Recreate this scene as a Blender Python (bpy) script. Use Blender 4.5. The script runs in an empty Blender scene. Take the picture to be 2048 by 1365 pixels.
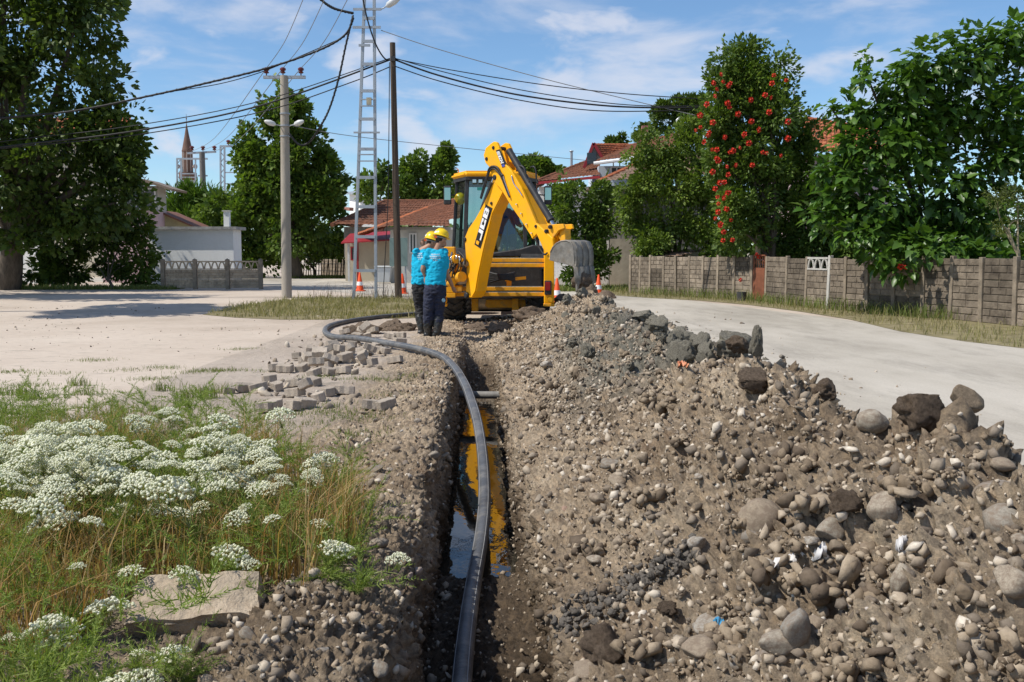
import bpy, bmesh, math, random
import numpy as np
from mathutils import Vector, Matrix, Euler
R = math.radians
S = bpy.context.scene
C = S.collection
# ---------------------------------------------------------------- camera
FPX, CXP, CYP, HOR = 2000.0, 1024.0, 682.5, 507.0
CAMH = 1.42
PITCH = math.atan((CYP - HOR) / FPX)
cd = bpy.data.cameras.new('camera'); cam = bpy.data.objects.new('camera', cd); C.objects.link(cam)
cd.sensor_width = 36; cd.lens = FPX / 2048 * 36; cd.clip_start = .05; cd.clip_end = 6000
cam.location = (0, 0, CAMH); cam.rotation_euler = (math.pi / 2 - PITCH, 0, 0)
S.camera = cam
# ---------------------------------------------------------------- sky and sun
SUN_EL = R(53)
sd = Vector((-.955, -.295, 0)).normalized()
SUNV = Vector((sd.x * math.cos(SUN_EL), sd.y * math.cos(SUN_EL), math.sin(SUN_EL)))
W = bpy.data.worlds.new('World'); S.world = W; W.use_nodes = True
nt = W.node_tree; N = nt.nodes; L = nt.links; N.clear()
wo = N.new('ShaderNodeOutputWorld'); bg = N.new('ShaderNodeBackground'); sky = N.new('ShaderNodeTexSky')
sky.sky_type = 'NISHITA'; sky.sun_disc = False; sky.sun_elevation = SUN_EL
sky.sun_rotation = math.atan2(sd.x, sd.y); sky.altitude = 0; sky.air_density = .85; sky.dust_density = .2; sky.ozone_density = 1.1
bg.inputs[1].default_value = .14
tc = N.new('ShaderNodeTexCoord')
def wnoise(scale, loc, detail, rough, lo, hi):
    mp = N.new('ShaderNodeMapping'); mp.inputs['Scale'].default_value = scale; mp.inputs['Location'].default_value = loc
    nz = N.new('ShaderNodeTexNoise'); nz.inputs['Scale'].default_value = 1; nz.inputs['Detail'].default_value = detail
    nz.inputs['Roughness'].default_value = rough; nz.inputs['Distortion'].default_value = .25
    mr = N.new('ShaderNodeMapRange'); mr.inputs[1].default_value = lo; mr.inputs[2].default_value = hi; mr.interpolation_type = 'SMOOTHSTEP'
    L.new(tc.outputs['Generated'], mp.inputs[0]); L.new(mp.outputs[0], nz.inputs['Vector']); L.new(nz.outputs[0], mr.inputs[0])
    return mr.outputs[0]
cl1 = wnoise((5, 5, 17), (3.1, 1.7, .55), 7, .55, .47, .72)     # long soft banks
cl2 = wnoise((9, 9, 22), (7.3, 2.9, 4.1), 6, .5, .53, .68)     # small puffs
mx = N.new('ShaderNodeMath'); mx.operation = 'MAXIMUM'; L.new(cl1, mx.inputs[0]); L.new(cl2, mx.inputs[1])
ml = N.new('ShaderNodeMath'); ml.operation = 'MULTIPLY'; ml.inputs[1].default_value = .72; L.new(mx.outputs[0], ml.inputs[0])
cm = N.new('ShaderNodeMixRGB'); cm.inputs[2].default_value = (5.3, 5.5, 6.2, 1)
tn = N.new('ShaderNodeMixRGB'); tn.blend_type = 'MULTIPLY'; tn.inputs[0].default_value = 1; tn.inputs[2].default_value = (.76, .93, 1.05, 1); L.new(sky.outputs[0], tn.inputs[1])
L.new(ml.outputs[0], cm.inputs[0]); L.new(tn.outputs[0], cm.inputs[1]); L.new(cm.outputs[0], bg.inputs[0]); L.new(bg.outputs[0], wo.inputs[0])
sl = bpy.data.lights.new('sun', 'SUN'); sl.energy = 5.0; sl.angle = R(.5); sl.color = (1, .95, .86)
so = bpy.data.objects.new('sun', sl); C.objects.link(so); so.rotation_euler = (-SUNV).to_track_quat('-Z', 'Y').to_euler(); so.location = (-20, 5, 30)
S.view_settings.view_transform = 'Standard'; S.view_settings.look = 'None'; S.view_settings.exposure = 0; S.view_settings.gamma = 1
S.render.engine = 'CYCLES'; S.render.resolution_x = 1024; S.render.resolution_y = 682
S.cycles.max_bounces = 8; S.cycles.transparent_max_bounces = 12; S.cycles.glossy_bounces = 3; S.cycles.diffuse_bounces = 3

# ---------------------------------------------------------------- pixel -> place
cp, sp = math.cos(PITCH), math.sin(PITCH)
def ray(px, py):
    x, v = (px - CXP) / FPX, -(py - CYP) / FPX
    return Vector((x, cp + v * sp, -sp + v * cp))
def gp(px, py, z=0.):                      # where the pixel meets a level plane
    d = ray(px, py); t = (z - CAMH) / d.z
    return Vector((d.x * t, d.y * t, z))
def at(px, py, Y):                         # where the pixel meets the plane y = Y
    d = ray(px, py); t = Y / d.y
    return Vector((d.x * t, Y, CAMH + d.z * t))
def onplane(px, py, P, n):
    d = ray(px, py); o = Vector((0, 0, CAMH)); t = (P - o).dot(n) / d.dot(n)
    return o + d * t
def projnp(V):
    q = V - np.array([0, 0, CAMH]); dep = q[:, 1] * cp - q[:, 2] * sp; v = q[:, 1] * sp + q[:, 2] * cp
    return CXP + FPX * q[:, 0] / dep, CYP - FPX * v / dep, dep

# ---------------------------------------------------------------- materials
def nodes(name):
    m = bpy.data.materials.new(name); m.use_nodes = True
    t = m.node_tree; b = t.nodes['Principled BSDF']
    return m, t, b
def ramp(t, fac, cols):
    r = t.nodes.new('ShaderNodeValToRGB'); e = r.color_ramp.elements
    while len(e) < len(cols): e.new(.5)
    for k, (p, c) in enumerate(cols): e[k].position = p; e[k].color = (*c, 1)
    t.links.new(fac, r.inputs[0]); return r.outputs[0]
def noise(t, scale, detail=6, rough=.6, coord='Object', sc=(1, 1, 1), dist=0):
    c = t.nodes.new('ShaderNodeTexCoord'); mp = t.nodes.new('ShaderNodeMapping'); mp.inputs['Scale'].default_value = sc
    n = t.nodes.new('ShaderNodeTexNoise'); n.inputs['Scale'].default_value = scale; n.inputs['Detail'].default_value = detail
    n.inputs['Roughness'].default_value = rough; n.inputs['Distortion'].default_value = dist
    t.links.new(c.outputs[coord], mp.inputs[0]); t.links.new(mp.outputs[0], n.inputs['Vector']); return n.outputs[0]
def mixc(t, f, a, b, mode='MIX'):
    m = t.nodes.new('ShaderNodeMixRGB'); m.blend_type = mode
    for k, v in ((0, f), (1, a), (2, b)):
        if hasattr(v, 'links'): t.links.new(v, m.inputs[k])
        else: m.inputs[k].default_value = v if k == 0 else (*v, 1)
    return m.outputs[0]
def bump(t, b, h, strength=.3, dist=.02):
    n = t.nodes.new('ShaderNodeBump'); n.inputs['Strength'].default_value = strength; n.inputs['Distance'].default_value = dist
    t.links.new(h, n.inputs['Height']); t.links.new(n.outputs[0], b.inputs['Normal'])
def mat(name, col, rough=.7, var=.25, scale=6, metal=0, bstr=.15, bscale=40, dirt=None, dirt_amt=.5, rnd=0, spec=.4, sc=(1, 1, 1), coord='Object'):
    m, t, b = nodes(name)
    f = noise(t, scale, 6, .65, coord, sc)
    a = tuple(max(0, c * (1 - var)) for c in col); h = tuple(min(1, c * (1 + var)) for c in col)
    c = ramp(t, f, [(.3, a), (.7, h)])
    if dirt:
        g = noise(t, scale * 1.7 + .3, 8, .7, coord, sc)
        fr = t.nodes.new('ShaderNodeMapRange'); fr.inputs[1].default_value = .48; fr.inputs[2].default_value = .72; fr.inputs[4].default_value = dirt_amt
        t.links.new(g, fr.inputs[0]); c = mixc(t, fr.outputs[0], c, dirt)
    if rnd:
        oi = t.nodes.new('ShaderNodeObjectInfo'); mr = t.nodes.new('ShaderNodeMapRange'); mr.inputs[3].default_value = 1 - rnd; mr.inputs[4].default_value = 1 + rnd
        t.links.new(oi.outputs['Random'], mr.inputs[0]); cv = t.nodes.new('ShaderNodeCombineXYZ')
        for k in range(3): t.links.new(mr.outputs[0], cv.inputs[k])
        c = mixc(t, 1.0, c, cv.outputs[0], 'MULTIPLY')
    t.links.new(c, b.inputs['Base Color']); b.inputs['Roughness'].default_value = rough; b.inputs['Metallic'].default_value = metal
    b.inputs['Specular IOR Level'].default_value = spec
    if bstr: bump(t, b, noise(t, bscale, 5, .6, coord, sc), bstr)
    return m
def leafmat(name, cols, rough=.45, trans=.3, spec=.4, clump=0):
    m, t, b = nodes(name)
    g = t.nodes.new('ShaderNodeNewGeometry'); c = ramp(t, g.outputs['Random Per Island'], [(k / (len(cols) - 1), x) for k, x in enumerate(cols)])
    c = mixc(t, 1.0, c, ramp(t, noise(t, clump, 2, .5), [(.32, (.72, .74, .8)), (.68, (1.4, 1.32, 1.1))]), 'MULTIPLY') if clump else c
    t.links.new(c, b.inputs['Base Color']); b.inputs['Roughness'].default_value = rough; b.inputs['Specular IOR Level'].default_value = spec
    tr = t.nodes.new('ShaderNodeBsdfTranslucent'); br = mixc(t, 1.0, c, (1.5, 1.6, .6), 'MULTIPLY'); t.links.new(br, tr.inputs[0])
    ms = t.nodes.new('ShaderNodeMixShader'); ms.inputs[0].default_value = trans
    t.links.new(b.outputs[0], ms.inputs[1]); t.links.new(tr.outputs[0], ms.inputs[2])
    t.links.new(ms.outputs[0], t.nodes['Material Output'].inputs[0]); return m
def glassmat(name, tint, refl=.12):
    m, t, b = nodes(name); t.nodes.remove(b)
    tr = t.nodes.new('ShaderNodeBsdfTransparent'); tr.inputs[0].default_value = (*tint, 1)
    gl = t.nodes.new('ShaderNodeBsdfGlossy'); gl.inputs['Roughness'].default_value = .04; gl.inputs[0].default_value = (.9, .95, .97, 1)
    ms = t.nodes.new('ShaderNodeMixShader'); ms.inputs[0].default_value = refl
    t.links.new(tr.outputs[0], ms.inputs[1]); t.links.new(gl.outputs[0], ms.inputs[2]); t.links.new(ms.outputs[0], t.nodes['Material Output'].inputs[0]); return m

# ---------------------------------------------------------------- objects
def tag(o, label=None, cat=None, group=None, kind=None):
    if label: o['label'] = label
    if cat: o['category'] = cat
    if group: o['group'] = group
    if kind: o['kind'] = kind
    return o
def thing(name, label, cat, loc=(0, 0, 0), group=None, rotz=0):
    o = bpy.data.objects.new(name, None); C.objects.link(o); o.location = loc; o.rotation_euler = (0, 0, rotz); o.empty_display_size = .2
    return tag(o, label, cat, group)
def worldloc(o):
    v = Vector(o.location)
    while o.parent: o = o.parent; v = v + o.location
    return v
def link(name, me, parent=None, loc=None):
    o = bpy.data.objects.new(name, me); C.objects.link(o)
    if parent is not None: o.parent = parent
    if loc is not None: o.location = loc
    return o
def copy_tree(o, parent=None):
    c = o.copy(); C.objects.link(c); c.parent = parent
    for ch in list(o.children): copy_tree(ch, c)
    return c
def npmesh(name, V, F, mats=(), smooth=False, midx=None):
    V = np.asarray(V, np.float32); F = np.asarray(F, np.int32); k = F.shape[1]
    me = bpy.data.meshes.new(name); me.vertices.add(len(V)); me.vertices.foreach_set('co', V.ravel())
    me.loops.add(F.size); me.loops.foreach_set('vertex_index', F.ravel())
    me.polygons.add(len(F)); me.polygons.foreach_set('loop_start', np.arange(0, F.size, k, dtype=np.int32))
    me.polygons.foreach_set('loop_total', np.full(len(F), k, np.int32))
    if smooth: me.polygons.foreach_set('use_smooth', np.ones(len(F), bool))
    if midx is not None: me.polygons.foreach_set('material_index', np.asarray(midx, np.int32))
    for m in (mats if isinstance(mats, (list, tuple)) else [mats]): me.materials.append(m)
    me.update(calc_edges=True); return me
class MB:
    def __init__(s): s.v = []; s.f = []
    def add(s, vs, fs):
        n = len(s.v); s.v += [tuple(v) for v in vs]; s.f += [[i + n for i in f] for f in fs]; return s
    def box(s, c, d, M=None):
        c = Vector(c); h = Vector(d) / 2; vs = []
        for z in (-1, 1):
            for x, y in ((-1, -1), (1, -1), (1, 1), (-1, 1)):
                p = Vector((x * h.x, y * h.y, z * h.z)); vs.append(c + (M @ p if M else p))
        return s.add(vs, [[3, 2, 1, 0], [4, 5, 6, 7], [0, 1, 5, 4], [1, 2, 6, 5], [2, 3, 7, 6], [3, 0, 4, 7]])
    def bar(s, a, b, w, h=None, up=(0, 0, 1)):
        a = Vector(a); b = Vector(b); h = h or w; d = (b - a).normalized(); u = Vector(up)
        if abs(d.dot(u)) > .98: u = Vector((0, 1, 0))
        x = d.cross(u).normalized(); y = x.cross(d); vs = []
        for p in (a, b):
            for i, j in ((-1, -1), (1, -1), (1, 1), (-1, 1)): vs.append(p + x * (i * w / 2) + y * (j * h / 2))
        return s.add(vs, [[3, 2, 1, 0], [4, 5, 6, 7], [0, 1, 5, 4], [1, 2, 6, 5], [2, 3, 7, 6], [3, 0, 4, 7]])
    def tube(s, pts, rad, n=8, cap=True):
        pts = [Vector(p) for p in pts]; m = len(pts)
        rad = [rad] * m if not hasattr(rad, '__len__') else rad
        vs = []; ref = Vector((.13, .2, 1)); px = None
        for i in range(m):
            d = (pts[min(i + 1, m - 1)] - pts[max(i - 1, 0)]).normalized()
            if px is None:
                px = d.cross(ref)
                if px.length < .1: px = d.cross(Vector((1, 0, 0)))
            px = (px - d * px.dot(d)).normalized(); py = d.cross(px)
            for k in range(n):
                a = 2 * math.pi * k / n; vs.append(pts[i] + (px * math.cos(a) + py * math.sin(a)) * rad[i])
        fs = [[i * n + k, i * n + (k + 1) % n, (i + 1) * n + (k + 1) % n, (i + 1) * n + k] for i in range(m - 1) for k in range(n)]
        if cap: fs += [list(range(n))[::-1], list(range((m - 1) * n, m * n))]
        return s.add(vs, fs)
    def lathe(s, o, prof, n=20, axis=(0, 0, 1)):
        o = Vector(o); a = Vector(axis).normalized(); x = a.orthogonal().normalized(); y = a.cross(x)
        vs = [o + a * h + (x * math.cos(2 * math.pi * k / n) + y * math.sin(2 * math.pi * k / n)) * max(r, 1e-4) for r, h in prof for k in range(n)]
        m = len(prof); fs = [[i * n + k, i * n + (k + 1) % n, (i + 1) * n + (k + 1) % n, (i + 1) * n + k] for i in range(m - 1) for k in range(n)]
        fs += [list(range(n))[::-1], list(range((m - 1) * n, m * n))]
        return s.add(vs, fs)
    def prism(s, poly, ext):                    # poly: 3-D points, ext: vector
        e = Vector(ext); n = len(poly); p = [Vector(q) for q in poly]
        vs = p + [q + e for q in p]
        return s.add(vs, [list(range(n))[::-1], list(range(n, 2 * n))] + [[i, (i + 1) % n, n + (i + 1) % n, n + i] for i in range(n)])
    def sheet(s, pts, fs): return s.add(pts, fs)
    def build(s, name, m, parent=None, smooth=False, bev=0, loc=None, seg=1):
        L0 = worldloc(parent) if parent is not None else Vector((0, 0, 0))
        off = Vector(loc) if loc is not None else Vector((0, 0, 0))
        bm = bmesh.new(); vv = [bm.verts.new(Vector(v) - L0 - off) for v in s.v]
        for f in s.f:
            try: bm.faces.new([vv[i] for i in f])
            except ValueError: pass
        bmesh.ops.recalc_face_normals(bm, faces=bm.faces)
        if bev: bmesh.ops.bevel(bm, geom=[e for e in bm.edges if len(e.link_faces) == 2 and e.calc_face_angle(0) > .5], offset=bev, segments=seg, affect='EDGES', clamp_overlap=True)
        me = bpy.data.meshes.new(name); bm.to_mesh(me); bm.free()
        for x in (m if isinstance(m, (list, tuple)) else [m]): me.materials.append(x)
        if smooth:
            for p in me.polygons: p.use_smooth = True
            if smooth == 'auto': me.set_sharp_from_angle(angle=R(40))
        return link(name, me, parent, off)
# ---------------------------------------------------------------- noise
_g = np.random.RandomState(5)
PERM = np.concatenate([_g.permutation(256)] * 3).astype(np.int32)
GR = _g.normal(size=(256, 3)); GR /= np.linalg.norm(GR, axis=1)[:, None]
RJ = _g.rand(256, 3)
def perlin(P):
    I = np.floor(P).astype(np.int32); F = P - I; U = F * F * F * (F * (F * 6 - 15) + 10); I &= 255; r = 0
    for dx in (0, 1):
        wx = U[:, 0] if dx else 1 - U[:, 0]
        for dy in (0, 1):
            wy = U[:, 1] if dy else 1 - U[:, 1]
            for dz in (0, 1):
                wz = U[:, 2] if dz else 1 - U[:, 2]
                g = GR[PERM[PERM[PERM[(I[:, 0] + dx) & 255] + ((I[:, 1] + dy) & 255)] + ((I[:, 2] + dz) & 255)]]
                r = r + wx * wy * wz * (g[:, 0] * (F[:, 0] - dx) + g[:, 1] * (F[:, 1] - dy) + g[:, 2] * (F[:, 2] - dz))
    return r * 1.6
def fbm(P, o=4, gain=.5, ridged=False):
    r = 0; a = 1.
    for k in range(o):
        n = perlin(P * (2.03 ** k) + 17.3 * k)
        r = r + a * ((np.abs(n) * 2 - .5) if ridged else n); a *= gain
    return r
def worley(P):                                   # distance to nearest jittered point
    I = np.floor(P).astype(np.int32); best = np.full(len(P), 9.)
    hs = np.zeros(len(P), np.int32)
    for dx in (-1, 0, 1):
        for dy in (-1, 0, 1):
            for dz in (-1, 0, 1):
                c0, c1, c2 = I[:, 0] + dx, I[:, 1] + dy, I[:, 2] + dz
                h = PERM[PERM[PERM[c0 & 255] + (c1 & 255)] + (c2 & 255)]; j = RJ[h]
                d = (c0 + j[:, 0] - P[:, 0]) ** 2 + (c1 + j[:, 1] - P[:, 1]) ** 2 + (c2 + j[:, 2] - P[:, 2]) ** 2
                m = d < best; best[m] = d[m]; hs[m] = h[m]
    return np.sqrt(best), hs / 255.
def smooth(a, b, x):
    t = np.clip((x - a) / (b - a), 0, 1); return t * t * (3 - 2 * t)
def ico(sub):
    bm = bmesh.new(); bmesh.ops.create_icosphere(bm, subdivisions=sub, radius=1)
    V = np.array([v.co[:] for v in bm.verts]); F = np.array([[v.index for v in f.verts] for f in bm.faces]); bm.free(); return V, F
ICO = {k: ico(k) for k in (1, 2, 3, 4)}
def rotmats(n, rs):
    q = rs.normal(size=(n, 4)); q /= np.linalg.norm(q, axis=1)[:, None]; w, x, y, z = q.T
    return np.stack([1 - 2 * (y * y + z * z), 2 * (x * y - z * w), 2 * (x * z + y * w), 2 * (x * y + z * w), 1 - 2 * (x * x + z * z), 2 * (y * z - x * w), 2 * (x * z - y * w), 2 * (y * z + x * w), 1 - 2 * (x * x + y * y)], 1).reshape(n, 3, 3)
def scatter_mesh(protos, P, size, rs, asp=(1, .8, .6), flat=None):
    """many small lumps in one mesh: P (n,3), size (n,)"""
    VV = []; FF = []; n0 = 0; which = rs.randint(len(protos), size=len(P))
    for k, (V, F) in enumerate(protos):
        ii = np.where(which == k)[0]
        if not len(ii): continue
        a = np.array(asp)[None] * rs.uniform(.75, 1.25, (len(ii), 3)); Rm = rotmats(len(ii), rs)
        X = np.einsum('nij,nvj->nvi', Rm, V[None] * a[:, None]) * size[ii][:, None, None]
        if flat is not None: X[:, :, 2] *= flat
        X += P[ii][:, None]
        VV.append(X.reshape(-1, 3)); FF.append((F[None] + (np.arange(len(ii)) * len(V))[:, None, None]).reshape(-1, 3) + n0); n0 += len(ii) * len(V)
    return np.concatenate(VV), np.concatenate(FF)
def rockshape(sub, seed, amp=.25, freq=1.2, cuts=0):
    V, F = ICO[sub]; V = V.copy(); rs = np.random.RandomState(seed)
    d = 1 + amp * fbm(V * freq + rs.rand(3) * 40, 3, .5); V *= d[:, None]
    for _ in range(cuts):
        n = rs.normal(size=3); n /= np.linalg.norm(n); h = rs.uniform(.45, .8); e = V @ n - h; m = e > 0; V[m] -= (e[m] * .92)[:, None] * n
    return V, F
def shard(sub, seed, jit=.45, cuts=0):
    V, F = rockshape(sub, seed, .3, 1.8, cuts); rs = np.random.RandomState(seed + 9000)
    V = V * rs.uniform(1 - jit, 1 + jit * .5, len(V))[:, None] * rs.uniform(.65, 1.25, 3); return V, F
def leaf_cloud(P, D, size, rs, w=.55, fold=.25, tip=True):
    """folded diamond leaves: P base points, D growing directions"""
    n = len(P); D = D / np.linalg.norm(D, axis=1)[:, None]; a = rs.normal(size=(n, 3)); sdir = np.cross(D, a); sdir /= np.linalg.norm(sdir, axis=1)[:, None]
    up = np.cross(sdir, D); s = np.asarray(size)[:, None] if np.ndim(size) else size
    p0 = P; p2 = P + D * s; mid = P + D * s * .45
    p1 = mid + sdir * s * w / 2 + up * s * fold * .4; p3 = mid - sdir * s * w / 2 + up * s * fold * .4
    V = np.stack([p0, p1, p2, p3], 1).reshape(-1, 3)
    b = np.arange(n)[:, None] * 4
    F = np.concatenate([b + np.array([[0, 1, 2]]), b + np.array([[0, 2, 3]])], 0)
    return V, F
# ================================================================ the dug ground: trench, spoil heap, churned verge
def xc(Y): return -.125 - .030 * (Y - 3.3)
HWD = .275
def floorz(Y): return -.52 - .14 * smooth(5.7, 6.3, Y) + .55 * smooth(14.2, 16.8, Y)
Yr = 1.5 * (21.5 / 1.5) ** (np.arange(690) / 689.)
def crest_x(Y): return 1.48 + .08 * np.sin(Y * 1.1) - .12 * smooth(9, 15, Y)
CYK = [1.5, 2.9, 3.4, 3.9, 4.4, 5.0, 5.8, 6.6, 7.4, 8.4, 10, 12, 13.4, 14.6, 16, 17.2, 18.2, 19.2, 22]
CZK = [.88, .88, .92, .78, .74, .80, .82, .78, .70, .70, .66, .58, .62, .72, .78, .72, .5, .25, .05]
def crest_z(Y): return np.interp(Y, CYK, CZK)
segL, segW, segF, segR, segH = 225, 40, 42, 52, 370
cols = []
uL = 1 - (1 - np.linspace(0, 1, segL, endpoint=False)) ** 1.35
wob = .045 * perlin(np.stack([Yr * .9, Yr * 0 + 3, Yr * 0], 1)) + .03 * perlin(np.stack([Yr * 3.1, Yr * 0 + 9, Yr * 0], 1))
wob2 = .045 * perlin(np.stack([Yr * .8, Yr * 0 + 23, Yr * 0], 1)) + .03 * perlin(np.stack([Yr * 2.7, Yr * 0 + 31, Yr * 0], 1))
close = smooth(16.2, 17.4, Yr)                        # the trench ends under the machine
xl = xc(Yr) - HWD + wob - .04; xr = xc(Yr) + HWD + wob2 + .07 * smooth(8.5, 3.6, Yr)
xleft = np.maximum(-4.2, -(.62 * Yr + .6))
fz = floorz(Yr) * (1 - close) - .01
Z0 = np.zeros_like(Yr)
def lbank(X, Y):                                      # low churned bank left of the trench
    near = np.exp(-((Y - 3.6) / 1.0) ** 2)
    return .10 * near * np.exp(-((X + .75) / .32) ** 2) + .05 * np.exp(-((X + .72) / .22) ** 2) * smooth(16, 12, Y) + .03 * np.exp(-((X + 1.6) / .5) ** 2)
XX = []; ZZ = []; RG = []
for u in uL:
    x = xleft + (xl - xleft) * u; XX.append(x); z = lbank(x, Yr)
    ed = smooth(.06, 0., xl - x); edge = smooth(.02, .10, u) ; ZZ.append((z + .012) * edge - .05 * (1 - edge) - .03 * ed); RG.append(0)
zl = ZZ[-1]
for k in range(segW):
    u = k / segW; x = xl + .045 * u + .03 * math.sin(u * 3.1); XX.append(x); ZZ.append(zl + (fz - zl) * u); RG.append(1)
for k in range(segF):
    u = k / segF; XX.append(xl + .05 + (xr - xl - .09) * u); ZZ.append(fz + .03 * (2 * u - 1) ** 2 + 0 * u); RG.append(2)
zr = .02 + 0 * Yr
for k in range(segR):
    u = k / segR; XX.append(xr - .04 + .04 * u ** .7); ZZ.append(fz + .03 + (zr - fz - .03) * u); RG.append(3)
xe = 3.5
cx_, cz_ = crest_x(Yr), crest_z(Yr)
for k in range(segH):
    u = k / (segH - 1.); x = xr + (xe - xr) * (u ** 1.08)
    t = np.clip((x - xr) / (cx_ - xr), 0, 1); up = cz_ * (t ** 1.12) * (1 - .10 * t ** 6)
    t2 = np.clip((x - cx_) / 1.25, 0, 1); dn = cz_ * (1 - t2) ** 1.25 - .06 * smooth(.75, 1, t2)
    XX.append(x); ZZ.append(np.where(x < cx_, zr + up * .97, dn * .9 + .0)); RG.append(4)
XX = np.stack(XX, 1); ZZ = np.stack(ZZ, 1); RG = np.array(RG)
nr, nc = XX.shape
G = np.stack([XX, np.repeat(Yr[:, None], nc, 1), ZZ], 2)
heapm = (RG == 4)[None] * np.ones((nr, 1))
def gnormal(G):
    du = np.gradient(G, axis=1); dv = np.gradient(G, axis=0); n = np.cross(du, dv); return n / (np.linalg.norm(n, axis=2, keepdims=True) + 1e-9)
NB = gnormal(G)
P = G.reshape(-1, 3); reg = np.repeat(RG[None], nr, 0).ravel()
hz = np.where(reg == 4, smooth(0, .5, P[:, 2]), 0)
dirtl = smooth(-2.0, -.9, P[:, 0]) * (reg == 0)        # churned strip beside the trench
A_big = np.where(reg == 4, .032 + .062 * hz, np.where(reg == 0, .006 + .022 * dirtl, np.where(reg == 2, .018, .028)))
edgef = np.clip(np.minimum((P[:, 0] - np.repeat(xleft[:, None], nc, 1).ravel()) / .5, (xe - P[:, 0]) / .4), 0, 1)
Q = P.copy(); Q[:, 2] *= 1.0
n1 = fbm(Q * 2.6, 3); n2 = fbm(Q * 9, 4, .6, True); n3 = fbm(Q * 26, 3, .7)
wp = np.stack([fbm(Q * 13 + 5.1, 3, .6), fbm(Q * 13 + 55.3, 3, .6), fbm(Q * 13 + 91.7, 3, .6)], 1)
w1, h1 = worley(Q * 8 + .42 * wp); w2, h2 = worley(Q * 19 + .7 * wp)
sel = smooth(.35, .75, h1)
rough = np.where(reg == 4, 1, np.where(reg == 0, .18 + .82 * dirtl, .9))
d = A_big * 1.1 * n1 + A_big * .55 * n2
d = d + rough * (.030 * sel * np.clip(1 - w1 / .58, 0, 1) ** .75 * np.where(reg == 4, .45 + hz, .55))
d = d + rough * .032 * smooth(.25, .8, h2) * np.clip(1 - w2 / .62, 0, 1) ** .75 + rough * .027 * n3
d = d * edgef
G2 = (P + NB.reshape(-1, 3) * d[:, None]).reshape(nr, nc, 3)
NG = gnormal(G2)
idx = np.arange(nr * nc).reshape(nr, nc)
def gridmesh(name, c0, c1, m):
    sub = G2[:, c0:c1].reshape(-1, 3); k = c1 - c0; ii = np.arange(nr * k).reshape(nr, k)
    F = np.stack([ii[:-1, :-1], ii[:-1, 1:], ii[1:, 1:], ii[1:, :-1]], 2).reshape(-1, 4)
    return npmesh(name, sub, F, m, smooth=False)

def groundcol(t):
    lk = t.links.new
    f = noise(t, .22, 8, .6); c = ramp(t, f, [(.3, (.38, .31, .245)), (.5, (.50, .42, .345)), (.72, (.56, .48, .40))])
    f2 = noise(t, 7, 8, .7, sc=(.8, 1.2, 1)); c = mixc(t, .5, c, ramp(t, f2, [(.3, (.72, .71, .70)), (.52, (1, 1, 1)), (.8, (1.12, 1.1, 1.08))]), 'MULTIPLY')
    f3 = noise(t, 2.6, 10, .82, sc=(.45, 1.1, 1)); q = t.nodes.new('ShaderNodeMapRange'); q.inputs[1].default_value = .565; q.inputs[2].default_value = .63; q.inputs[4].default_value = .75; lk(f3, q.inputs[0])
    c = mixc(t, q.outputs[0], c, (.27, .235, .19))
    return c
def soilmat():
    m, t, b = nodes('soil'); lk = t.links.new
    geo = t.nodes.new('ShaderNodeNewGeometry'); sx = t.nodes.new('ShaderNodeSeparateXYZ'); lk(geo.outputs['Position'], sx.inputs[0])
    f = noise(t, 1.3, 8, .62); c = ramp(t, f, [(.3, (.165, .122, .082)), (.5, (.315, .243, .172)), (.7, (.455, .37, .272))])
    f2 = noise(t, 26, 8, .75); c = mixc(t, .8, c, ramp(t, f2, [(.32, (.26, .25, .24)), (.47, (.95, .95, .95)), (.62, (1.7, 1.65, 1.55))]), 'MULTIPLY')
    # rusty streaks
    f3 = noise(t, 3.4, 5, .6); r3 = t.nodes.new('ShaderNodeMapRange'); r3.inputs[1].default_value = .6; r3.inputs[2].default_value = .74; r3.inputs[4].default_value = .55; lk(f3, r3.inputs[0])
    c = mixc(t, r3.outputs[0], c, (.22, .125, .07))
    # grey clay thrown on the heap in a band 7 to 15 m away
    def rng(o, a, bb): q = t.nodes.new('ShaderNodeMapRange'); q.interpolation_type = 'SMOOTHSTEP'; q.inputs[1].default_value = a; q.inputs[2].default_value = bb; lk(o, q.inputs[0]); return q.outputs[0]
    def mul(a, bb): q = t.nodes.new('ShaderNodeMath'); q.operation = 'MULTIPLY'; lk(a, q.inputs[0]); lk(bb, q.inputs[1]); return q.outputs[0]
    k = mul(mul(rng(sx.outputs[1], 6.3, 8.0), rng(sx.outputs[1], 15.2, 12.5)), rng(sx.outputs[0], .25, .8))
    kn = noise(t, 2.2, 6, .6); k = mul(k, rng(kn, .36, .54))
    c = mixc(t, k, c, ramp(t, noise(t, 14, 6, .7), [(.3, (.10, .094, .076)), (.7, (.26, .24, .195))]))
    # damp soil low in the cut, started higher to paint in wall shade
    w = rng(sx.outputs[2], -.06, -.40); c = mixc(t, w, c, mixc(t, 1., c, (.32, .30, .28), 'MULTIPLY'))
    # dry pale fines on the flat ground left of the cut
    ad = t.nodes.new('ShaderNodeMath'); ad.operation = 'MULTIPLY_ADD'; ad.inputs[1].default_value = 1.6; lk(noise(t, 1.3, 6, .65), ad.inputs[0]); lk(sx.outputs[0], ad.inputs[2])
    c = mixc(t, rng(ad.outputs[0], -.35, -1.25), c, groundcol(t))
    lk(c, b.inputs['Base Color']); b.inputs['Specular IOR Level'].default_value = .2
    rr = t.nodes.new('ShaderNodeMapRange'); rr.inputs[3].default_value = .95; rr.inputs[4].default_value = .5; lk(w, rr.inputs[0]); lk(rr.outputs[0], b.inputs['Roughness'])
    bump(t, b, noise(t, 75, 8, .8), 1.0, .02); return m
M_soil = soilmat()
cH = segL + segW + segF + segR
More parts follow.
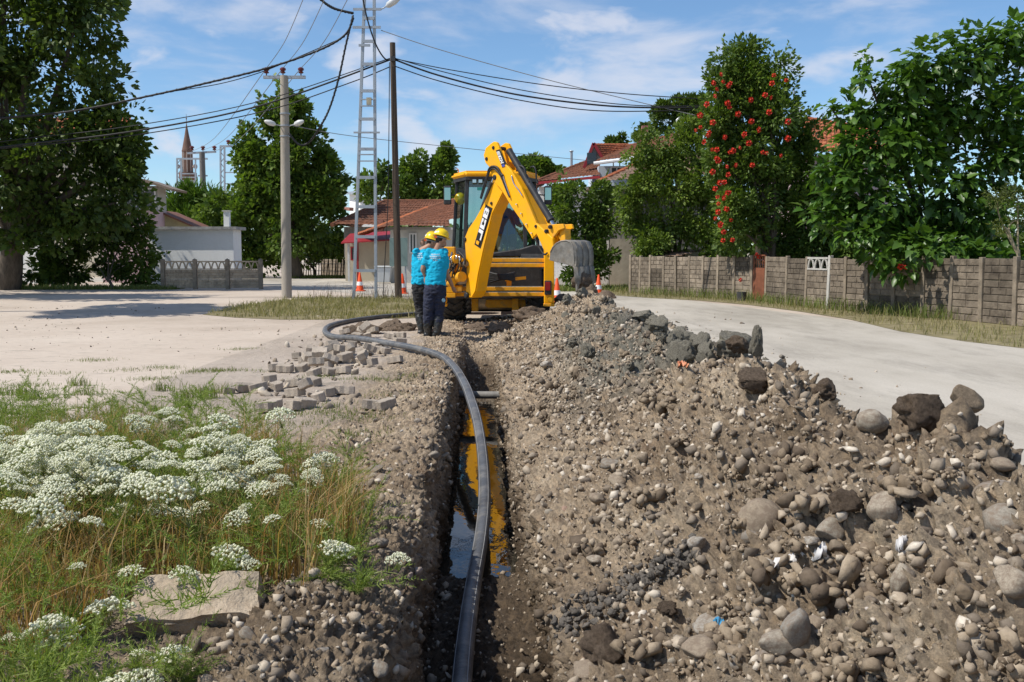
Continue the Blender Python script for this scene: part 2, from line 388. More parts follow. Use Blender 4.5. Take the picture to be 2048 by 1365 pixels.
tr = link('trench_ground', gridmesh('trench_ground', 0, cH + 1, M_soil)); tag(tr, 'narrow straight trench cut through gravelly soil', None, None, 'structure')
hp = link('spoil_heap', gridmesh('spoil_heap', cH, nc, M_soil)); tag(hp, 'long heap of dug-out brown stony soil beside the trench', 'dirt heap')
GV = G2.reshape(-1, 3); GN = NG.reshape(-1, 3)
gpx, gpy, gdep = projnp(GV)
facing = ((np.array([0, 0, CAMH]) - GV) * GN).sum(1) > 0
def pick(px, py, ok=None):                              # visible ground vertex under a pixel
    m = ((gpx - px) ** 2 + (gpy - py) ** 2 < 36) & facing & (reg != 1) & (reg != 3)
    ii = np.where(m)[0]
    if not len(ii):
        q = (gpx - px) ** 2 + (gpy - py) ** 2 + np.where(facing & (gdep > 0), 0, 1e9); return int(np.argmin(q))
    return ii[np.argmin(gdep[ii])]
def hz_at(x, y):
    i = int(np.argmin(np.abs(Yr - y))); j = int(np.argmin(np.abs(G2[i, :, 0] - x) + (np.isin(RG, [1, 3]) * 10))); return float(G2[i, j, 2])

# ---- ground sheet to the horizon, with the dug area left open
def groundmat():
    m, t, b = nodes('pale_ground'); lk = t.links.new
    c = groundcol(t)
    lk(c, b.inputs['Base Color']); b.inputs['Roughness'].default_value = .95; b.inputs['Specular IOR Level'].default_value = .15
    bump(t, b, noise(t, 30, 7, .75), .35, .01); return m
M_ground = groundmat()
def sheet_with_hole(name, m, z, x0, x1, y0, y1, hx0, hx1, hy0, hy1):
    xs = [x0, hx0, hx1, x1]; ys = [y0, hy0, hy1, y1]
    V = [(x, y, z) for y in ys for x in xs]; F = []
    for j in range(3):
        for i in range(3):
            if i == 1 and j == 1: continue
            a = j * 4 + i; F.append([a, a + 1, a + 5, a + 4])
    return link(name, npmesh(name, V, F, m))
_hx0 = []
gs = MB()
# the hole follows the dug patch: its left rim widens with distance from the photographer
edge = [(float(xleft[i]) + .42, float(Yr[i])) for i in range(6, nr - 8, 25)]
ey0, ey1 = edge[0][1], edge[-1][1]; BIG = 2500
for (xa, ya), (xb, yb) in zip(edge[:-1], edge[1:]):
    gs.add([(-BIG, ya, 0), (xa, ya, 0), (xb, yb, 0), (-BIG, yb, 0)], [[0, 1, 2, 3]])
    gs.add([(2.62, ya, 0), (BIG, ya, 0), (BIG, yb, 0), (2.62, yb, 0)], [[0, 1, 2, 3]])
gs.add([(-BIG, -60, 0), (BIG, -60, 0), (BIG, ey0, 0), (-BIG, ey0, 0)], [[0, 1, 2, 3]])
gs.add([(-BIG, ey1, 0), (BIG, ey1, 0), (BIG, 4000, 0), (-BIG, 4000, 0)], [[0, 1, 2, 3]])
tag(gs.build('ground', M_ground), 'pale compacted gravel ground', None, None, 'structure')
def strip(name, m, left, right, z, lab=None):
    V = []; F = []
    for a, b_ in zip(left, right): V += [(a[0], a[1], z), (b_[0], b_[1], z)]
    for k in range(len(left) - 1): F.append([2 * k, 2 * k + 1, 2 * k + 3, 2 * k + 2])
    o = MB().add(V, F).build(name, m); tag(o, lab, None, None, 'structure'); return o
def roadmat():
    m, t, b = nodes('worn_road'); lk = t.links.new
    f = noise(t, .45, 9, .68, sc=(1, .35, 1)); c = ramp(t, f, [(.28, (.29, .26, .215)), (.5, (.43, .39, .33)), (.75, (.53, .485, .42))])
    c = mixc(t, .6, c, ramp(t, noise(t, 45, 6, .8), [(.25, (.6, .6, .6)), (.5, (1, 1, 1)), (.75, (1.2, 1.2, 1.18))]), 'MULTIPLY')
    q = t.nodes.new('ShaderNodeMapRange'); q.inputs[1].default_value = .5; q.inputs[2].default_value = .68; q.inputs[4].default_value = .7; lk(noise(t, .9, 9, .75, sc=(1, .25, 1)), q.inputs[0])
    c = mixc(t, q.outputs[0], c, (.25, .225, .19)); lk(c, b.inputs['Base Color']); b.inputs['Roughness'].default_value = .93; b.inputs['Specular IOR Level'].default_value = .2
    bump(t, b, noise(t, 70, 5, .7), .3, .008); return m
M_road = roadmat()
# road: along the heap, bending left behind the machine towards the houses
rl = [(2.2, -30), (2.3, 12), (2.1, 19), (1.8, 23), (-.5, 28), (-6, 36), (-12, 46), (-26, 52)]
rr_ = [(9, -30), (8.6, 8), (7.7, 14.9), (7.1, 21.4), (5.5, 29.6), (1.5, 40), (-7, 55), (-24, 60)]
strip('road', M_road, rl, rr_, .004, 'pale worn village road')
# water standing in the trench
def watermat():
    m, t, b = nodes('trench_water'); b.inputs['Base Color'].default_value = (.025, .022, .016, 1); b.inputs['Roughness'].default_value = .02; b.inputs['Specular IOR Level'].default_value = .5; b.inputs['IOR'].default_value = 1.4
    bump(t, b, noise(t, 9, 3, .5, sc=(1, .5, 1)), .12, .012); return m
wl = MB(); ys = np.linspace(5.6, 14.3, 24)
V = []; 
for y in ys: V += [(xc(y) - HWD - .07, y, -.575), (xc(y) + HWD + .07, y, -.575)]
wl.add(V, [[2 * k, 2 * k + 1, 2 * k + 3, 2 * k + 2] for k in range(len(ys) - 1)])
tag(wl.build('water', watermat()), 'muddy water lying on the trench floor', None, None, 'structure')
# ================================================================ stones, clods, pavers, pipe
def stonemat():
    m, t, b = nodes('river_stone'); lk = t.links.new
    oi = t.nodes.new('ShaderNodeObjectInfo'); c = ramp(t, oi.outputs['Random'], [(0, (.33, .27, .20)), (.3, (.25, .195, .14)), (.5, (.38, .33, .26)), (.72, (.23, .21, .18)), (.9, (.46, .42, .36)), (1, (.18, .15, .125))])
    c = mixc(t, .75, c, ramp(t, noise(t, 9, 7, .65), [(.3, (.55, .52, .48)), (.55, (1, 1, 1)), (.75, (1.2, 1.18, 1.15))]), 'MULTIPLY')
    q = t.nodes.new('ShaderNodeMapRange'); q.inputs[1].default_value = .42; q.inputs[2].default_value = .6; q.inputs[4].default_value = .85; lk(noise(t, 5, 6, .7, 'Generated'), q.inputs[0])
    c = mixc(t, q.outputs[0], c, (.20, .15, .11)); lk(c, b.inputs['Base Color']); b.inputs['Roughness'].default_value = .85; b.inputs['Specular IOR Level'].default_value = .25
    bump(t, b, noise(t, 55, 6, .7), .35, .008); return m
def pebmat(name, cols):
    m, t, b = nodes(name); lk = t.links.new; g = t.nodes.new('ShaderNodeNewGeometry')
    c = ramp(t, g.outputs['Random Per Island'], cols)
    c = mixc(t, .6, c, ramp(t, noise(t, 60, 5, .7), [(.3, (.55, .53, .5)), (.6, (1.1, 1.1, 1.1))]), 'MULTIPLY'); lk(c, b.inputs['Base Color'])
    b.inputs['Roughness'].default_value = .9; b.inputs['Specular IOR Level'].default_value = .2; bump(t, b, noise(t, 120, 4, .7), .4, .005); return m
M_stone = stonemat()
M_peb = pebmat('pebble_mix', [(0, (.15, .115, .085)), (.3, (.22, .175, .13)), (.55, (.29, .24, .185)), (.75, (.20, .165, .125)), (.9, (.37, .33, .27)), (.97, (.50, .46, .41)), (1, (.25, .14, .09))])
M_crumb = pebmat('soil_crumb', [(0, (.12, .094, .07)), (.3, (.22, .18, .14)), (.6, (.355, .285, .21)), (.85, (.48, .405, .315)), (1, (.60, .53, .44))])
M_lump = pebmat('soil_lump', [(0, (.12, .09, .065)), (.4, (.21, .16, .11)), (.8, (.305, .24, .17)), (1, (.40, .325, .24))])
M_clay = mat('grey_clay', (.21, .19, .15), .95, .5, 9, bstr=.8, bscale=45, spec=.2)
M_clod = mat('brown_clod', (.165, .122, .088), .95, .5, 6, bstr=.9, bscale=40, spec=.15)
M_shadeclod = mat('shade_dark_soil', (.125, .108, .09), .75, .4, 9, bstr=.9, bscale=50, spec=.3)  # darkened soil colour, stands in for shade on the heap
rs = np.random.RandomState(11)
onheap = reg == 4
vis = facing & (gpx > -60) & (gpx < 2120) & (gpy < 1400) & (gpy > 560)
def scatter_idx(mask, n, wfun=None, pw_=.45):
    ii = np.where(mask)[0]; area = np.abs(gdep[ii]) ** pw_
    w = area if wfun is None else area * wfun(ii)
    return rs.choice(ii, n, p=w / w.sum())
r1 = [shard(1, k, .4) for k in range(9)]; r2 = [shard(2, 20 + k, .12, 7) for k in range(9)]
churn = vis & (onheap | ((reg == 0) & (GV[:, 0] > -1.35) & (GV[:, 1] < 16)) | (reg == 2) | (reg == 3) | (reg == 1))
def stuff(name, protos, ii, size, m, lab, cat, asp=(1, .8, .6), sink=.25):
    P_ = GV[ii] + GN[ii] * (size * sink)[:, None]
    V, F = scatter_mesh(protos, P_, size, rs, asp); o = link(name, npmesh(name, V, F, m, smooth=False)); return tag(o, lab, cat, None, 'stuff')
ii = scatter_idx(churn, 6000); stuff('pebbles', r1, ii, rs.uniform(.005, .013, len(ii)) * (1 + gdep[ii] * .05), M_peb, 'small loose pebbles strewn over the dug soil', 'pebbles')
ii = scatter_idx(churn, 1100, lambda i: 1 + 2.5 * smooth(-.15, .1, perlin(GV[i] * 1.7))); stuff('gravel', r2, ii, rs.gamma(2.2, .0065, len(ii)).clip(.008, .034) * (1 + gdep[ii] * .03), M_peb, 'mixed gravel stones lying over the dug soil', 'gravel')
ii = scatter_idx(churn, 34000, lambda i: .4 + (GV[i][:, 2] > .15) * 1.2); stuff('soil_crumbs', [shard(1, 60 + k, .55) for k in range(10)], ii, rs.gamma(2.0, .0048, len(ii)).clip(.004, .03) * (1 + gdep[ii] * .03), M_crumb, 'brown soil crumbs covering the heap and trench edges', 'soil crumbs', (1, .9, .8), .15)
ii = scatter_idx(churn & (reg == 4) & (GV[:, 2] > .06), 2600); stuff('soil_lumps', [shard(2, 80 + k, .28, 3) for k in range(9)], ii, rs.gamma(1.6, .005, len(ii)).clip(.005, .022), M_lump, 'rough brown soil lumps on the heap', 'soil lumps', (1, .9, .75), .1)
# crumbly clods: a core with many crumbs caked onto it
ii = scatter_idx(churn & (reg == 4) & (GV[:, 2] > .08), 460, lambda i: .3 + 2 * smooth(-.2, .3, perlin(GV[i] * 2.1 + 7))); cP = []; cS = []; kP = []; kS = []
for i in ii:
    r_ = min(.085, .018 + rs.gamma(1.7, .012)); n_ = int(14 + r_ * 420); q = rs.normal(size=(n_, 3)); q /= np.linalg.norm(q, axis=1)[:, None]; q[:, 2] = np.abs(q[:, 2]) * rs.uniform(.5, .9); sq = rs.uniform(.7, 1.3, 2); q[:, :2] *= sq
    cP.append(GV[i] + q * r_); cS.append(r_ * rs.gamma(2, .13, n_).clip(.08, .6)); kP.append(GV[i] + np.array([0, 0, .1 * r_])); kS.append(r_ * .85)
V, F = scatter_mesh([shard(1, 500 + k, .55) for k in range(10)], np.concatenate(cP), np.concatenate(cS), rs, (1, .9, .8)); V2, F2 = scatter_mesh([shard(2, 520 + k, .25, 4) for k in range(6)], np.array(kP), np.array(kS), rs, (1, .9, .75))
tag(link('crumbly_clods', npmesh('crumbly_clods', np.concatenate([V, V2]), np.concatenate([F, F2 + len(V)]), M_lump)), 'crumbling brown clods of earth heaped over the spoil', 'soil clods', None, 'stuff')
# stones one can pick out: 24 shapes
PRO = []
for k in range(14): PRO.append(npmesh('stone', *rockshape(3, 200 + k, .2, 1.1, (1, 3, 4)[k % 3]), M_stone, True))
for k in range(8): PRO.append(npmesh('stone', *rockshape(3, 240 + k, .2, 1.2, 6), M_stone, True))
def place(name, me, i, size, sink, rot, lab=None, cat=None, group=None, P0=None):
    o = link(name, me); p = Vector(GV[i] if P0 is None else P0)
    o.location = p + Vector((0, 0, size[2] * (1 - sink))) ; o.scale = size; o.rotation_euler = rot; return tag(o, lab, cat, group)
BIGS = [  # px, py, width px, height px, kind, tilt, label
 (1525, 1030, 92, 82, 0, 25, 'big tan boulder half buried mid-heap, pointed at its top right'), (1655, 1058, 60, 52, 15, -30, 'grey pointed stone standing right of the tan boulder'),
 (1592, 1240, 62, 74, 2, 70, 'upright egg-shaped grey stone low on the heap'), (1808, 1145, 52, 66, 4, 80, 'round upright stone with a scrap of white plastic on top'),
 (1690, 925, 80, 36, 6, 5, 'flat oval tan stone high on the heap below the crest'), (1425, 1245, 90, 46, 17, 8, 'flat bluish slate slab near the bottom of the heap'),
 (1402, 1292, 76, 44, 8, 10, 'large pale rounded stone right below the slate slab'), (1172, 1330, 62, 32, 10, 3, 'pale oval stone beside the trench at the bottom edge'),
 (1747, 838, 60, 50, 12, 10, 'round brown stone sitting alone on the heap crest'), (1990, 985, 100, 66, 1, 5, 'large tan boulder at the right edge, upper of two'),
 (2010, 1035, 96, 64, 3, -8, 'large pale boulder at the right edge, lower of two'), (2020, 1150, 86, 66, 5, 30, 'tan boulder at the right edge above the bottom corner'),
 (1765, 1000, 70, 72, 18, 30, 'angular brown stone left of the hollow at the heap right side'),
 (1090, 730, 30, 15, 7, 0, 'pale oval stone on the clay beside the far trench'), (1555, 1275, 84, 50, 16, 15, 'brown wedge stone left of the egg-shaped stone'),
 (1500, 1075, 40, 26, 9, 10, 'small pale oval stone below the tan boulder'), (1400, 1080, 46, 34, 20, 20, 'angular brown stone left of the white plastic'),
 (1230, 955, 42, 40, 21, 30, 'blocky pale stone on the middle of the heap slope'), (1215, 925, 44, 24, 11, 10, 'smooth grey stone above the blocky pale stone'),
 (1285, 915, 30, 26, 13, 10, 'small rounded stone in the centre of the heap slope'), (1930, 925, 86, 40, 0, 5, 'broad flat boulder below the standing slab'),
 (2000, 925, 52, 26, 6, -8, 'smooth grey oval stone near the right frame edge'), (1730, 1090, 44, 18, 9, 0, 'thin grey stone in the middle of the heap right half'),
 (1630, 1245, 40, 30, 5, 0, 'small stone touching the right of the egg-shaped stone'), (1225, 1280, 40, 22, 3, 5, 'small pale stone under the brown clod'),
 (870, 905, 26, 18, 2, 0, 'rounded grey stone on the left trench bank'), (315, 1350, 60, 34, 4, 10, 'rounded tan stone at the bottom edge below the concrete slab'),
 (495, 1263, 46, 24, 11, -25, 'oval grey stone leaning on the end of the concrete slab'), (430, 1285, 34, 26, 13, 0, 'small round stone in front of the concrete slab')]
taken = []
def where(i):                                            # which part of the heap, in words one can follow
    x, y = gpx[i], gpy[i]; t_ = (GV[i][0] - np.interp(GV[i][1], Yr, xr)) / 1.3
    a_ = 'along the trench edge' if t_ < .28 else ('along the crest' if t_ > .85 else ('on the lower slope' if t_ < .55 else 'on the upper slope'))
    b_ = 'at the far end' if GV[i][1] > 9 else ('in the middle stretch' if GV[i][1] > 5.5 else ('nearest the camera' if GV[i][1] < 3.9 else 'in the near stretch'))
    return a_ + ' of the heap ' + b_
for px, py, w, h, k, tilt, lab in BIGS:
    i = pick(px, py + h * .3); dd = gdep[i]; sx_ = w / 2 / FPX * dd; szz = h / 2 / FPX * dd * 1.05
    place('stone', PRO[k % 22], i, (sx_, sx_ * .8, szz if szz < sx_ * 1.25 else sx_ * 1.25), .7, (rs.uniform(-.2, .2), R(-tilt) if szz < sx_ * .7 else 0, rs.uniform(-.4, .4)), lab, 'stone'); taken.append((px, py))
cand = scatter_idx(vis & (onheap | ((reg == 0) & (GV[:, 0] > -1.1) & (GV[:, 1] < 14))) & (GV[:, 1] < 14), 210)
for i in cand:
    s_ = min(.06, .014 + rs.gamma(1.3, .008)) * (1 + .02 * gdep[i]); pr = PRO[rs.randint(22)]
    left = reg[i] == 0; szw = 'tiny' if s_ < .024 else ('small' if s_ < .036 else 'fist-sized'); rw = ('at the far end' if GV[i][1] > 8 else ('halfway along' if GV[i][1] > 4.6 else 'near the camera'))
    place('stone', pr, i, (s_ * rs.uniform(.9, 1.3), s_ * rs.uniform(.7, 1), s_ * rs.uniform(.5, .75)), .5, (rs.uniform(-.5, .5), rs.uniform(-.5, .5), rs.uniform(0, 6.3)),
          szw + ' stone on the churned bank left of the trench, ' + rw if left else szw + ' stone ' + where(i), 'stone', 'stones on the left trench bank' if left else 'small stones on the spoil heap')
M_slabr = mat('brown_rock', (.27, .205, .14), .85, .35, 5, bstr=.6, bscale=25, dirt=(.14, .10, .07), dirt_amt=.6, spec=.2)
i = pick(1930, 850); f_ = gdep[i] / FPX / 2; o = place('rock_slab', npmesh('rock_slab', *rockshape(4, 777, .10, 1.6, 14), M_slabr, False), i, (92 * f_, 40 * f_, 72 * f_), -.3, (.1, R(38), .35), 'tall angular slab of brown rock standing on the heap crest', 'rock')
# clods
CLD = [npmesh('clod', *rockshape(4, 300 + k, .42, 2.0, 3), M_clod, False) for k in range(4)]
CLY = [npmesh('clay_clod', *rockshape(4, 320 + k, .42, 2.2, 4), M_clay, False) for k in range(5)]
for px, py, w, k, lab in [(1848, 815, 100, 0, 'big crumbly brown clod on the heap crest beside the slab'), (1215, 1295, 96, 1, 'rough rusty brown clod near the bottom of the heap'), (1500, 760, 60, 2, 'upright brown clod below the clay lumps'), (1650, 780, 50, 3, 'small brown clod on the crest left of the round stone'), (1480, 690, 44, 1, 'brown clod between the grey clay lumps'), (1850, 1020, 74, 2, 'brown clod over the hollow at the heap right side'), (1335, 1215, 40, 0, 'small brown clod left of the slate slab'), (1690, 1010, 66, 3, 'brown clod below the flat oval stone')]:
    i = pick(px, py + w * .2); s_ = w / 2 / FPX * gdep[i]; place('soil_clod', CLD[k], i, (s_, s_ * .9, s_ * .8), .4, (rs.uniform(-.3, .3), rs.uniform(-.3, .3), rs.uniform(0, 6)), lab, 'soil clod')
for px, py, w, h, k, lab in [(1465, 690, 90, 64, 0, 'large smooth-faced grey clay lump on the crest'), (1515, 690, 34, 74, 1, 'spiky upright grey clay lump at the right end of the clay'), (1320, 650, 50, 36, 2, 'grey clay lump high on the crest near the machine'), (1290, 632, 40, 26, 3, 'small grey clay lump topmost on the crest'), (1360, 705, 60, 50, 4, 'dark cracked clay lump below the crest'), (1400, 690, 46, 40, 2, 'grey clay lump left of the smooth-faced one')]:
    i = pick(px, py + h * .3); f_ = gdep[i] / FPX / 2; place('clay_clod', CLY[k], i, (w * f_, w * f_ * .8, h * f_), .3, (rs.uniform(-.2, .2), rs.uniform(-.2, .2), rs.uniform(0, 6)), lab, 'clay lump')
clayz = np.where(vis & onheap & (gpx > 1130) & (gpx < 1560) & (gpy < 740 + (gpx - 1130) * -.02) & (GV[:, 1] > 5.5))[0]
for i in rs.choice(clayz, 140):
    s_ = .02 + rs.gamma(2, .017); place('clay_clod', CLY[rs.randint(5)], i, (s_ * 1.1, s_, s_ * .8), .3, tuple(rs.uniform(0, 6, 3)), ('small' if s_ < .055 else 'larger') + ' grey clay lump ' + where(i), 'clay lump', 'grey clay lumps on the heap')
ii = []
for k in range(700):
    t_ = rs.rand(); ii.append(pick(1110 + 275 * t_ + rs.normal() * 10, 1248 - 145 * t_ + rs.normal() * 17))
ii = np.array(ii); stuff('shade_crumbs', [shard(2, 340 + k, .3, 2) for k in range(6)], ii, rs.gamma(2.2, .0045, len(ii)).clip(.004, .02), M_shadeclod, 'dark soil lumps laid out as a cast shadow low on the heap', 'soil crumbs', (1, .9, .7), .2)  # these lumps imitate a shadow across the slope by dark colour
# dug earth and broken kerb stones by the pipe loop
for px, py, w, h, k in [(735, 655, 70, 36, 0), (780, 650, 60, 34, 1), (815, 655, 44, 26, 2), (705, 660, 44, 22, 3), (1000, 660, 60, 30, 0), (950, 652, 50, 22, 1), (1060, 640, 70, 36, 2), (1130, 615, 60, 34, 3), (1180, 600, 60, 36, 0), (1215, 588, 44, 24, 1)]:
    p = gp(px, py + h * .4); f_ = p.y / FPX / 2; z_ = hz_at(p.x, p.y) if p.x > -.9 else 0
    o = link('soil_clod', CLD[k]); o.location = (p.x, p.y, z_ + h * f_ * .5); o.scale = (w * f_, w * f_ * .8, h * f_); o.rotation_euler = (0, 0, k + px)
    tag(o, 'dark earth lump in the small pile inside the pipe loop' if px < 900 else 'dark earth lump at the far trench end below the machine', 'soil clod', 'earth lumps by the pipe loop' if px < 900 else 'earth lumps below the machine')
# pavers -----------------------------------------------------------
M_paver = mat('concrete_paver', (.40, .34, .275), .92, .28, 12, bstr=.5, bscale=70, dirt=(.24, .19, .15), dirt_amt=.8, rnd=.18, spec=.2)
def paver_mesh(broken=0):
    a, b_, h = .105, .062, .048; z = .010
    poly = [(-a, -b_), (-a * .5, -b_ - z), (0, -b_), (a * .5, -b_ - z), (a, -b_), (a, b_), (a * .5, b_ - z), (0, b_), (-a * .5, b_ - z), (-a, b_)]
    if broken == 1: poly = [(-a, -b_), (-a * .5, -b_ - z), (0, -b_), (.03, -.01), (.015, .03), (0, b_), (-a * .5, b_ - z), (-a, b_)]
    if broken == 2: poly = [(-a, -b_), (-a * .5, -b_ - z), (0, -b_), (a * .4, -b_ - z), (a * .7, .0), (a * .5, b_ - z), (.0, b_), (-a * .6, .02)]
    return MB().prism([(x, y, -h) for x, y in poly], (0, 0, 2 * h)).build('tmp', M_paver, bev=.005)
PV = []
for k in range(3): o = paver_mesh(k); PV.append(o.data); bpy.data.objects.remove(o)
rp = random.Random(4)
pav = [(590, 770, 0, 0), (625, 768, 0, 0), (560, 775, 0, 1), (515, 778, 0, 0), (490, 778, 0, 0), (535, 760, 0, 2), (455, 780, 0, 1), (590, 790, 0, 0), (610, 815, 0, 0), (580, 818, 0, 1), (545, 815, 0, 0), (530, 820, 0, 2), (690, 790, 0, 0), (665, 792, 0, 1), (770, 815, 0, 0), (745, 815, 0, 2), (645, 800, 0, 1), (570, 740, 0, 0), (552, 738, 0, 1), (790, 727, 0, 0), (720, 728, 0, 0), (740, 732, 0, 1), (685, 746, 0, 0), (660, 748, 0, 2), (630, 748, 0, 0), (605, 738, 0, 0), (650, 735, 0, 0), (700, 722, 0, 0), (675, 722, 0, 2), (640, 720, 0, 0), (612, 722, 0, 0), (595, 715, 0, 1), (730, 708, 0, 0), (765, 706, 0, 0), (750, 695, 0, 2), (660, 700, 0, 0), (690, 700, 0, 0), (625, 703, 0, 0), (705, 690, 0, 0), (800, 688, 0, 0), (780, 676, 0, 0), (735, 672, 0, 2), (715, 672, 0, 0), (800, 676, 0, 0), (690, 665, 0, 0), (655, 690, 0, 1),
       (620, 716, 1, 0), (645, 714, 1, 0), (670, 708, 1, 2), (700, 705, 1, 0), (725, 716, 1, 0), (660, 722, 1, 0), (690, 716, 1, 0), (632, 728, 1, 0), (610, 775, 1, 0), (740, 700, 1, 0), (655, 700, 2, 0), (680, 700, 2, 2), (640, 708, 2, 0), (705, 698, 2, 1), (720, 660, 1, 2), (745, 662, 1, 0), (730, 655, 2, 0), (665, 692, 2, 0)]
for n, (px, py, ly, k) in enumerate(pav):
    z = .05 + ly * .078; p = gp(px, py, z); o = link('paving_block', PV[k]); tl = .22 if ly == 0 else .6
    z += max(0, hz_at(p.x, p.y)) if p.x > -3.4 else 0
    o.location = (p.x, p.y, z); o.rotation_euler = (rp.uniform(-tl, tl), rp.uniform(-tl, tl), rp.uniform(-.7, .7) if rp.random() < .5 else rp.uniform(0, 3)); o.scale = (.88, .88, .85)
    if ly == 2: o.rotation_euler.x += rp.choice([.9, -.7, .3])
    nearp = py > 755; kd = ['whole', 'half', 'chipped'][k]; sd_w = ('left' if px < (610 if nearp else 655) else 'right') + ' part of the ' + ('near cluster by the flowers' if nearp else 'far heap')
    lw_ = '' if nearp else [' on the ground', ' in the middle layer', ' tilted on top'][ly]
    tag(o, kd + ' zigzag paving block' + lw_ + ', ' + sd_w, 'paving block',
        'near cluster of paving blocks' if nearp else ['paving blocks at the bottom of the heap', 'paving blocks in the middle of the heap', 'paving blocks on top of the heap'][ly])
rub = []
for k in range(230):
    px, py = (rs.normal(680, 65), rs.normal(712, 26)) if k < 170 else (rs.normal(610, 60), rs.normal(800, 18)); p = gp(px, py); rub.append((p.x, p.y, max(0, hz_at(p.x, p.y)) + .012))
V, F = scatter_mesh([shard(2, 620 + k, .1, 7) for k in range(7)], np.array(rub), rs.gamma(2.2, .016, len(rub)).clip(.012, .08), rs, (1, .75, .5)); tag(link('rubble', npmesh('rubble', V, F, M_crumb)), 'broken concrete rubble among the paving blocks', 'rubble', None, 'stuff')
# pipe ---------------------------------------------------------------
M_pipe = mat('black_pipe', (.085, .088, .095), .5, .4, 3, bstr=.25, bscale=30, dirt=(.26, .24, .21), dirt_amt=.7, spec=.4, sc=(1, 1, 1))
def spline(pts, n=8):
    pts = [Vector(p) for p in pts]; out = []
    for i in range(len(pts) - 1):
        p0, p1, p2, p3 = pts[max(i - 1, 0)], pts[i], pts[i + 1], pts[min(i + 2, len(pts) - 1)]
        for k in range(n):
            t = k / n; out.append(.5 * ((2 * p1) + (p2 - p0) * t + (2 * p0 - 5 * p1 + 4 * p2 - p3) * t * t + (3 * p1 - p0 - 3 * p2 + p3) * t ** 3))
    return out + [pts[-1]]
pk = [gp(1010, 612, .06), gp(900, 622, .06), gp(828, 628, .06), gp(760, 634, .06), gp(700, 642, .06), gp(660, 652, .06), gp(650, 664, .06), gp(668, 674, .07), gp(715, 677, .10), gp(770, 686, .12), gp(830, 697, .12), gp(880, 712, .10), gp(908, 735, .09), gp(930, 770, .06), gp(945, 810, .0), gp(957, 855, -.12), gp(966, 920, -.24), gp(969, 1000, -.33), gp(962, 1080, -.39), gp(948, 1160, -.42), gp(936, 1240, -.43), gp(926, 1330, -.43), gp(920, 1420, -.43), gp(915, 1600, -.43)]
def capsule_pipe():
    return MB().tube(spline(pk, 6), .046, 16)
pipe = thing('water_pipe', 'long black plastic pipe looping over the paving blocks and down into the trench', 'pipe', gp(650, 664))
capsule_pipe().build('pipe_wall', M_pipe, pipe, smooth='auto')
sp_ = spline(pk, 6); st = MB()
for sgn in (0.6, 2.2):
    q = []
    for i in range(4, len(sp_) - 2):
        d_ = (sp_[i + 1] - sp_[i - 1]).normalized(); sdx = d_.cross(Vector((0, 0, 1))).normalized(); u_ = sdx.cross(d_)
        q.append(sp_[i] + (sdx * math.cos(sgn) + u_ * math.sin(sgn)) * .045)
    st.tube(q, .0025, 5)
st.build('stripe_line', mat('pipe_stripe', (.30, .30, .30), .6, .2, 5), pipe)
cpp = MB(); a_ = gp(935, 790, -.30); cpp.tube([(a_.x - .18, a_.y + .1, -.30), (a_.x + .0, a_.y, -.30), (a_.x + .42, a_.y - .1, -.29)], .045, 12)
tag(cpp.build('cross_pipe', mat('old_pipe', (.2, .19, .175), .7, .3, 8), smooth='auto'), 'short old grey pipe crossing the trench below ground', 'pipe')
# concrete slab in the weeds
M_conc = mat('rough_concrete', (.40, .325, .24), .95, .3, 7, bstr=.9, bscale=30, dirt=(.22, .16, .11), dirt_amt=.85, spec=.15)
a = gp(255, 1300); b_ = gp(490, 1262)
bm = bmesh.new(); bmesh.ops.create_grid(bm, x_segments=26, y_segments=2, size=.5); bm.free()
def slab(name, L_, W_, H_, seed, m):
    nx, ny, nz = 26, 10, 8; V = []; F = []
    bm = bmesh.new(); bmesh.ops.create_cube(bm, size=1); bmesh.ops.subdivide_edges(bm, edges=bm.edges[:], cuts=9, use_grid_fill=True)
    V = np.array([v.co[:] for v in bm.verts]); V = V * np.array([L_, W_, H_])
    V += .018 * np.stack([fbm(V * 9 + k * 31 + seed, 3) for k in range(3)], 1) + .01 * np.stack([fbm(V * 30 + k * 31 + seed, 2) for k in range(3)], 1)
    V[:, 2] -= .25 * np.clip(np.abs(V[:, 0]) / L_ - .36, 0, 1) * H_ * 3
    for v, c in zip(bm.verts, V): v.co = c
    me = bpy.data.meshes.new(name); bm.to_mesh(me); bm.free(); me.materials.append(m)
    for p in me.polygons: p.use_smooth = True
    me.set_sharp_from_angle(angle=R(35)); return link(name, me)
o = slab('concrete_slab', .46, .22, .16, 3, M_conc); c_ = gp(372, 1305); o.location = (c_.x, c_.y + .14, .10); o.rotation_euler = (R(24), R(-3), R(6))
tag(o, 'broken concrete slab tilted in the weeds at the lower left', 'concrete slab')
# litter -------------------------------------------------------------
M_bag = mat('white_plastic', (.58, .56, .55), .5, .1, 8, bstr=.3, bscale=30)
def rag(name, pxs, w, lab, m=M_bag, seed=0):
    r_ = random.Random(seed); mb = MB(); pts = []
    for k, (px, py) in enumerate(pxs):
        p = Vector(GV[pick(px, py)]) + Vector((0, 0, .022)); pts.append(p)
    pts = spline(pts, 4); V = []; n = len(pts)
    for k, p in enumerate(pts):
        ww = w * (.35 + .65 * abs(math.sin(k * 1.3 + seed)))
        for j in range(4): V.append(p + Vector((r_.uniform(-.006, .006), (j / 3. - .5) * ww, .02 * math.sin(j * 2.1 + k) + r_.uniform(0, .012))))
    F = [[k * 4 + j, k * 4 + j + 1, k * 4 + j + 5, k * 4 + j + 4] for k in range(n - 1) for j in range(3)]
    mb.add(V, F); o = mb.build(name, m, smooth=True); o.modifiers.new('t', 'SOLIDIFY').thickness = .002; return tag(o, lab, 'litter')
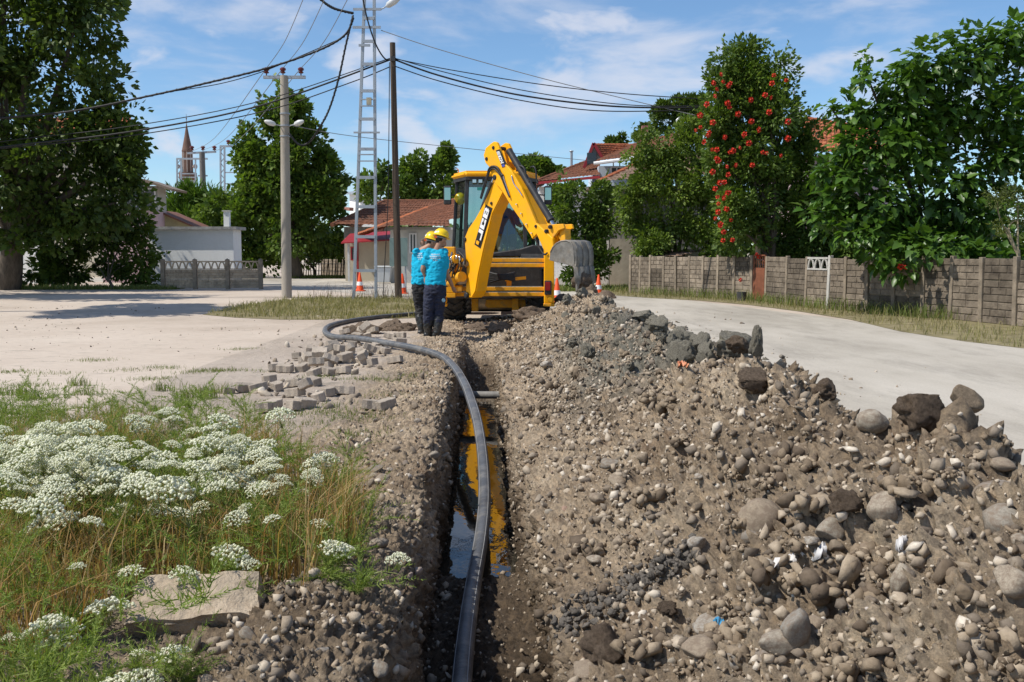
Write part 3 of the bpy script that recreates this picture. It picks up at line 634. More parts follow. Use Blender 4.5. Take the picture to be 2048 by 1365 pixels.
rag('plastic_bag', [(1550, 1155), (1575, 1138), (1600, 1128), (1630, 1120), (1650, 1117)], .045, 'torn strip of white plastic bag on the heap', seed=1)
rag('plastic_scrap', [(1795, 1118), (1800, 1108), (1806, 1102)], .03, 'tiny white plastic scrap on the round upright stone', seed=2)
rag('blue_wrapper', [(1430, 1262), (1436, 1268), (1440, 1272)], .03, 'small blue wrapper beside the slate slab', mat('blue_plastic', (.05, .28, .5), .4, .3, 20), 3)
rag('orange_scrap', [(1360, 735), (1368, 738), (1376, 742)], .07, 'orange plastic scrap on the grey clay', mat('orange_plastic', (.7, .28, .14), .5, .2, 8), 4)

# loose pebbles on the open ground
n = 1100; Pq = np.stack([rs.uniform(-16, -1.6, n), rs.uniform(8.5, 27, n), np.full(n, .004)], 1); Pq = Pq[(perlin(Pq * .35) > -.12)]
V, F = scatter_mesh(r1, Pq, rs.gamma(2, .004, len(Pq)).clip(.004, .03) * (1 + Pq[:, 1] * .03), rs, (1, .8, .5)); tag(link('ground_pebbles', npmesh('ground_pebbles', V, F, M_crumb)), 'scattered pebbles and crumbs on the pale open ground', 'pebbles', None, 'stuff')
n = 500; Pq = np.stack([2.3 + rs.gamma(1.2, .6, n).clip(0, 5), rs.uniform(5, 24, n), np.full(n, .006)], 1)
V, F = scatter_mesh(r1, Pq, rs.gamma(2, .006, len(Pq)).clip(.006, .035) * (1 + Pq[:, 1] * .03) * (1 + 1.2 * (Pq[:, 0] < 3.2)), rs, (1, .8, .5)); tag(link('road_pebbles', npmesh('road_pebbles', V, F, M_crumb)), 'loose crumbs spilled from the heap onto the road', 'pebbles', None, 'stuff')
# ================================================================ weeds in the foreground, grass
M_umb = leafmat('umbel_white', [(.60, .60, .44), (.82, .80, .68), (.72, .72, .55), (.78, .76, .62)], .8, .2, .1)
M_fern = leafmat('feathery_green', [(.13, .19, .035), (.20, .27, .06), (.28, .32, .09), (.16, .23, .055)], .6, .3, .2)
M_stem = mat('weed_stem', (.20, .22, .07), .7, .3, 8, bstr=0, rnd=.3)
M_dry = leafmat('dry_grass', [(.36, .22, .085), (.44, .30, .13), (.28, .14, .05), (.48, .38, .2), (.20, .10, .04)], .8, .25, .1)
M_grass = leafmat('green_grass', [(.09, .14, .03), (.15, .19, .05), (.22, .22, .08), (.12, .17, .04)], .7, .25, .15)
M_verge = leafmat('verge_grass', [(.30, .25, .13), (.20, .19, .075), (.40, .34, .20), (.14, .16, .05), (.33, .27, .15)], .8, .25, .1)
rv = np.random.RandomState(3)
def blades(P, h, lean, w, rs):
    n = len(P); a = rs.uniform(0, 6.283, n); dx = np.stack([np.cos(a), np.sin(a), 0 * a], 1); sd_ = np.stack([-np.sin(a), np.cos(a), 0 * a], 1)
    b2 = rs.uniform(0, 6.283, n); sd_ = np.stack([np.cos(b2), np.sin(b2), 0 * b2], 1)
    up = np.array([0, 0, 1.]); h = np.asarray(h)[:, None]; ln = np.asarray(lean)[:, None]; w = np.asarray(w)[:, None]
    m1 = P + up * h * .55 + dx * ln * h * .25; tip = P + up * h * (1 - .25 * ln) + dx * ln * h
    V = np.stack([P - sd_ * w / 2, P + sd_ * w / 2, m1 - sd_ * w * .4, m1 + sd_ * w * .4, tip], 1).reshape(-1, 3); b = np.arange(n)[:, None] * 5
    return V, np.concatenate([b + np.array([[0, 1, 3]]), b + np.array([[0, 3, 2]]), b + np.array([[2, 3, 4]])], 0)
def field(n, x0, x1, y0, y1, f):
    P = np.stack([rv.uniform(x0, x1, n), rv.uniform(y0, y1, n), np.zeros(n)], 1); return P[f(P)]
def zfix(P):
    j = np.clip(np.searchsorted(Yr, P[:, 1]), 0, nr - 1); L_ = xleft[j]; R_ = xl[j]
    u = np.clip((P[:, 0] - L_) / (R_ - L_), 0, .985); k = np.clip(np.searchsorted(uL, u), 0, segL - 1)
    z = np.where(P[:, 0] > L_ + .3, G2[j, k, 2], 0); P[:, 2] = np.maximum(z, 0) - .005; return P
def wedge(P):   # the weedy patch: right limit leans with distance
    x, y = P[:, 0], P[:, 1]; lim = np.interp(y, [2.4, 3.3, 4, 5, 6, 7.5, 9], [-.85, -.9, -.66, -.74, -1.3, -2.0, -3.6])
    slabm = ~((np.abs(x + 1.15) < .36) & (np.abs(y - 3.4) < .42))
    return (x < lim + .12 * perlin(P * 3)) & slabm
def nz(P, s, o=0): return perlin(P * s + o)
P = zfix(field(27000, -4.5, -.5, 2.4, 7.5, wedge)); g = nz(P, .9, 3) + .25 * (1 - np.abs(P[:, 1] - 4.2)) > -.05; P = P[g]
V, F = blades(P, rv.uniform(.12, .52, len(P)), rv.uniform(.1, .9, len(P)), rv.uniform(.003, .007, len(P)), rv)
tag(link('dry_grass', npmesh('dry_grass', V, F, M_dry)), 'dry straw-coloured grass among the white flowers', 'grass', None, 'stuff')
P = zfix(field(6000, -5, -.5, 2.4, 8.5, wedge)); P = P[nz(P, 1.1, 9) > -.2]
V, F = blades(P, rv.uniform(.10, .36, len(P)), rv.uniform(.1, .8, len(P)), rv.uniform(.003, .006, len(P)), rv)
tag(link('green_weeds', npmesh('green_weeds', V, F, M_grass)), 'green grass stems among the white flowers', 'grass', None, 'stuff')
# feathery foliage masses
def frond(n, rs, ln=.2):
    V = []; F = []
    for _ in range(n):
        a = rs.uniform(0, 6.283); el = rs.uniform(.3, 1.2); d = np.array([math.cos(a) * math.cos(el), math.sin(a) * math.cos(el), math.sin(el)]); L_ = ln * rs.uniform(.6, 1.3); p = np.zeros(3)
        for s_ in range(20):
            t = (s_ + 1) / 20.; q = d * L_ * t + np.array([0, 0, -.25 * L_ * t * t])
            for __ in range(3):
                e = rs.normal(size=3); e /= np.linalg.norm(e); e = e * .8 + d * .6; l = .034 * (1.25 - t) * rs.uniform(.6, 1.3); sd_ = np.cross(e, rs.normal(size=3)); sd_ /= np.linalg.norm(sd_)
                b = len(V); V += [q - sd_ * .0016, q + sd_ * .0016, q + e * l]; F.append([b, b + 1, b + 2])
    return np.array(V), np.array(F)
fr = [frond(5, rv, .2) for _ in range(5)]
P = zfix(field(2200, -4.6, -.5, 2.5, 8.0, wedge)); P = P[nz(P, 1.0, 40) > -.35][:900]; VV = []; FF = []; n0 = 0
for p in P:
    V, F = fr[rv.randint(5)]; a = rv.uniform(0, 6.28); c, s_ = math.cos(a), math.sin(a); sc = rv.uniform(.8, 1.7); X = np.stack([V[:, 0] * c - V[:, 1] * s_, V[:, 0] * s_ + V[:, 1] * c, V[:, 2]], 1) * sc + p + np.array([0, 0, rv.uniform(.0, .3)])
    VV.append(X); FF.append(F + n0); n0 += len(X)
tag(link('feathery_leaves', npmesh('feathery_leaves', np.concatenate(VV), np.concatenate(FF), M_fern)), 'feathery green leaves filling the weed patch', 'weeds', None, 'stuff')
# umbel prototypes
def umbel_mesh(rs, r=.075):
    V = []; F = []; nf = 0; n = 30; mi = []
    for k in range(n):
        t = math.sqrt((k + .5) / n); a = k * 2.39996; x, y = r * t * math.cos(a), r * t * math.sin(a); z = .035 * (1 - t * t) * r / .075 + rs.uniform(-.004, .004)
        q = np.array([x, y, z]); s_ = .0145 * r / .075 * rs.uniform(.85, 1.2)
        for m_ in range(7):
            e = rs.normal(size=3); e[2] = abs(e[2]) * .6; e /= np.linalg.norm(e); c0 = q + e * s_ * .75
            IV, IF = ICO[1]; X = IV * s_ * .36 * rs.uniform(.7, 1.2) + c0; V.append(X); F.append(IF + nf); nf += len(X); mi += [0] * len(IF)
        sd_ = np.array([-math.sin(a), math.cos(a), 0]) * .0012; b = np.array([0, 0, -.055]); X = np.array([b - sd_, b + sd_, q]); V.append(X); F.append(np.array([[0, 1, 2]]) + nf); nf += 3; mi.append(1)
    return npmesh('umbel', np.concatenate(V), np.concatenate(F), [M_umb, M_stem], False, mi)
UM = [umbel_mesh(rv, r) for r in (.07, .08, .06, .09)]
FM = [npmesh('foliage', *frond(9, rv, .17), M_fern) for _ in range(4)]
def plant(x, y, z, h, heads, lab, group):
    t = thing('white_umbel_plant', lab, 'wildflower', (x, y, z), group); st = MB(); r_ = rv
    top = Vector((r_.uniform(-.06, .06), r_.uniform(-.06, .06), h * .55)); o0 = Vector((x, y, z)); st.tube([o0, o0 + top * .5 + Vector((.01, 0, 0)), o0 + top], [.005, .004, .0035], 5)
    for k in range(heads):
        a = r_.uniform(0, 6.28); rad = r_.uniform(.04, .22) if heads > 1 else .02; e = Vector((top.x + math.cos(a) * rad, top.y + math.sin(a) * rad, h * r_.uniform(.6, 1.08)))
        st.tube([o0 + top, o0 + top * .5 + e * .5 + Vector((0, 0, -.01)), o0 + e + Vector((0, 0, -.05))], [.003, .0025, .002], 4)
        u = link('flower_head', UM[r_.randint(4)], t, e); u.rotation_euler = (r_.uniform(-.35, .35), r_.uniform(-.35, .35), r_.uniform(0, 6)); s_ = r_.choice([.4, .6, .75, .9, 1.0]) * r_.uniform(.85, 1.15); u.scale = (s_, s_, s_ * r_.uniform(.8, 1.2))
    st.build('stem', M_stem, t)
    for k in range(2):
        f_ = link('foliage', FM[r_.randint(4)], t, (0, 0, h * r_.uniform(.05, .5))); f_.rotation_euler = (0, 0, r_.uniform(0, 6)); s_ = r_.uniform(.8, 1.4); f_.scale = (s_, s_, s_)
    return t
cnt = 0
while cnt < 52:                                   # the dense bed
    px, py = rv.uniform(20, 530), rv.uniform(785, 945); h = rv.uniform(.32, .55)
    if py < 800 + abs(px - 380) * .15: continue
    p = gp(px, py, h); pz = zfix(np.array([[p.x, p.y, 0.]]))[0, 2]; plant(p.x, p.y, pz, h - pz, 4, 'white umbel flower plant in the ' + ('back' if py < 855 else ('middle' if py < 900 else 'front')) + ' of the dense bed, ' + ('left edge' if px < 150 else ('left half' if px < 280 else ('right half' if px < 410 else 'right end'))), 'dense bed of white flowers'); cnt += 1
for k, (px, py, h, n, lab) in enumerate([(120, 995, .42, 3, 'white umbel plant with three heads at the left edge of the dry grass'), (575, 1042, .36, 1, 'single fine white umbel above the green weeds'), (655, 1098, .30, 1, 'white umbel plant nearest the trench bank, middle'), (140, 1112, .36, 1, 'round drooping white umbel over the dry grass at left'), (460, 990, .40, 3, 'broad white umbel group before the dense bed'), (600, 915, .34, 2, 'white umbel plant at the right end of the bed'), (665, 970, .34, 2, 'pale umbel plant near the trench bank, upper'), (640, 915, .34, 1, 'small white umbel right of the bed'), (715, 1130, .26, 2, 'pale umbel plant leaning over the trench bank'), (350, 1110, .30, 1, 'small white umbel in the middle of the weeds'), (160, 1165, .26, 2, 'small white umbels low at the left'), (80, 1280, .22, 3, 'low white umbels in the bottom left corner'), (265, 1285, .2, 1, 'white umbel hanging at the end of the concrete slab'), (20, 1320, .2, 2, 'white umbels at the very corner of the frame'), (480, 1115, .26, 2, 'pale small umbels above the concrete slab'), (540, 985, .38, 3, 'white umbel plant in the middle right of the patch'), (690, 1070, .28, 2, 'pale umbels beside the stones of the bank'), (200, 1330, .16, 2, 'white umbels left of the bottom stone'), (360, 1335, .12, 1, 'tiny white umbel in front of the slab'), (300, 950, .46, 4, 'white umbel plant at the near side of the bed'), (60, 930, .48, 4, 'white umbel plant at the near left of the bed'), (400, 960, .42, 3, 'white umbel plant before the bed, centre'), (555, 945, .36, 2, 'greenish umbel plant between bed and bank'), (240, 1010, .4, 2, 'white umbel plant behind the dry stalks')]):
    p = gp(px, py, h); pz = zfix(np.array([[p.x, p.y, 0.]]))[0, 2]; plant(p.x, p.y, pz, max(.1, h - pz), n, lab, 'white flowers in front of the bed')
# low plants on the plaza rim and in the ground
V, F = [], []
def tufts(name, cents, n, rad, hh, m, lab, w=.006, spread=.5):
    P = []
    for (x, y) in cents:
        k = max(4, int(n * rv.uniform(.6, 1.4))); a = rv.normal(size=(k, 2)) * rad; P.append(np.stack([x + a[:, 0], y + a[:, 1] * .6, np.zeros(k)], 1))
    P = zfix(np.concatenate(P)); P = P[(P[:, 0] < -.75) | (P[:, 1] > 21)]
    V, F = blades(P, rv.uniform(hh * .4, hh, len(P)), rv.uniform(.1, spread, len(P)), rv.uniform(w * .6, w, len(P)), rv)
    return tag(link(name, npmesh(name, V, F, m)), lab, 'grass', None, 'stuff')
cg = [tuple(gp(px, py)[:2]) for px, py in [(430, 745), (460, 744), (400, 747), (720, 765), (760, 770), (740, 848), (700, 850), (660, 822), (600, 860), (780, 800), (620, 840), (720, 880), (690, 835), (640, 760), (560, 745), (820, 760), (60, 772), (120, 748), (250, 742), (330, 737), (185, 722), (300, 760), (480, 700), (20, 745)]]
tufts('sparse_grass', cg, 160, .16, .06, M_grass, 'thin green grass in the trodden ground by the blocks', .006, .9)
cg = [tuple(gp(px, py)[:2]) for px, py in [(395, 790), (370, 800), (325, 785), (445, 790), (170, 790), (30, 790), (60, 800), (160, 772), (420, 800)]]
tufts('weed_tufts', cg, 90, .07, .16, M_grass, 'green weed tufts at the edge of the open ground', .008, .6)
# island round the poles and the verge below the fence
def poly_in(P, poly):
    x, y = P[:, 0], P[:, 1]; r_ = np.zeros(len(P), bool); j = len(poly) - 1
    for i in range(len(poly)):
        xi, yi = poly[i]; xj, yj = poly[j]; c = ((yi > y) != (yj > y)) & (x < (xj - xi) * (y - yi) / (yj - yi + 1e-12) + xi); r_ ^= c; j = i
    return r_
isl = [tuple(gp(px, py)[:2]) for px, py in [(405, 630), (480, 612), (550, 603), (620, 597), (700, 596), (790, 597), (860, 604), (900, 612), (900, 632), (830, 637), (700, 641), (560, 640), (470, 636)]]
M_islg = mat('dry_turf', (.20, .17, .09), .95, .4, 2.5, bstr=.5, bscale=25, dirt=(.34, .29, .21), dirt_amt=.6, spec=.1)
MB().add([(x, y, .006) for x, y in isl], [list(range(len(isl)))]).build('grass_island', M_islg)['kind'] = 'structure'
verge = [tuple(gp(px, py)[:2]) for px, py in [(1205, 590), (1300, 597), (1400, 602), (1500, 611), (1600, 624), (1700, 640), (1800, 664), (1930, 684), (2048, 698), (2300, 735), (2300, 650), (2030, 636), (1900, 624), (1780, 612), (1600, 598), (1450, 588), (1300, 580), (1200, 578)]]
MB().add([(x, y, .008) for x, y in verge], [list(range(len(verge)))]).build('grass_verge', M_islg)['kind'] = 'structure'
def grassfield(name, poly, n, hh, m, lab, w):
    xs = [p[0] for p in poly]; ys = [p[1] for p in poly]; P = np.stack([rv.uniform(min(xs), max(xs), n), rv.uniform(min(ys), max(ys), n), np.full(n, .005)], 1); P = P[poly_in(P, poly)]; P = P[nz(P, .8, 2) > -.25]
    V, F = blades(P, hh * rv.gamma(3, .25, len(P)), rv.uniform(.1, .9, len(P)), rv.uniform(w * .6, w, len(P)), rv); return tag(link(name, npmesh(name, V, F, m)), lab, 'grass', None, 'stuff')
grassfield('island_grass', isl, 15000, .13, M_verge, 'dry grass growing round the feet of the poles', .016)
grassfield('verge_grass', verge, 26000, .17, M_verge, 'dry grass along the foot of the concrete fence', .014)
wv = [(p[0] + .15, p[1] - .25) for p in [gp(x, y) for x, y in zip(np.linspace(1270, 2040, 60), np.interp(np.linspace(1270, 2040, 60), [1261, 1468, 1656, 1846, 2030], [588, 601, 621, 638, 656]))]]
tufts('fence_weeds', wv, 34, .22, .42, M_grass, 'taller green weeds along the foot of the concrete fence', .018, .7)
br = np.array([gp(px, 598) + Vector((0, rv.uniform(-1, 1), 0)) for px in rv.uniform(620, 850, 260)]); br[:, 2] = 0
V, F = blades(br, rv.uniform(.3, .75, 260), rv.uniform(.2, .9, 260), np.full(260, .008), rv); tag(link('dead_stalks', npmesh('dead_stalks', V, F, mat('dead_stalk', (.16, .11, .08), .9, .3, 5))), 'dead brown weed stalks between the poles', 'weeds', None, 'stuff')
# ================================================================ the digger
M_yel = mat('machine_yellow', (.96, .435, .0), .45, .05, 2, bstr=.03, bscale=15, dirt=(.55, .30, .07), dirt_amt=.45, spec=.3)
M_yeld = mat('machine_yellow_worn', (.86, .39, .004), .5, .15, 4, bstr=.1, bscale=20, dirt=(.30, .2, .11), dirt_amt=.6, spec=.4)
M_blk = mat('black_plastic', (.028, .028, .03), .5, .3, 6, bstr=.1, dirt=(.10, .095, .085), dirt_amt=.5)
M_rub = mat('hose_rubber', (.018, .018, .019), .55, .3, 9, bstr=0)
M_ste = mat('worn_steel', (.21, .195, .17), .55, .4, 5, metal=.3, bstr=.35, bscale=22, dirt=(.20, .16, .115), dirt_amt=.8)
M_rail = mat('rail_steel', (.55, .5, .4), .35, .25, 6, metal=.7, bstr=.1, dirt=(.25, .2, .1), dirt_amt=.6)
M_chr = mat('chrome', (.6, .6, .6), .15, .05, 5, metal=1, bstr=0)
M_tyre = mat('tyre_rubber', (.03, .029, .028), .85, .3, 6, bstr=.3, dirt=(.12, .1, .08), dirt_amt=.6)
M_wht = mat('decal_white', (.8, .8, .8), .5, .02, 3, bstr=0)
M_dblk = mat('decal_black', (.012, .012, .013), .45, .05, 3, bstr=0)
M_red = mat('tail_lens', (.30, .01, .01), .2, .1, 8, bstr=0)
M_glass = glassmat('cab_glass', (.55, .68, .66), .09)
M_in = mat('cab_interior', (.03, .032, .034), .8, .2, 5, bstr=0)
DG = Vector((-.35, 21.2, 0))
dg = thing('backhoe_digger', 'yellow and black backhoe digger working at the end of the trench', 'digger', DG)
un = Vector((.7071, -.7071, 0)); nn = Vector((.7071, .7071, 0))       # boom plane: swung to the right; nn points away from the camera
FT = Vector((at(945, 580, 19.25).x, 19.25, .7))
def c2(x, y): return (780 + x / 3.25, 260 + y / 3.25)                 # coordinates measured on an enlarged crop
def bpnt(x, y, off=0.): px, py = c2(x, y); return onplane(px, py, FT + nn * off, nn)
def bpoly(pts, off=0.): return [bpnt(x, y, 0) + nn * off for x, y in pts]
boom = [(690, 300), (735, 330), (742, 385), (662, 545), (605, 775), (570, 940), (552, 1050), (528, 1093), (500, 1093), (485, 1065), (490, 900), (478, 735), (478, 700), (500, 645), (545, 580), (590, 500), (630, 420), (660, 350)]
bo = MB().prism(bpoly(boom, .02), nn * .30).build('boom', M_yel, dg, bev=.02, seg=2)
kn = MB(); k0 = bpnt(700, 315)
dip = [(664, 90), (684, 77), (702, 82), (716, 112), (745, 205), (800, 270), (862, 375), (915, 500), (960, 608), (1018, 660), (1066, 705), (1072, 760), (1062, 820), (1046, 852), (1020, 812), (985, 730), (962, 680), (932, 712), (924, 690), (860, 590), (800, 505), (735, 395), (690, 345), (668, 290), (655, 245), (628, 215), (616, 165), (630, 120)]
di = MB().prism(bpoly(dip[15:25] + dip[5:15] if 0 else dip, -.04), nn * .07)
di.prism(bpoly(dip, -.04 + .30), nn * .07)
di.prism(bpoly([(655, 262), (720, 240), (800, 280), (862, 385), (915, 510), (958, 612), (1012, 668), (1040, 760), (1030, 800), (990, 725), (962, 660), (932, 690), (862, 580), (800, 495), (735, 385), (690, 335)], .025), nn * .24)
di = di.build('dipper_arm', M_yel, dg, bev=.012)
def pins(parent, lst, mm=M_rub, r=.035, o0=-.06):
    p = MB()
    for x, y in lst: c = bpnt(x, y); p.lathe(c + nn * o0, [(.001, 0), (r * .7, 0), (r, .015), (r, .40), (r * .6, .41), (.001, .41)], 14, nn)
    return p.build('pivot_pin', mm, parent, smooth='auto')
pins(di, [(690, 310)], r=.05); pins(di, [(638, 190)], r=.035); pins(di, [(682, 118)], r=.035); pins(di, [(1048, 632)], r=.035); pins(di, [(1023, 660)], r=.035); pins(di, [(958, 628)], r=.03)
pins(bo, [(482, 713)], r=.045, o0=-.005); pins(bo, [(495, 1075)], r=.06, o0=-.02); pins(bo, [(655, 478)], r=.03, o0=-.005)
# black plate with the maker's letters
plate = [(545, 745), (618, 485), (662, 510), (584, 772)]
pl = MB().prism(bpoly(plate, .014), nn * .005).build('name_plate', M_dblk, bo)
q0, q1, q3 = bpnt(545, 745), bpnt(618, 485), bpnt(584, 772); ax = q1 - q0; ay = q3 - q0        # ax: reading direction, ay: letter top -> bottom
def letters(name, glyphs, parent, q0, ax, ay, off, m, t0, t1, u0, u1):
    n = len(glyphs); g = MB(); wd = (t1 - t0) / n
    for k, strokes in enumerate(glyphs):
        for (x0, y0, x1, y1) in strokes:
            A = t0 + wd * (k + .06 + .88 * min(x0, x1)); B = t0 + wd * (k + .06 + .88 * max(x0, x1)); c0 = u0 + (u1 - u0) * min(y0, y1); c1 = u0 + (u1 - u0) * max(y0, y1)
            g.prism([q0 + ax * A + ay * c0, q0 + ax * B + ay * c0, q0 + ax * B + ay * c1, q0 + ax * A + ay * c1], nn * off)
    return g.build(name, m, parent)
w_ = .3
GJ = [(.64, 0, 1, 1), (0, .74, .66, 1)]
GC = [(0, 0, .36, 1), (.34, 0, 1, .24), (.34, .76, 1, 1), (.68, .2, 1, .38), (.68, .62, 1, .78)]
GB = [(0, 0, .36, 1), (.34, 0, .9, .2), (.34, .4, .92, .58), (.34, .8, .9, 1), (.7, .18, 1, .42), (.7, .56, 1, .82)]
letters('lettering', [GJ, GC, GB], pl, q0, ax, ay, -.012, M_wht, .17, .97, .2, .86)
letters('logo_square', [[(0, 0, 1, 1)]], pl, q0, ax, ay, -.012, M_yel, .05, .14, .3, .7)
# model plate on the dipper head
pl2 = MB().prism(bpoly([(698, 135), (722, 128), (766, 215), (742, 250)], -.045), nn * .006).build('model_plate', M_dblk, di)
q0, q1, q3 = bpnt(698, 135) - nn * .045, bpnt(742, 250) - nn * .045, bpnt(722, 128) - nn * .045; ax = q1 - q0; ay = (q3 - q0)
G3 = [(0, 0, 1, .2), (0, .4, 1, .6), (0, .8, 1, 1), (.68, .1, 1, .9)]; GX = [(0, 0, .34, .4), (.66, 0, 1, .4), (.3, .36, .7, .64), (0, .6, .34, 1), (.66, .6, 1, 1)]
letters('model_lettering', [[(1 - a, b, 1 - c, d) for a, b, c, d in G3], GC, GX], pl2, q0, ax, -ay, -.009, M_wht, .08, .78, -.85, -.15)
letters('blue_tab', [[(0, 0, 1, 1)]], pl2, q0, ax, ay, -.009, mat('decal_blue', (.05, .08, .4), .5, .1, 3, bstr=0), .82, .95, .15, .85)
# bucket ram, hoses, links
def ram(parent, a, b, r0, r1, off, split=.62):
    A, B = bpnt(*a) + nn * off, bpnt(*b) + nn * off; Mp = A.lerp(B, split)
    c = MB().tube([A, Mp], r0, 14).build('ram_cylinder', M_blk, parent, smooth='auto'); MB().tube([Mp - (Mp - A) * .01, B], r1, 12).build('ram_rod', M_chr, c, smooth='auto')
    MB().tube([Mp - (B - A).normalized() * .05, Mp], r0 * 1.18, 14).build('gland_nut', M_blk, c, smooth='auto')
ram(di, (740, 130), (1035, 625), .062, .035, .13, .93)
ram(di, (560, 520), (655, 260), .05, .032, .16, .7)
def hose(parent, pts, r=.018, off=-.03, name='hose', m=M_rub):
    return MB().tube(spline([bpnt(x, y) + nn * (off if not hasattr(off, '__len__') else off[k]) for k, (x, y) in enumerate(pts)], 6), r, 8).build(name, m, parent, smooth=True)
hose(di, [(605, 445), (625, 370), (648, 300), (660, 255), (685, 240), (715, 250), (735, 285), (750, 300)], .022, -.06)
hose(di, [(610, 450), (635, 372), (655, 300), (672, 262), (695, 255), (722, 280), (745, 320), (775, 395), (795, 440)], .016, -.07)
hose(di, [(750, 300), (765, 350), (785, 405), (795, 440)], .010, -.06, 'steel_line', M_chr)
hose(di, [(800, 270), (805, 245), (830, 235), (850, 255), (862, 310), (880, 340)], .02, .1)
hose(di, [(850, 240), (872, 235), (885, 260), (890, 320), (900, 345)], .016, .25)
hose(di, [(805, 300), (820, 350), (850, 390), (875, 430)], .012, -.06, 'steel_line', M_chr)
hose(di, [(960, 705), (990, 770), (1020, 810), (1040, 800)], .016, -.07)
for x, y in [(838, 485), (868, 545), (902, 615), (935, 672)]: MB().lathe(bpnt(x, y) - nn * .075, [(.001, 0), (.014, 0), (.014, .05), (.001, .05)], 8, nn).build('hose_clamp', M_chr, di)
lk_ = MB()
lk_.prism(bpoly([(1020, 655), (1050, 615), (1125, 612), (1133, 640), (1095, 655), (1070, 690), (1040, 720)], .0), nn * .05); lk_.prism(bpoly([(1020, 655), (1050, 615), (1125, 612), (1133, 640), (1095, 655), (1070, 690), (1040, 720)], .22), nn * .05)
lk_.prism(bpoly([(1085, 640), (1120, 640), (1125, 735), (1090, 740)], .06), nn * .16)
lk_.build('bucket_link', M_yeld, di, bev=.008)
# bucket
bk = [(1066, 848), (1070, 795), (1085, 762), (1110, 735), (1140, 720), (1175, 716), (1205, 728), (1221, 765), (1226, 830), (1222, 888)]
lip = [(1228, 890), (1236, 950), (1240, 1000)]
BW = .52; b0 = -.12
bu = MB(); bu.prism(bpoly(bk, b0), nn * .03); bu.prism(bpoly(bk, b0 + BW - .03), nn * .03)
bu = bu.build('bucket', M_ste, dg, bev=.004)
sh = MB(); prof = [bpnt(x, y) for x, y in bk[1:] + lip]; V = []
for o in (b0 - .004, b0 + BW + .004): V += [p + nn * o for p in prof]
m_ = len(prof); sh.add(V, [[k, k + 1, m_ + k + 1, m_ + k] for k in range(m_ - 1)]); so_ = sh.build('bucket_shell', M_ste, bu, smooth=True); so_.modifiers.new('t', 'SOLIDIFY').thickness = .025
for t_ in (.2, .5, .8):
    rb = MB(); pr = [bpnt(x, y) + un * .014 for x, y in bk[5:] + lip[:2]]; V = []
    for o in (b0 + BW * t_ - .025, b0 + BW * t_ + .025): V += [p + nn * o for p in pr]
    n_ = len(pr); rb.add(V, [[k, k + 1, n_ + k + 1, n_ + k] for k in range(n_ - 1)]); r__ = rb.build('wear_strip', M_ste, bu); r__.modifiers.new('t', 'SOLIDIFY').thickness = .02
for k in range(4):
    c = bpnt(1236, 985) + nn * (b0 + .06 + k * (BW - .12) / 3); MB().prism([c + nn * -.03 + un * .02, c + nn * .03 + un * .02, c + nn * .012 + Vector((0, 0, -.17)), c - nn * .012 + Vector((0, 0, -.17))], un * -.045).build('tooth', M_ste, bu, bev=.004)
mud = npmesh('mud', *rockshape(3, 411, .5, 2.2), M_clod, True); o = link('clinging_mud', mud, bu, bpnt(1215, 985) + nn * (b0 + .26) - DG); o.scale = (.16, .16, .16)
o = link('clinging_mud', mud, bu, bpnt(1290, 1060) + nn * (b0 + .2) - DG); o.scale = (.10, .12, .14)
# side-shift frame
def P3(px, py, Y): return at(px, py, Y)
fr_ = MB()
for py, m in ((521, 0), (531, 0), (578, 0), (589, 0)):
    a, b = P3(893, py, 20.0), P3(1090, py, 20.0); MB().bar(a, b, .10, .075).build('slide_rail', M_yeld, dg, bev=.008); MB().bar(a + Vector((.1, -.03, .045)), b + Vector((-.05, -.03, .045)), .03, .016).build('rail_face', M_rail, dg)
for px in (1098, 884):
    leg = MB(); s_ = P3(px, 500, 19.95); e_ = P3(px, 607, 19.95); leg.bar(s_, e_, .2, .24, (0, 1, 0)); leg = leg.build('stabiliser_leg', M_yel, dg, bev=.015)
    MB().box(P3(px - 2, 576, 19.80), (.14, .05, .28)).build('tail_lamp_housing', M_blk, leg, bev=.01); MB().box(P3(px - 2, 573, 19.77), (.10, .03, .17)).build('tail_lamp', M_red, leg, bev=.005)
    MB().box(P3(px, 610, 19.95), (.22, .26, .06)).build('stabiliser_foot', M_yeld, leg, bev=.01)
    MB().lathe(P3(px + 2, 600, 19.80), [(.001, 0), (.05, 0), (.05, .04), (.001, .04)], 14, (0, -1, 0)).build('leg_pin', M_yeld, leg)
kp = MB()                                                   # kingpost and slew gear left of the boom
for (px, py, w, h, d) in [(900, 540, .22, .9, .3), (905, 560, .42, .14, .3), (903, 577, .44, .12, .26), (912, 524, .3, .12, .25), (897, 590, .3, .1, .3), (918, 545, .14, .3, .2)]: kp.box(P3(px, py, 19.75), (w, d, h))
kp = kp.build('kingpost', M_yeld, dg, bev=.015)
for (px, py, r, l) in [(912, 556, .1, .25), (918, 563, .07, .2), (905, 520, .09, .2), (895, 566, .08, .2), (922, 530, .055, .2)]: MB().lathe(P3(px, py, 19.5), [(.001, 0), (r * .8, 0), (r, .03), (r, l), (.001, l)], 14, (.5, -.8, .1)).build('hydraulic_fitting', M_yeld if r > .07 else M_ste, kp, smooth='auto')
rh = random.Random(8)
for k in range(13):
    a = P3(rh.uniform(893, 925), rh.uniform(502, 520), 19.5); b = P3(rh.uniform(893, 928), rh.uniform(525, 575), 19.45); c = (a + b) / 2 + Vector((rh.uniform(-.15, .15), -.15, rh.uniform(-.05, .12)))
    MB().tube(spline([a, c, b], 6), rh.choice([.014, .018, .022]), 7).build('hose', M_rub if k % 4 else M_chr, kp, smooth=True)
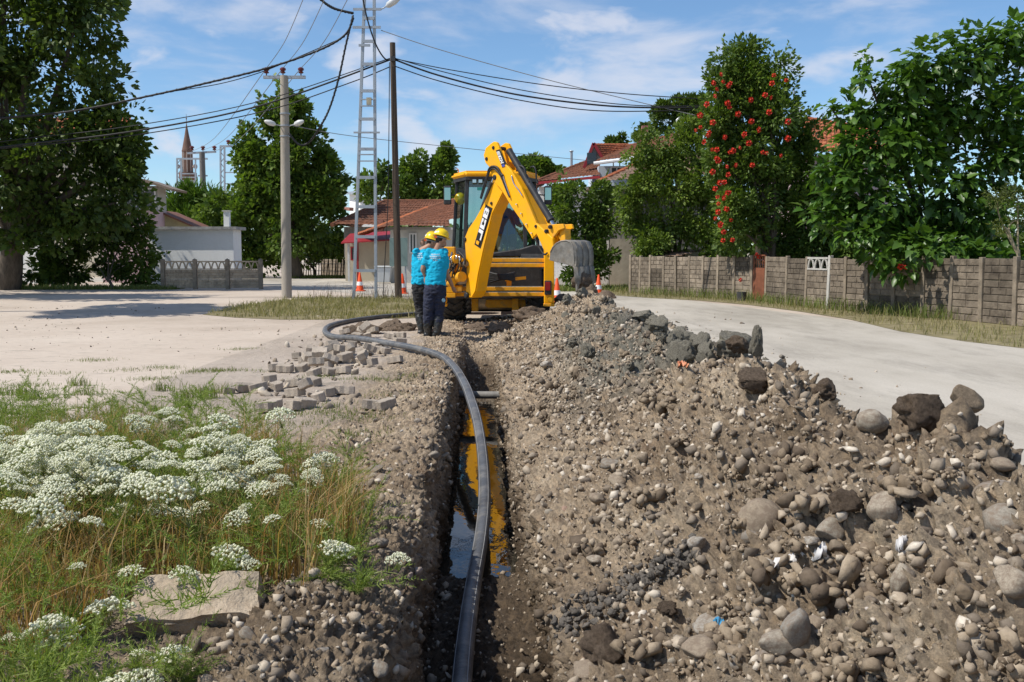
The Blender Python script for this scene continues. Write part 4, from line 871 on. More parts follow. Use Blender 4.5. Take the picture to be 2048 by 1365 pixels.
for k in range(6):
    a = P3(975 + k, 545 + 4 * k, 19.9); b = P3(1030, 546 + 3 * k, 19.85); c = (a + b) / 2 + Vector((0, -.1, -.05 + .02 * k)); MB().tube(spline([a, c, b], 6), .028, 8).build('hose', M_rub, dg, smooth=True)
MB().bar(P3(1010, 560, 20.1), P3(1052, 556, 20.1), .08, .06).build('cross_lever', M_yeld, dg); MB().box(P3(1018, 566, 20.2), (.10, .1, .25)).build('lever_post', M_yeld, dg)
# chassis, axle, wheels
MB().box((DG.x, 21.6, .95), (1.7, 2.6, .55)).build('chassis', M_blk, dg, bev=.03); MB().box((DG.x, 24.4, 1.15), (1.0, 2.6, .8)).build('bonnet', M_yel, dg, bev=.06)
MB().box((DG.x, 20.35, .85), (1.9, .12, .7)).build('rear_panel', M_blk, dg, bev=.02)
MB().prism([at(972, 600, 20.9), at(1050, 600, 20.9), at(1052, 612, 20.9), at(1048, 616, 20.9), at(975, 616, 20.9), at(970, 612, 20.9)], Vector((0, .15, 0))).build('cross_beam', M_yeld, dg, bev=.01)
for sx in (-1, 1): MB().box((DG.x + sx * .42, 20.85, .42), (.14, .16, .42)).build('lift_arm_bracket', M_yeld, dg, bev=.01)
def wheel(cx, cy, r, w, name='wheel'):
    t = MB(); t.lathe((cx - w / 2, cy, r), [(r * .55, 0), (r * .8, .0), (r * .93, w * .06), (r * .96, w * .2), (r * .97, w * .5), (r * .96, w * .8), (r * .93, w * .94), (r * .8, w), (r * .55, w)], 36, (1, 0, 0))
    ty = t.build(name, M_tyre, dg, smooth='auto')
    lug = MB(); n = 22
    for k in range(n):
        for sd_ in (-1, 1):
            a = 2 * math.pi * (k + (.25 if sd_ > 0 else 0)) / n; ca, sa = math.cos(a), math.sin(a); a2 = a + .22; c2_, s2_ = math.cos(a2), math.sin(a2)
            lug.bar((cx + sd_ * w * .5, cy + ca * r * .96, r + sa * r * .96), (cx + sd_ * .0, cy + c2_ * r * .985, r + s2_ * r * .985), .055, .06, (0, ca, sa))
    lug.build('tread_lugs', M_tyre, ty); MB().lathe((cx - w * .35, cy, r), [(.001, 0), (r * .3, 0), (r * .35, w * .1), (r * .56, w * .1), (r * .56, w * .6), (.001, w * .6)], 24, (1, 0, 0)).build('rim', M_yel, ty, smooth='auto'); return ty
wheel(-1.22, 21.15, .66, .46); wheel(.56, 21.15, .66, .46); wheel(-1.15, 23.6, .5, .34); wheel(.45, 23.6, .5, .34)
# loader shovel at the front
lb = MB(); pr = [(24.9, .02), (24.6, .06), (24.4, .2), (24.32, .45), (24.38, .7), (24.55, .85)]; V = []
for X in (DG.x - 1.12, DG.x + 1.12): V += [(X, y, z) for y, z in pr]
m_ = len(pr); lb.add(V, [[k, k + 1, m_ + k + 1, m_ + k] for k in range(m_ - 1)]); lb.add([(DG.x - 1.12, y, z) for y, z in pr], [list(range(m_))]); lb.add([(DG.x + 1.12, y, z) for y, z in pr], [list(range(m_))])
M_shov = mat('shovel_steel', (.42, .34, .24), .6, .3, 3, bstr=.2, dirt=(.16, .15, .14), dirt_amt=.9)
lbo = lb.build('loader_shovel', M_shov, dg); lbo.modifiers.new('t', 'SOLIDIFY').thickness = .03
# cab
zb, zt = 1.42, 2.97
cabp = [(-1.27, 21.7), (-.985, 20.95), (.285, 20.95), (.57, 21.7), (.50, 23.1), (-1.2, 23.1)]; cabt = [(-1.18, 21.75), (-.93, 21.0), (.23, 21.0), (.48, 21.75), (.42, 23.0), (-1.12, 23.0)]
pil = [Vector((*p, zb)) for p in cabp]; pit = [Vector((*p, zt)) for p in cabt]
for k in range(6): MB().bar(pil[k], pit[k], .085 if k in (1, 2) else .07, .1, (0, 1, 0)).build('cab_pillar', M_blk, dg, bev=.012)
for k in range(6):
    j = (k + 1) % 6; MB().bar(pil[k], pil[j], .08, .07).build('cab_sill', M_blk, dg); MB().bar(pit[k], pit[j], .08, .08).build('cab_header', M_blk, dg)
    g = MB(); a, b, c, d_ = pil[k], pil[j], pit[j], pit[k]; g.add([a, b, c, d_], [[0, 1, 2, 3]]); go = g.build('window_pane', M_glass, dg)
roof = [(-1.30, 21.72), (-.98, 20.84), (.30, 20.84), (.60, 21.72), (.52, 23.2), (-1.22, 23.2)]
rf = MB().prism([(x, y, 2.99) for x, y in roof], (0, 0, .13)).build('cab_roof', M_yel, dg, bev=.05, seg=3)
MB().prism([((x + .35) * .96 - .35, (y - 22) * .97 + 22, 2.93) for x, y in roof], (0, 0, .07)).build('roof_liner', M_blk, dg)
for px in (949, 961): q = at(px, 363, 20.9); lp = MB().box(q, (.10, .08, .09)).build('work_lamp', M_blk, rf, bev=.01); MB().box(q + Vector((0, -.045, 0)), (.075, .01, .065)).build('lamp_lens', M_chr, lp)
for px, sg in ((895, -1), (1096, 1)):
    q = at(px, 391, 21.6); mi = MB().box(q, (.165, .05, .40)).build('mirror', M_blk, dg, bev=.02); MB().box(q + Vector((0, -.028, .03)), (.13, .006, .26)).build('mirror_glass', mat('mirror_glass', (.35, .45, .42), .05, .1, 2, metal=.9, bstr=0), mi); MB().tube([q + Vector((-sg * .06, .03, 0)), q + Vector((-sg * .2, .12, .02)), q + Vector((-sg * .28, .2, -.08))], .014, 7).build('mirror_arm', M_blk, mi)
fe = MB()                                                   # black cowl and mudguards
for px0, px1, py0 in ((888, 938, 476), (1042, 1088, 476)):
    V = []; 
    for j, (yy, zz) in enumerate([(20.55, 0.), (20.6, .26), (20.85, .42), (21.3, .46), (21.9, .30)]):
        for px in (px0, px1): X = (px - CXP) / FPX * 20.8; V.append((X, yy, 1.10 + zz * .95))
    fe = MB(); fe.add(V, [[2 * k, 2 * k + 1, 2 * k + 3, 2 * k + 2] for k in range(4)])
    fe.add([V[0], V[2], V[4], V[6], V[8], (V[8][0], 21.9, 1.05)], [[0, 1, 2, 3, 4, 5]]); fe.add([V[1], V[3], V[5], V[7], V[9], (V[9][0], 21.9, 1.05)], [[0, 1, 2, 3, 4, 5]])
    fe.build('mudguard', M_blk, dg, smooth='auto')
MB().prism([at(938, 492, 20.7), at(985, 506, 20.7), at(1040, 498, 20.7), at(1066, 490, 20.7), at(1085, 492, 20.7), at(1084, 514, 20.7), at(940, 514, 20.7)], Vector((0, .4, 0))).build('rear_cowl', M_blk, dg, bev=.02)
MB().box((DG.x - .1, 22.2, 1.55), (.5, .5, .16)).build('seat_cushion', M_in, dg, bev=.04); MB().box((DG.x - .1, 22.5, 1.95), (.48, .14, .7)).build('seat_back', M_in, dg, bev=.05); MB().box((DG.x, 22.0, 1.4), (1.4, 1.7, .08)).build('cab_floor', M_in, dg)
for sx in (-.3, .25): MB().tube([(DG.x + sx, 21.25, 1.44), (DG.x + sx, 21.2, 1.9), (DG.x + sx, 21.15, 2.0)], .018, 8).build('control_lever', M_blk, dg)
MB().tube([(-1.16, 21.9, 3.1), (-1.16, 21.9, 3.22), (-1.2, 21.9, 3.25)], .012, 6).build('antenna', mat('orange_antenna', (.6, .2, .02), .5, .1, 4, bstr=0), rf)
MB().box(at(962, 378, 20.93), (.16, .01, .06)).build('sticker', mat('green_sticker', (.05, .4, .33), .5, .1, 3, bstr=0), dg)

# ================================================================ people
def remesh(mb, vox, it, m, name):
    me = bpy.data.meshes.new(name); me.from_pydata([tuple(v) for v in mb.v], [], mb.f); o = bpy.data.objects.new('tmp', me); C.objects.link(o)
    r_ = o.modifiers.new('r', 'REMESH'); r_.mode = 'VOXEL'; r_.voxel_size = vox; r_.use_smooth_shade = True
    if it: s_ = o.modifiers.new('s', 'SMOOTH'); s_.iterations = it; s_.factor = .5
    dgp = bpy.context.evaluated_depsgraph_get(); me2 = bpy.data.meshes.new_from_object(o.evaluated_get(dgp)); bpy.data.objects.remove(o)
    for p in me2.polygons: p.use_smooth = True
    me2.materials.clear(); me2.materials.append(m); return me2
def ball(mb, c, r, s=(1, 1, 1)):
    V, F = ICO[2]; mb.add([Vector(c) + Vector((v[0] * s[0], v[1] * s[1], v[2] * s[2])) * r for v in V], F.tolist())
def limb(mb, pts, rad):
    pts = [Vector(p) for p in pts]; mb.tube(spline(pts, 4), list(np.interp(np.linspace(0, len(pts) - 1, (len(pts) - 1) * 4 + 1), range(len(pts)), rad)), 12)
    for p, r in zip(pts, rad): ball(mb, p, r)
def loft(mb, rings, n=18):     # rings: centre, rx, ry, yaw
    V = []
    for c, rx, ry, yw in rings:
        for k in range(n):
            a = 2 * math.pi * k / n; x, y = rx * math.cos(a), ry * math.sin(a); V.append(Vector(c) + Vector((x * math.cos(yw) - y * math.sin(yw), x * math.sin(yw) + y * math.cos(yw), 0)))
    m = len(rings); mb.add(V, [[i * n + k, i * n + (k + 1) % n, (i + 1) * n + (k + 1) % n, (i + 1) * n + k] for i in range(m - 1) for k in range(n)] + [list(range(n))[::-1], list(range((m - 1) * n, m * n))])
def wrinkle(me, amp, f, seed):
    V = np.empty(len(me.vertices) * 3, np.float32); me.vertices.foreach_get('co', V); V = V.reshape(-1, 3); Nn = np.empty(len(me.vertices) * 3, np.float32); me.vertices.foreach_get('normal', Nn); Nn = Nn.reshape(-1, 3)
    d = amp * (1 - 2 * np.abs(fbm(V * np.array([f, f, f * 1.6]) + seed, 3, .5))); me.vertices.foreach_set('co', (V + Nn * d[:, None]).ravel().astype(np.float32)); me.update()
M_skin = mat('skin', (.36, .20, .13), .55, .12, 5, bstr=.05)
M_shirt = mat('cyan_shirt', (.012, .37, .56), .85, .08, 5, bstr=.15, bscale=200, spec=.15)
M_navy = mat('navy_trousers', (.022, .026, .05), .9, .25, 6, bstr=.2, bscale=200, dirt=(.08, .07, .06), dirt_amt=.3)
M_bltr = mat('black_trousers', (.022, .021, .022), .9, .25, 6, bstr=.2, bscale=200, dirt=(.08, .07, .06), dirt_amt=.3)
M_boot = mat('rubber_boot', (.018, .019, .018), .38, .3, 8, bstr=.05, dirt=(.17, .14, .11), dirt_amt=.6)
M_hat = mat('hat_yellow', (.85, .56, .01), .3, .05, 3, bstr=0, spec=.5)
M_hair = mat('dark_hair', (.02, .015, .012), .8, .2, 20, bstr=.4, bscale=120)
M_strap = mat('hat_strap', (.25, .25, .25), .6, .1, 5, bstr=0); M_orng = mat('orange_ratchet', (.75, .12, .02), .5, .05, 5, bstr=0)
def hand(mb, w, d, side, curl=.6):
    d = Vector(d).normalized(); s_ = Vector(side).normalized(); nrm = d.cross(s_)
    limb(mb, [w, w + d * .05, w + d * .09], [.026, .036, .034])
    for k, ln in enumerate((.07, .08, .075, .06)):
        b = w + d * .09 + s_ * (.027 - .018 * k); m1 = b + d * ln * .5 + nrm * ln * .12; limb(mb, [b, m1, m1 + d * ln * .42 * (1 - curl * .5) + nrm * ln * curl * .5], [.0095, .009, .0075])
    b = w + d * .03 + s_ * .03; limb(mb, [b, b + d * .035 + s_ * .022 + nrm * .012, b + d * .065 + s_ * .02 + nrm * .025], [.012, .0105, .009])
def worker(Y, base, head, hat_top, look, neck, shL, shR, armL, armR, waist, hipL, hipR, legL, legR, footL, footR, yaw, trm, lab, handL, handR, lean=0):
    A = lambda p, dy=0.: at(p[0], p[1], Y + dy)
    t = thing('person', lab, 'person', (A(base).x, Y, 0)); L0 = Vector(t.location)
    H = A(*head); NK = A(*neck); SL = A(*shL); SR = A(*shR); WS = A(*waist); HL = A(*hipL); HR = A(*hipR); lk = Vector(look).normalized(); sd_ = lk.cross(Vector((0, 0, 1))).normalized()
    chest = (SL + SR) / 2; ang = yaw
    b = MB()
    ball(b, H + Vector((0, 0, .01)), .1, (.82, .95, 1.05)); ball(b, H + lk * .045 - Vector((0, 0, .055)), .062, (1, 1, 1.05)); ball(b, H + lk * .105 - Vector((0, 0, .02)), .017, (1, 1, 1.5))
    for s_ in (-1, 1): ball(b, H + sd_ * s_ * .083 - Vector((0, 0, .02)) - lk * .01, .03, (.5, 1, 1.2))
    limb(b, [H - Vector((0, 0, .06)) - lk * .025, NK, chest + Vector((0, 0, .02))], [.052, .055, .075])
    loft(b, [(WS, .14, .10, ang), (WS.lerp(chest, .5), .155, .11, ang), (chest - Vector((0, 0, .06)), .175, .115, ang), (chest + Vector((0, 0, .02)), .12, .08, ang)])
    ps = []
    for arm, S_, hd in ((armL, SL, handL), (armR, SR, handR)):
        E_, W_ = A(*arm[0]), A(*arm[1]); limb(b, [S_, S_.lerp(E_, .5), E_, E_.lerp(W_, .5), W_], [.058, .05, .042, .038, .027]); hand(b, W_, hd[0], hd[1], hd[2]); ps.append((S_, E_))
    for hp, lg, ft in ((HL, legL, footL), (HR, legR, footR)):
        K, An = A(*lg[0]), A(*lg[1]); limb(b, [hp, hp.lerp(K, .5), K, K.lerp(An, .45), An], [.09, .08, .058, .056, .042])
    body = link('body', remesh(b, .0085, 4, M_skin, 'body'), t, -L0)
    hr = MB(); ball(hr, H + Vector((0, 0, .02)) - lk * .012, .104, (.83, .93, 1.0)); ball(hr, H - lk * .05 - Vector((0, 0, .04)), .06, (1, .8, 1)); link('hair', remesh(hr, .012, 2, M_hair, 'hair'), t, -L0)
    s_ = MB(); loft(s_, [(WS - Vector((0, 0, .05)), .178, .128, ang), (WS + Vector((0, 0, .05)), .172, .13, ang), (WS.lerp(chest, .5), .182, .136, ang), (chest - Vector((0, 0, .07)), .192, .132, ang), (chest - Vector((0, 0, 0)), .165, .105, ang), (chest.lerp(NK, .55), .085, .08, ang)])
    for S_, E_ in ps: limb(s_, [S_ - (E_ - S_) * .05, S_.lerp(E_, .35), S_.lerp(E_, .66)], [.066, .066, .064])
    ms = remesh(s_, .011, 5, M_shirt, 'shirt'); wrinkle(ms, .012, 7, 3 + Y); sh_ = link('shirt', ms, t, -L0)
    tr_ = MB(); loft(tr_, [((HL + HR) / 2 - Vector((0, 0, .08)), .165, .125, ang), ((HL + HR) / 2 + Vector((0, 0, .06)), .172, .13, ang), (WS + Vector((0, 0, -.02)), .162, .12, ang)])
    for hp, lg in ((HL, legL), (HR, legR)):
        K, An = A(*lg[0]), A(*lg[1]); limb(tr_, [hp, hp.lerp(K, .5), K, K.lerp(An, .45)], [.108, .1, .082, .085])
    mt_ = remesh(tr_, .011, 4, trm, 'trousers'); wrinkle(mt_, .014, 8, 9 + Y); to = link('trousers', mt_, t, -L0)
    for lg, ft in ((legL, footL), (legR, footR)):
        K, An = A(*lg[0]), A(*lg[1]); fd = Vector(ft).normalized(); bt = MB(); tp = K.lerp(An, .40); g0 = Vector((An.x, An.y, .045)); limb(bt, [tp, tp.lerp(An, .5), An + Vector((0, 0, .02)), g0], [.088, .08, .062, .05]); limb(bt, [g0 - fd * .04, g0 + fd * .09, g0 + fd * .19 - Vector((0, 0, .004))], [.046, .05, .044]); mb_ = remesh(bt, .010, 3, M_boot, 'boot'); wrinkle(mb_, .006, 9, 5); V = np.empty(len(mb_.vertices) * 3, np.float32); mb_.vertices.foreach_get('co', V); V = V.reshape(-1, 3); V[:, 2] = np.maximum(V[:, 2], .0); mb_.vertices.foreach_set('co', V.ravel()); link('rubber_boot', mb_, t, -L0 + Vector((0, 0, .01)))
    # hard hat
    up = (Vector((0, 0, 1)) + lk * -.05 - lk * .0).normalized(); tilt = (Vector((0, 0, 1)) + lk * .28).normalized(); HC = H + Vector((0, 0, .045))
    hat = thing('hard_hat', lab.split(' with')[0].split(' touching')[0].replace('worker', 'yellow hard hat worn by the worker'), 'hard hat', HC)
    hm = MB(); hm.lathe(HC, [(.135, -.005), (.142, 0), (.128, .012), (.125, .05), (.108, .09), (.075, .118), (.03, .13), (.001, .131)], 26, tilt); shell = hm.build('hat_shell', M_hat, hat, smooth='auto')
    rd = MB(); f_ = (lk - tilt * lk.dot(tilt)).normalized(); pp = [HC + tilt * (.012 + .127 * math.cos(a)) + f_ * .123 * math.sin(a) for a in np.linspace(-1.2, 1.2, 9)]; rd.tube(pp, .012, 6).build('ridge', M_hat, shell, smooth=True)
    bri = MB(); q = tilt.cross(f_); bri.prism([HC + f_ * .10 + q * .11, HC + f_ * .17 + q * .06, HC + f_ * .185, HC + f_ * .17 - q * .06, HC + f_ * .10 - q * .11], tilt * -.008); bri.build('brim', M_hat, shell, bev=.003)
    MB().lathe(HC - tilt * .02, [(.100, 0), (.104, -.002), (.104, -.018), (.100, -.018)], 22, tilt).build('headband', M_strap, hat); MB().box(HC - tilt * .035 - f_ * .105, (.05, .03, .04)).build('ratchet', M_orng, hat)
    bk_ = MB().prism([HC - f_ * .116 + tilt * .06 + q * .03, HC - f_ * .116 + tilt * .06 - q * .03, HC - f_ * .123 + tilt * .03 - q * .03, HC - f_ * .123 + tilt * .03 + q * .03], -f_ * .006).build('hat_sticker', M_wht, hat)
    return t, chest, WS, sh_
tA, ch, ws, shA = worker(16.75, (872, 680), ((882, 479), .02), 0, (.75, .65, -.45), ((877, 493), .0), ((858, 506), .02), ((889, 507), .02), [((846, 538), -.02), ((851, 554), .06)], [((893, 546), .05), ((905, 574), .22)], ((871, 565), .0), ((861, 578), 0), ((880, 578), 0), [((857, 622), -.02), ((856, 668), 0)], [((878, 622), .03), ((874, 668), -.05)], (.75, .65, 0), (1, .12, 0), R(-18), M_navy, 'nearer worker in cyan shirt and navy trousers with a hand on the digger levers', ((.1, .1, -1), (0, 1, 0), .5), ((.35, .5, -.8), (-.6, .6, 0), .8))
tB, chb, wsb, shB = worker(17.25, (842, 676), ((864, 485), .06), 0, (.9, .3, -.6), ((857, 494), .02), ((833, 506), .0), ((856, 504), .1), [((841, 540), .28), ((846, 494), .22)], [((866, 540), .2), ((862, 556), .2)], ((842, 563), .0), ((836, 576), 0), ((851, 576), .04), [((840, 618), .02), ((844, 664), -.06)], [((852, 618), .1), ((851, 664), .16)], (.8, .5, 0), (.9, .4, 0), R(-28), M_bltr, 'farther worker in cyan shirt and black trousers touching his face', ((.1, -.3, 1), (-1, 0, 0), .9), ((.1, .1, -1), (0, 1, 0), .5))
# white print across the shirt backs
def print_rows(t, sh, px0, px1, py0, Y, yawn):
    g = MB(); r_ = random.Random(6)
    for row, (fa, fb) in enumerate([(.12, .88), (0, 1), (.06, .95), (.3, .72)]):
        x = px0 + (px1 - px0) * fa
        while x < px0 + (px1 - px0) * fb:
            w = r_.uniform(.7, 1.4); y = py0 + row * 4.0
            for (dx, dy, ww, hh) in ((0, 0, .3, 2.6), (w * .45, r_.choice([0, 1.0, 2.0]), .9 * w * .7, .6), (w * .8, 0, .3, 2.6 if r_.random() < .6 else 1.2)):
                a = [at(x + dx, y + dy, Y), at(x + dx + ww, y + dy, Y), at(x + dx + ww, y + dy + hh, Y), at(x + dx, y + dy + hh, Y)]; g.add(a, [[0, 1, 2, 3]])
            x += w + .55
            if r_.random() < .18: x += .9
    o = g.build('back_print', M_wht, sh); o.location = Vector((0, 0, 0)) - Vector((0, 0, 0)) ; return o
def project_print(o, sh):
    m = o.modifiers.new('w', 'SHRINKWRAP'); m.target = sh; m.wrap_method = 'PROJECT'; m.use_project_x = False; m.use_project_y = True; m.use_project_z = False; m.use_positive_direction = True; m.use_negative_direction = False; m.offset = .004
for t_, sh, a_, b__, c_, Y_ in ((tA, shA, 857, 880, 508, 16.45), (tB, shB, 831, 843, 506, 16.95)):
    o = print_rows(t_, sh, a_, b__, c_, Y_, 0); o.parent = sh
    o.location = (0, 0, 0); V = np.empty(len(o.data.vertices) * 3, np.float32); o.data.vertices.foreach_get('co', V)
    L0 = worldloc(sh); project_print(o, sh)
# badge on the thigh
MB().lathe(at(887, 601, 16.62), [(.001, 0), (.032, 0), (.032, .006), (.001, .006)], 16, (.5, -.8, 0)).build('thigh_badge', mat('badge', (.3, .5, .6), .6, .3, 30, bstr=0), [c for c in tA.children if c.name.startswith('trousers')][0])
# operator inside the cab
t = thing('person', 'operator in blue clothes seen through the digger cab window', 'person', (-.12, 21.95, 1.42)); b = MB()
hH = Vector((-.16, 21.9, 2.6)); ball(b, hH, .1, (.85, .95, 1.1)); limb(b, [hH - Vector((0, 0, .08)), Vector((-.15, 22.0, 2.4))], [.05, .06]); loft(b, [((-.12, 22.1, 1.72), .17, .13, 0), ((-.12, 22.08, 2.0), .18, .13, 0), ((-.14, 22.03, 2.28), .2, .12, 0), ((-.14, 22.02, 2.38), .1, .07, 0)])
for sx in (-1, 1):
    limb(b, [(-.14 + sx * .2, 22.02, 2.3), (-.14 + sx * .26, 21.75, 2.08), (-.1 + sx * .28, 21.4, 2.0)], [.06, .045, .03]); hand(b, Vector((-.1 + sx * .28, 21.4, 2.0)), (0, -1, -.1), (1, 0, 0), 1)
    limb(b, [(-.12 + sx * .1, 22.1, 1.72), (-.12 + sx * .15, 21.6, 1.74), (-.12 + sx * .14, 21.35, 1.5)], [.09, .07, .045])
L0 = Vector(t.location); link('body', remesh(b, .012, 3, M_skin, 'body'), t, -L0)
s_ = MB(); loft(s_, [((-.12, 22.1, 1.70), .185, .145, 0), ((-.12, 22.08, 2.0), .2, .145, 0), ((-.14, 22.03, 2.28), .21, .13, 0), ((-.14, 22.02, 2.40), .1, .08, 0)])
for sx in (-1, 1): limb(s_, [(-.14 + sx * .2, 22.02, 2.3), (-.14 + sx * .26, 21.75, 2.08), (-.11 + sx * .275, 21.52, 2.03)], [.072, .062, .05])
link('jacket', remesh(s_, .014, 3, mat('blue_jacket', (.03, .08, .25), .9, .2, 6, bstr=0), 'jacket'), t, -L0)
s_ = MB()
for sx in (-1, 1): limb(s_, [(-.12 + sx * .1, 22.1, 1.72), (-.12 + sx * .15, 21.6, 1.74), (-.12 + sx * .14, 21.38, 1.52)], [.11, .085, .06])
link('trousers', remesh(s_, .014, 3, mat('brown_trousers', (.12, .08, .05), .9, .2, 6, bstr=0), 'trousers'), t, -L0)
HC = at(921, 398, 21.75) ; hat = thing('hard_hat', 'yellow hard hat hanging inside the left cab window', 'hard hat', HC)
MB().lathe(HC, [(.13, 0), (.14, .005), (.125, .02), (.12, .06), (.1, .1), (.06, .125), (.001, .132)], 22, (-.3, -.9, .3)).build('hat_shell', M_hat, hat, smooth='auto'); MB().lathe(HC, [(.10, -.02), (.112, -.01), (.112, 0), (.10, 0)], 18, (-.3, -.9, .3)).build('headband', M_strap, hat)
# traffic cones
M_cone = mat('cone_orange', (.85, .09, .012), .5, .08, 4, bstr=0, dirt=(.5, .1, .05), dirt_amt=.3)
def cone(p, lab):
    t = thing('traffic_cone', lab, 'traffic cone', p, 'traffic cones'); p = Vector(p); MB().box(p + Vector((0, 0, .02)), (.38, .38, .04)).build('base', M_cone, t, bev=.01)
    MB().lathe(p + Vector((0, 0, .04)), [(.15, 0), (.14, .02), (.028, .66), (.022, .67), (.001, .67)], 20).build('cone_body', M_cone, t, smooth='auto'); MB().lathe(p + Vector((0, 0, .04)), [(.1155, .18), (.1165, .18), (.091, .32), (.090, .32)], 20).build('white_band', M_wht, t, smooth='auto')
cone(gp(720, 583), 'orange and white cone between the legs of the steel ladder pole'); cone(gp(805, 588), 'orange cone partly behind the dark wooden pole'); cone(gp(1114, 606), 'orange and white cone right behind the digger stabiliser'); cone(gp(1197, 592), 'orange cone behind the digger bucket at the road edge')
# ================================================================ fences
M_cast = mat('cast_concrete', (.205, .168, .128), .95, .4, 2.6, bstr=.6, bscale=30, dirt=(.07, .056, .044), dirt_amt=.95, rnd=.38, spec=.15)
M_post = mat('fence_post', (.27, .22, .165), .95, .3, 4, bstr=.5, bscale=30, dirt=(.16, .14, .11), dirt_amt=.7, rnd=.15, spec=.15)
M_pwht = mat('post_white', (.46, .44, .40), .9, .15, 5, bstr=.3, dirt=(.3, .27, .23), dirt_amt=.4)
M_rust = mat('rusty_sheet', (.20, .07, .035), .75, .3, 4, bstr=.2, dirt=(.16, .05, .02), dirt_amt=.7)
M_castl = mat('cast_concrete_tan', (.44, .35, .25), .95, .25, 2.2, bstr=.5, bscale=30, dirt=(.14, .12, .1), dirt_amt=.6, rnd=.1, spec=.15)
rb_ = random.Random(17)
def slab_part(parent, a, b, z0, z1, rows, m=M_cast, nb=2, th=.05, tilt=0.):
    """one cast slab with raised brick faces on the road side"""
    a = Vector(a); b = Vector(b); d = b - a; L_ = d.length; d.normalize(); n = Vector((d.y, -d.x, 0))
    if n.dot(-((a + b) / 2)) < 0: n = -n
    up = (Vector((0, 0, 1)) + d * tilt).normalized(); g = MB()
    def q(u, v, o): return a + d * u + up * (v + (z0)) + n * o
    g.prism([q(0, 0, 0), q(L_, 0, 0), q(L_, z1 - z0, 0), q(0, z1 - z0, 0)], n * -th)
    rh = (z1 - z0) / rows
    for r_ in range(rows):
        k0 = -.5 * (r_ % 2); bw = L_ / nb
        for k in range(nb + 1):
            u0 = max(.006, (k + k0) * bw + .008); u1 = min(L_ - .006, (k + k0 + 1) * bw - .008)
            if u1 - u0 < .03: continue
            o = .014 + rb_.uniform(0, .005); v0, v1 = r_ * rh + .01, (r_ + 1) * rh - .01; c = .006
            V = [q(u0, v0, 0), q(u1, v0, 0), q(u1, v1, 0), q(u0, v1, 0), q(u0 + c, v0 + c, o), q(u1 - c, v0 + c, o), q(u1 - c, v1 - c, o), q(u0 + c, v1 - c, o)]
            g.add(V, [[4, 5, 6, 7], [0, 1, 5, 4], [1, 2, 6, 5], [2, 3, 7, 6], [3, 0, 4, 7]])
    return g.build('panel', m, parent)
def arch_part(parent, a, b, z0, z1, n=3, m=M_cast):
    a = Vector(a); b = Vector(b); d = b - a; L_ = d.length; d.normalize(); nrm = Vector((d.y, -d.x, 0)); g = MB(); w = L_ / n; up = Vector((0, 0, 1))
    g.bar(a + up * (z1 - .025), b + up * (z1 - .025), .05, .05); g.bar(a + up * (z0 + .02), b + up * (z0 + .02), .05, .04)
    for k in range(n):
        c = a + d * (w * (k + .5))
        pts = [c + d * (w * .42 * math.cos(t)) + up * (z0 + .02 + (z1 - z0 - .06) * math.sin(t)) for t in np.linspace(0, math.pi, 9)]
        for p, q in zip(pts[:-1], pts[1:]): g.bar(p, q, .045, .035, nrm)
        for s_ in (-1, 1): g.bar(c + d * s_ * w * .5 + up * z0, c + d * s_ * w * .15 + up * (z1 - .03), .04, .03, nrm)
    return g.build('lattice_top', m, parent)
# right fence
pp = [(1261, 586), (1280, 587), (1300, 588.5), (1327, 590), (1352, 591.5), (1378, 593), (1406, 595), (1435, 597), (1468, 599), (1504, 601), (1532, 604), (1573, 609), (1612, 614), (1656, 619), (1690, 622), (1734, 626), (1787, 630), (1846, 635), (1901, 640), (1962, 646), (2030, 653), (2110, 661), (2200, 670)]
pw = [gp(*p) for p in pp]; FH = 1.30
fn = thing('concrete_fence', 'long weathered fence of cast concrete brick-pattern panels along the right side of the road', 'fence', pw[0])
for k, p in enumerate(pw):
    lean = rb_.uniform(-.02, .02) + (.03 if k == 13 else 0); m = M_pwht if k == 13 else M_post
    d = (pw[min(k + 1, len(pw) - 1)] - pw[max(k - 1, 0)]).normalized()
    o = MB().bar(p + Vector((0, 0, -.02)), p + Vector((lean * 1.2, 0, FH + rb_.uniform(.02, .07))), .095, .11, d).build('post', m, fn, bev=.008)
    if k == 13: o['label'] = 'white painted leaning post'
for k in range(len(pw) - 1):
    if k == 9: continue
    a, b = pw[k], pw[k + 1]; d = (b - a).normalized(); a = a + d * .05; b = b - d * .05; L_ = (b - a).length; nb = max(2, int(round(L_ / .42))); r_ = 3
    tl = .03 if k in (12, 13) else rb_.uniform(-.028, .028); z = .0; hs = [.43, .43, .43]
    top = FH + rb_.uniform(-.03, .02)
    if k == 12:
        slab_part(fn, a, b, .0, .5, 3, nb=nb, tilt=tl); slab_part(fn, a, b, .505, .98, 3, nb=nb, tilt=-tl); arch_part(fn, a, b, .99, 1.32, 3, M_pwht)
    else:
        for j in range(3): slab_part(fn, a, b, top * j / 3 + .004, top * (j + 1) / 3, r_, nb=nb, tilt=tl * (1 if j % 2 else -1))
g0, g1 = pw[9], pw[10]; d = (g1 - g0).normalized(); gt = thing('iron_gate', 'narrow rusty red sheet-iron gate in the concrete fence under the vine', 'gate', (g0 + g1) / 2)
nrm = Vector((d.y, -d.x, 0)); nrm = nrm if nrm.y < 0 else -nrm; up = Vector((0, 0, 1))
MB().prism([g0 + d * .1 + up * .04, g1 - d * .1 + up * .04, g1 - d * .1 + up * .95, g0 + d * .1 + up * .95], nrm * .03).build('sheet', M_rust, gt, bev=.004)
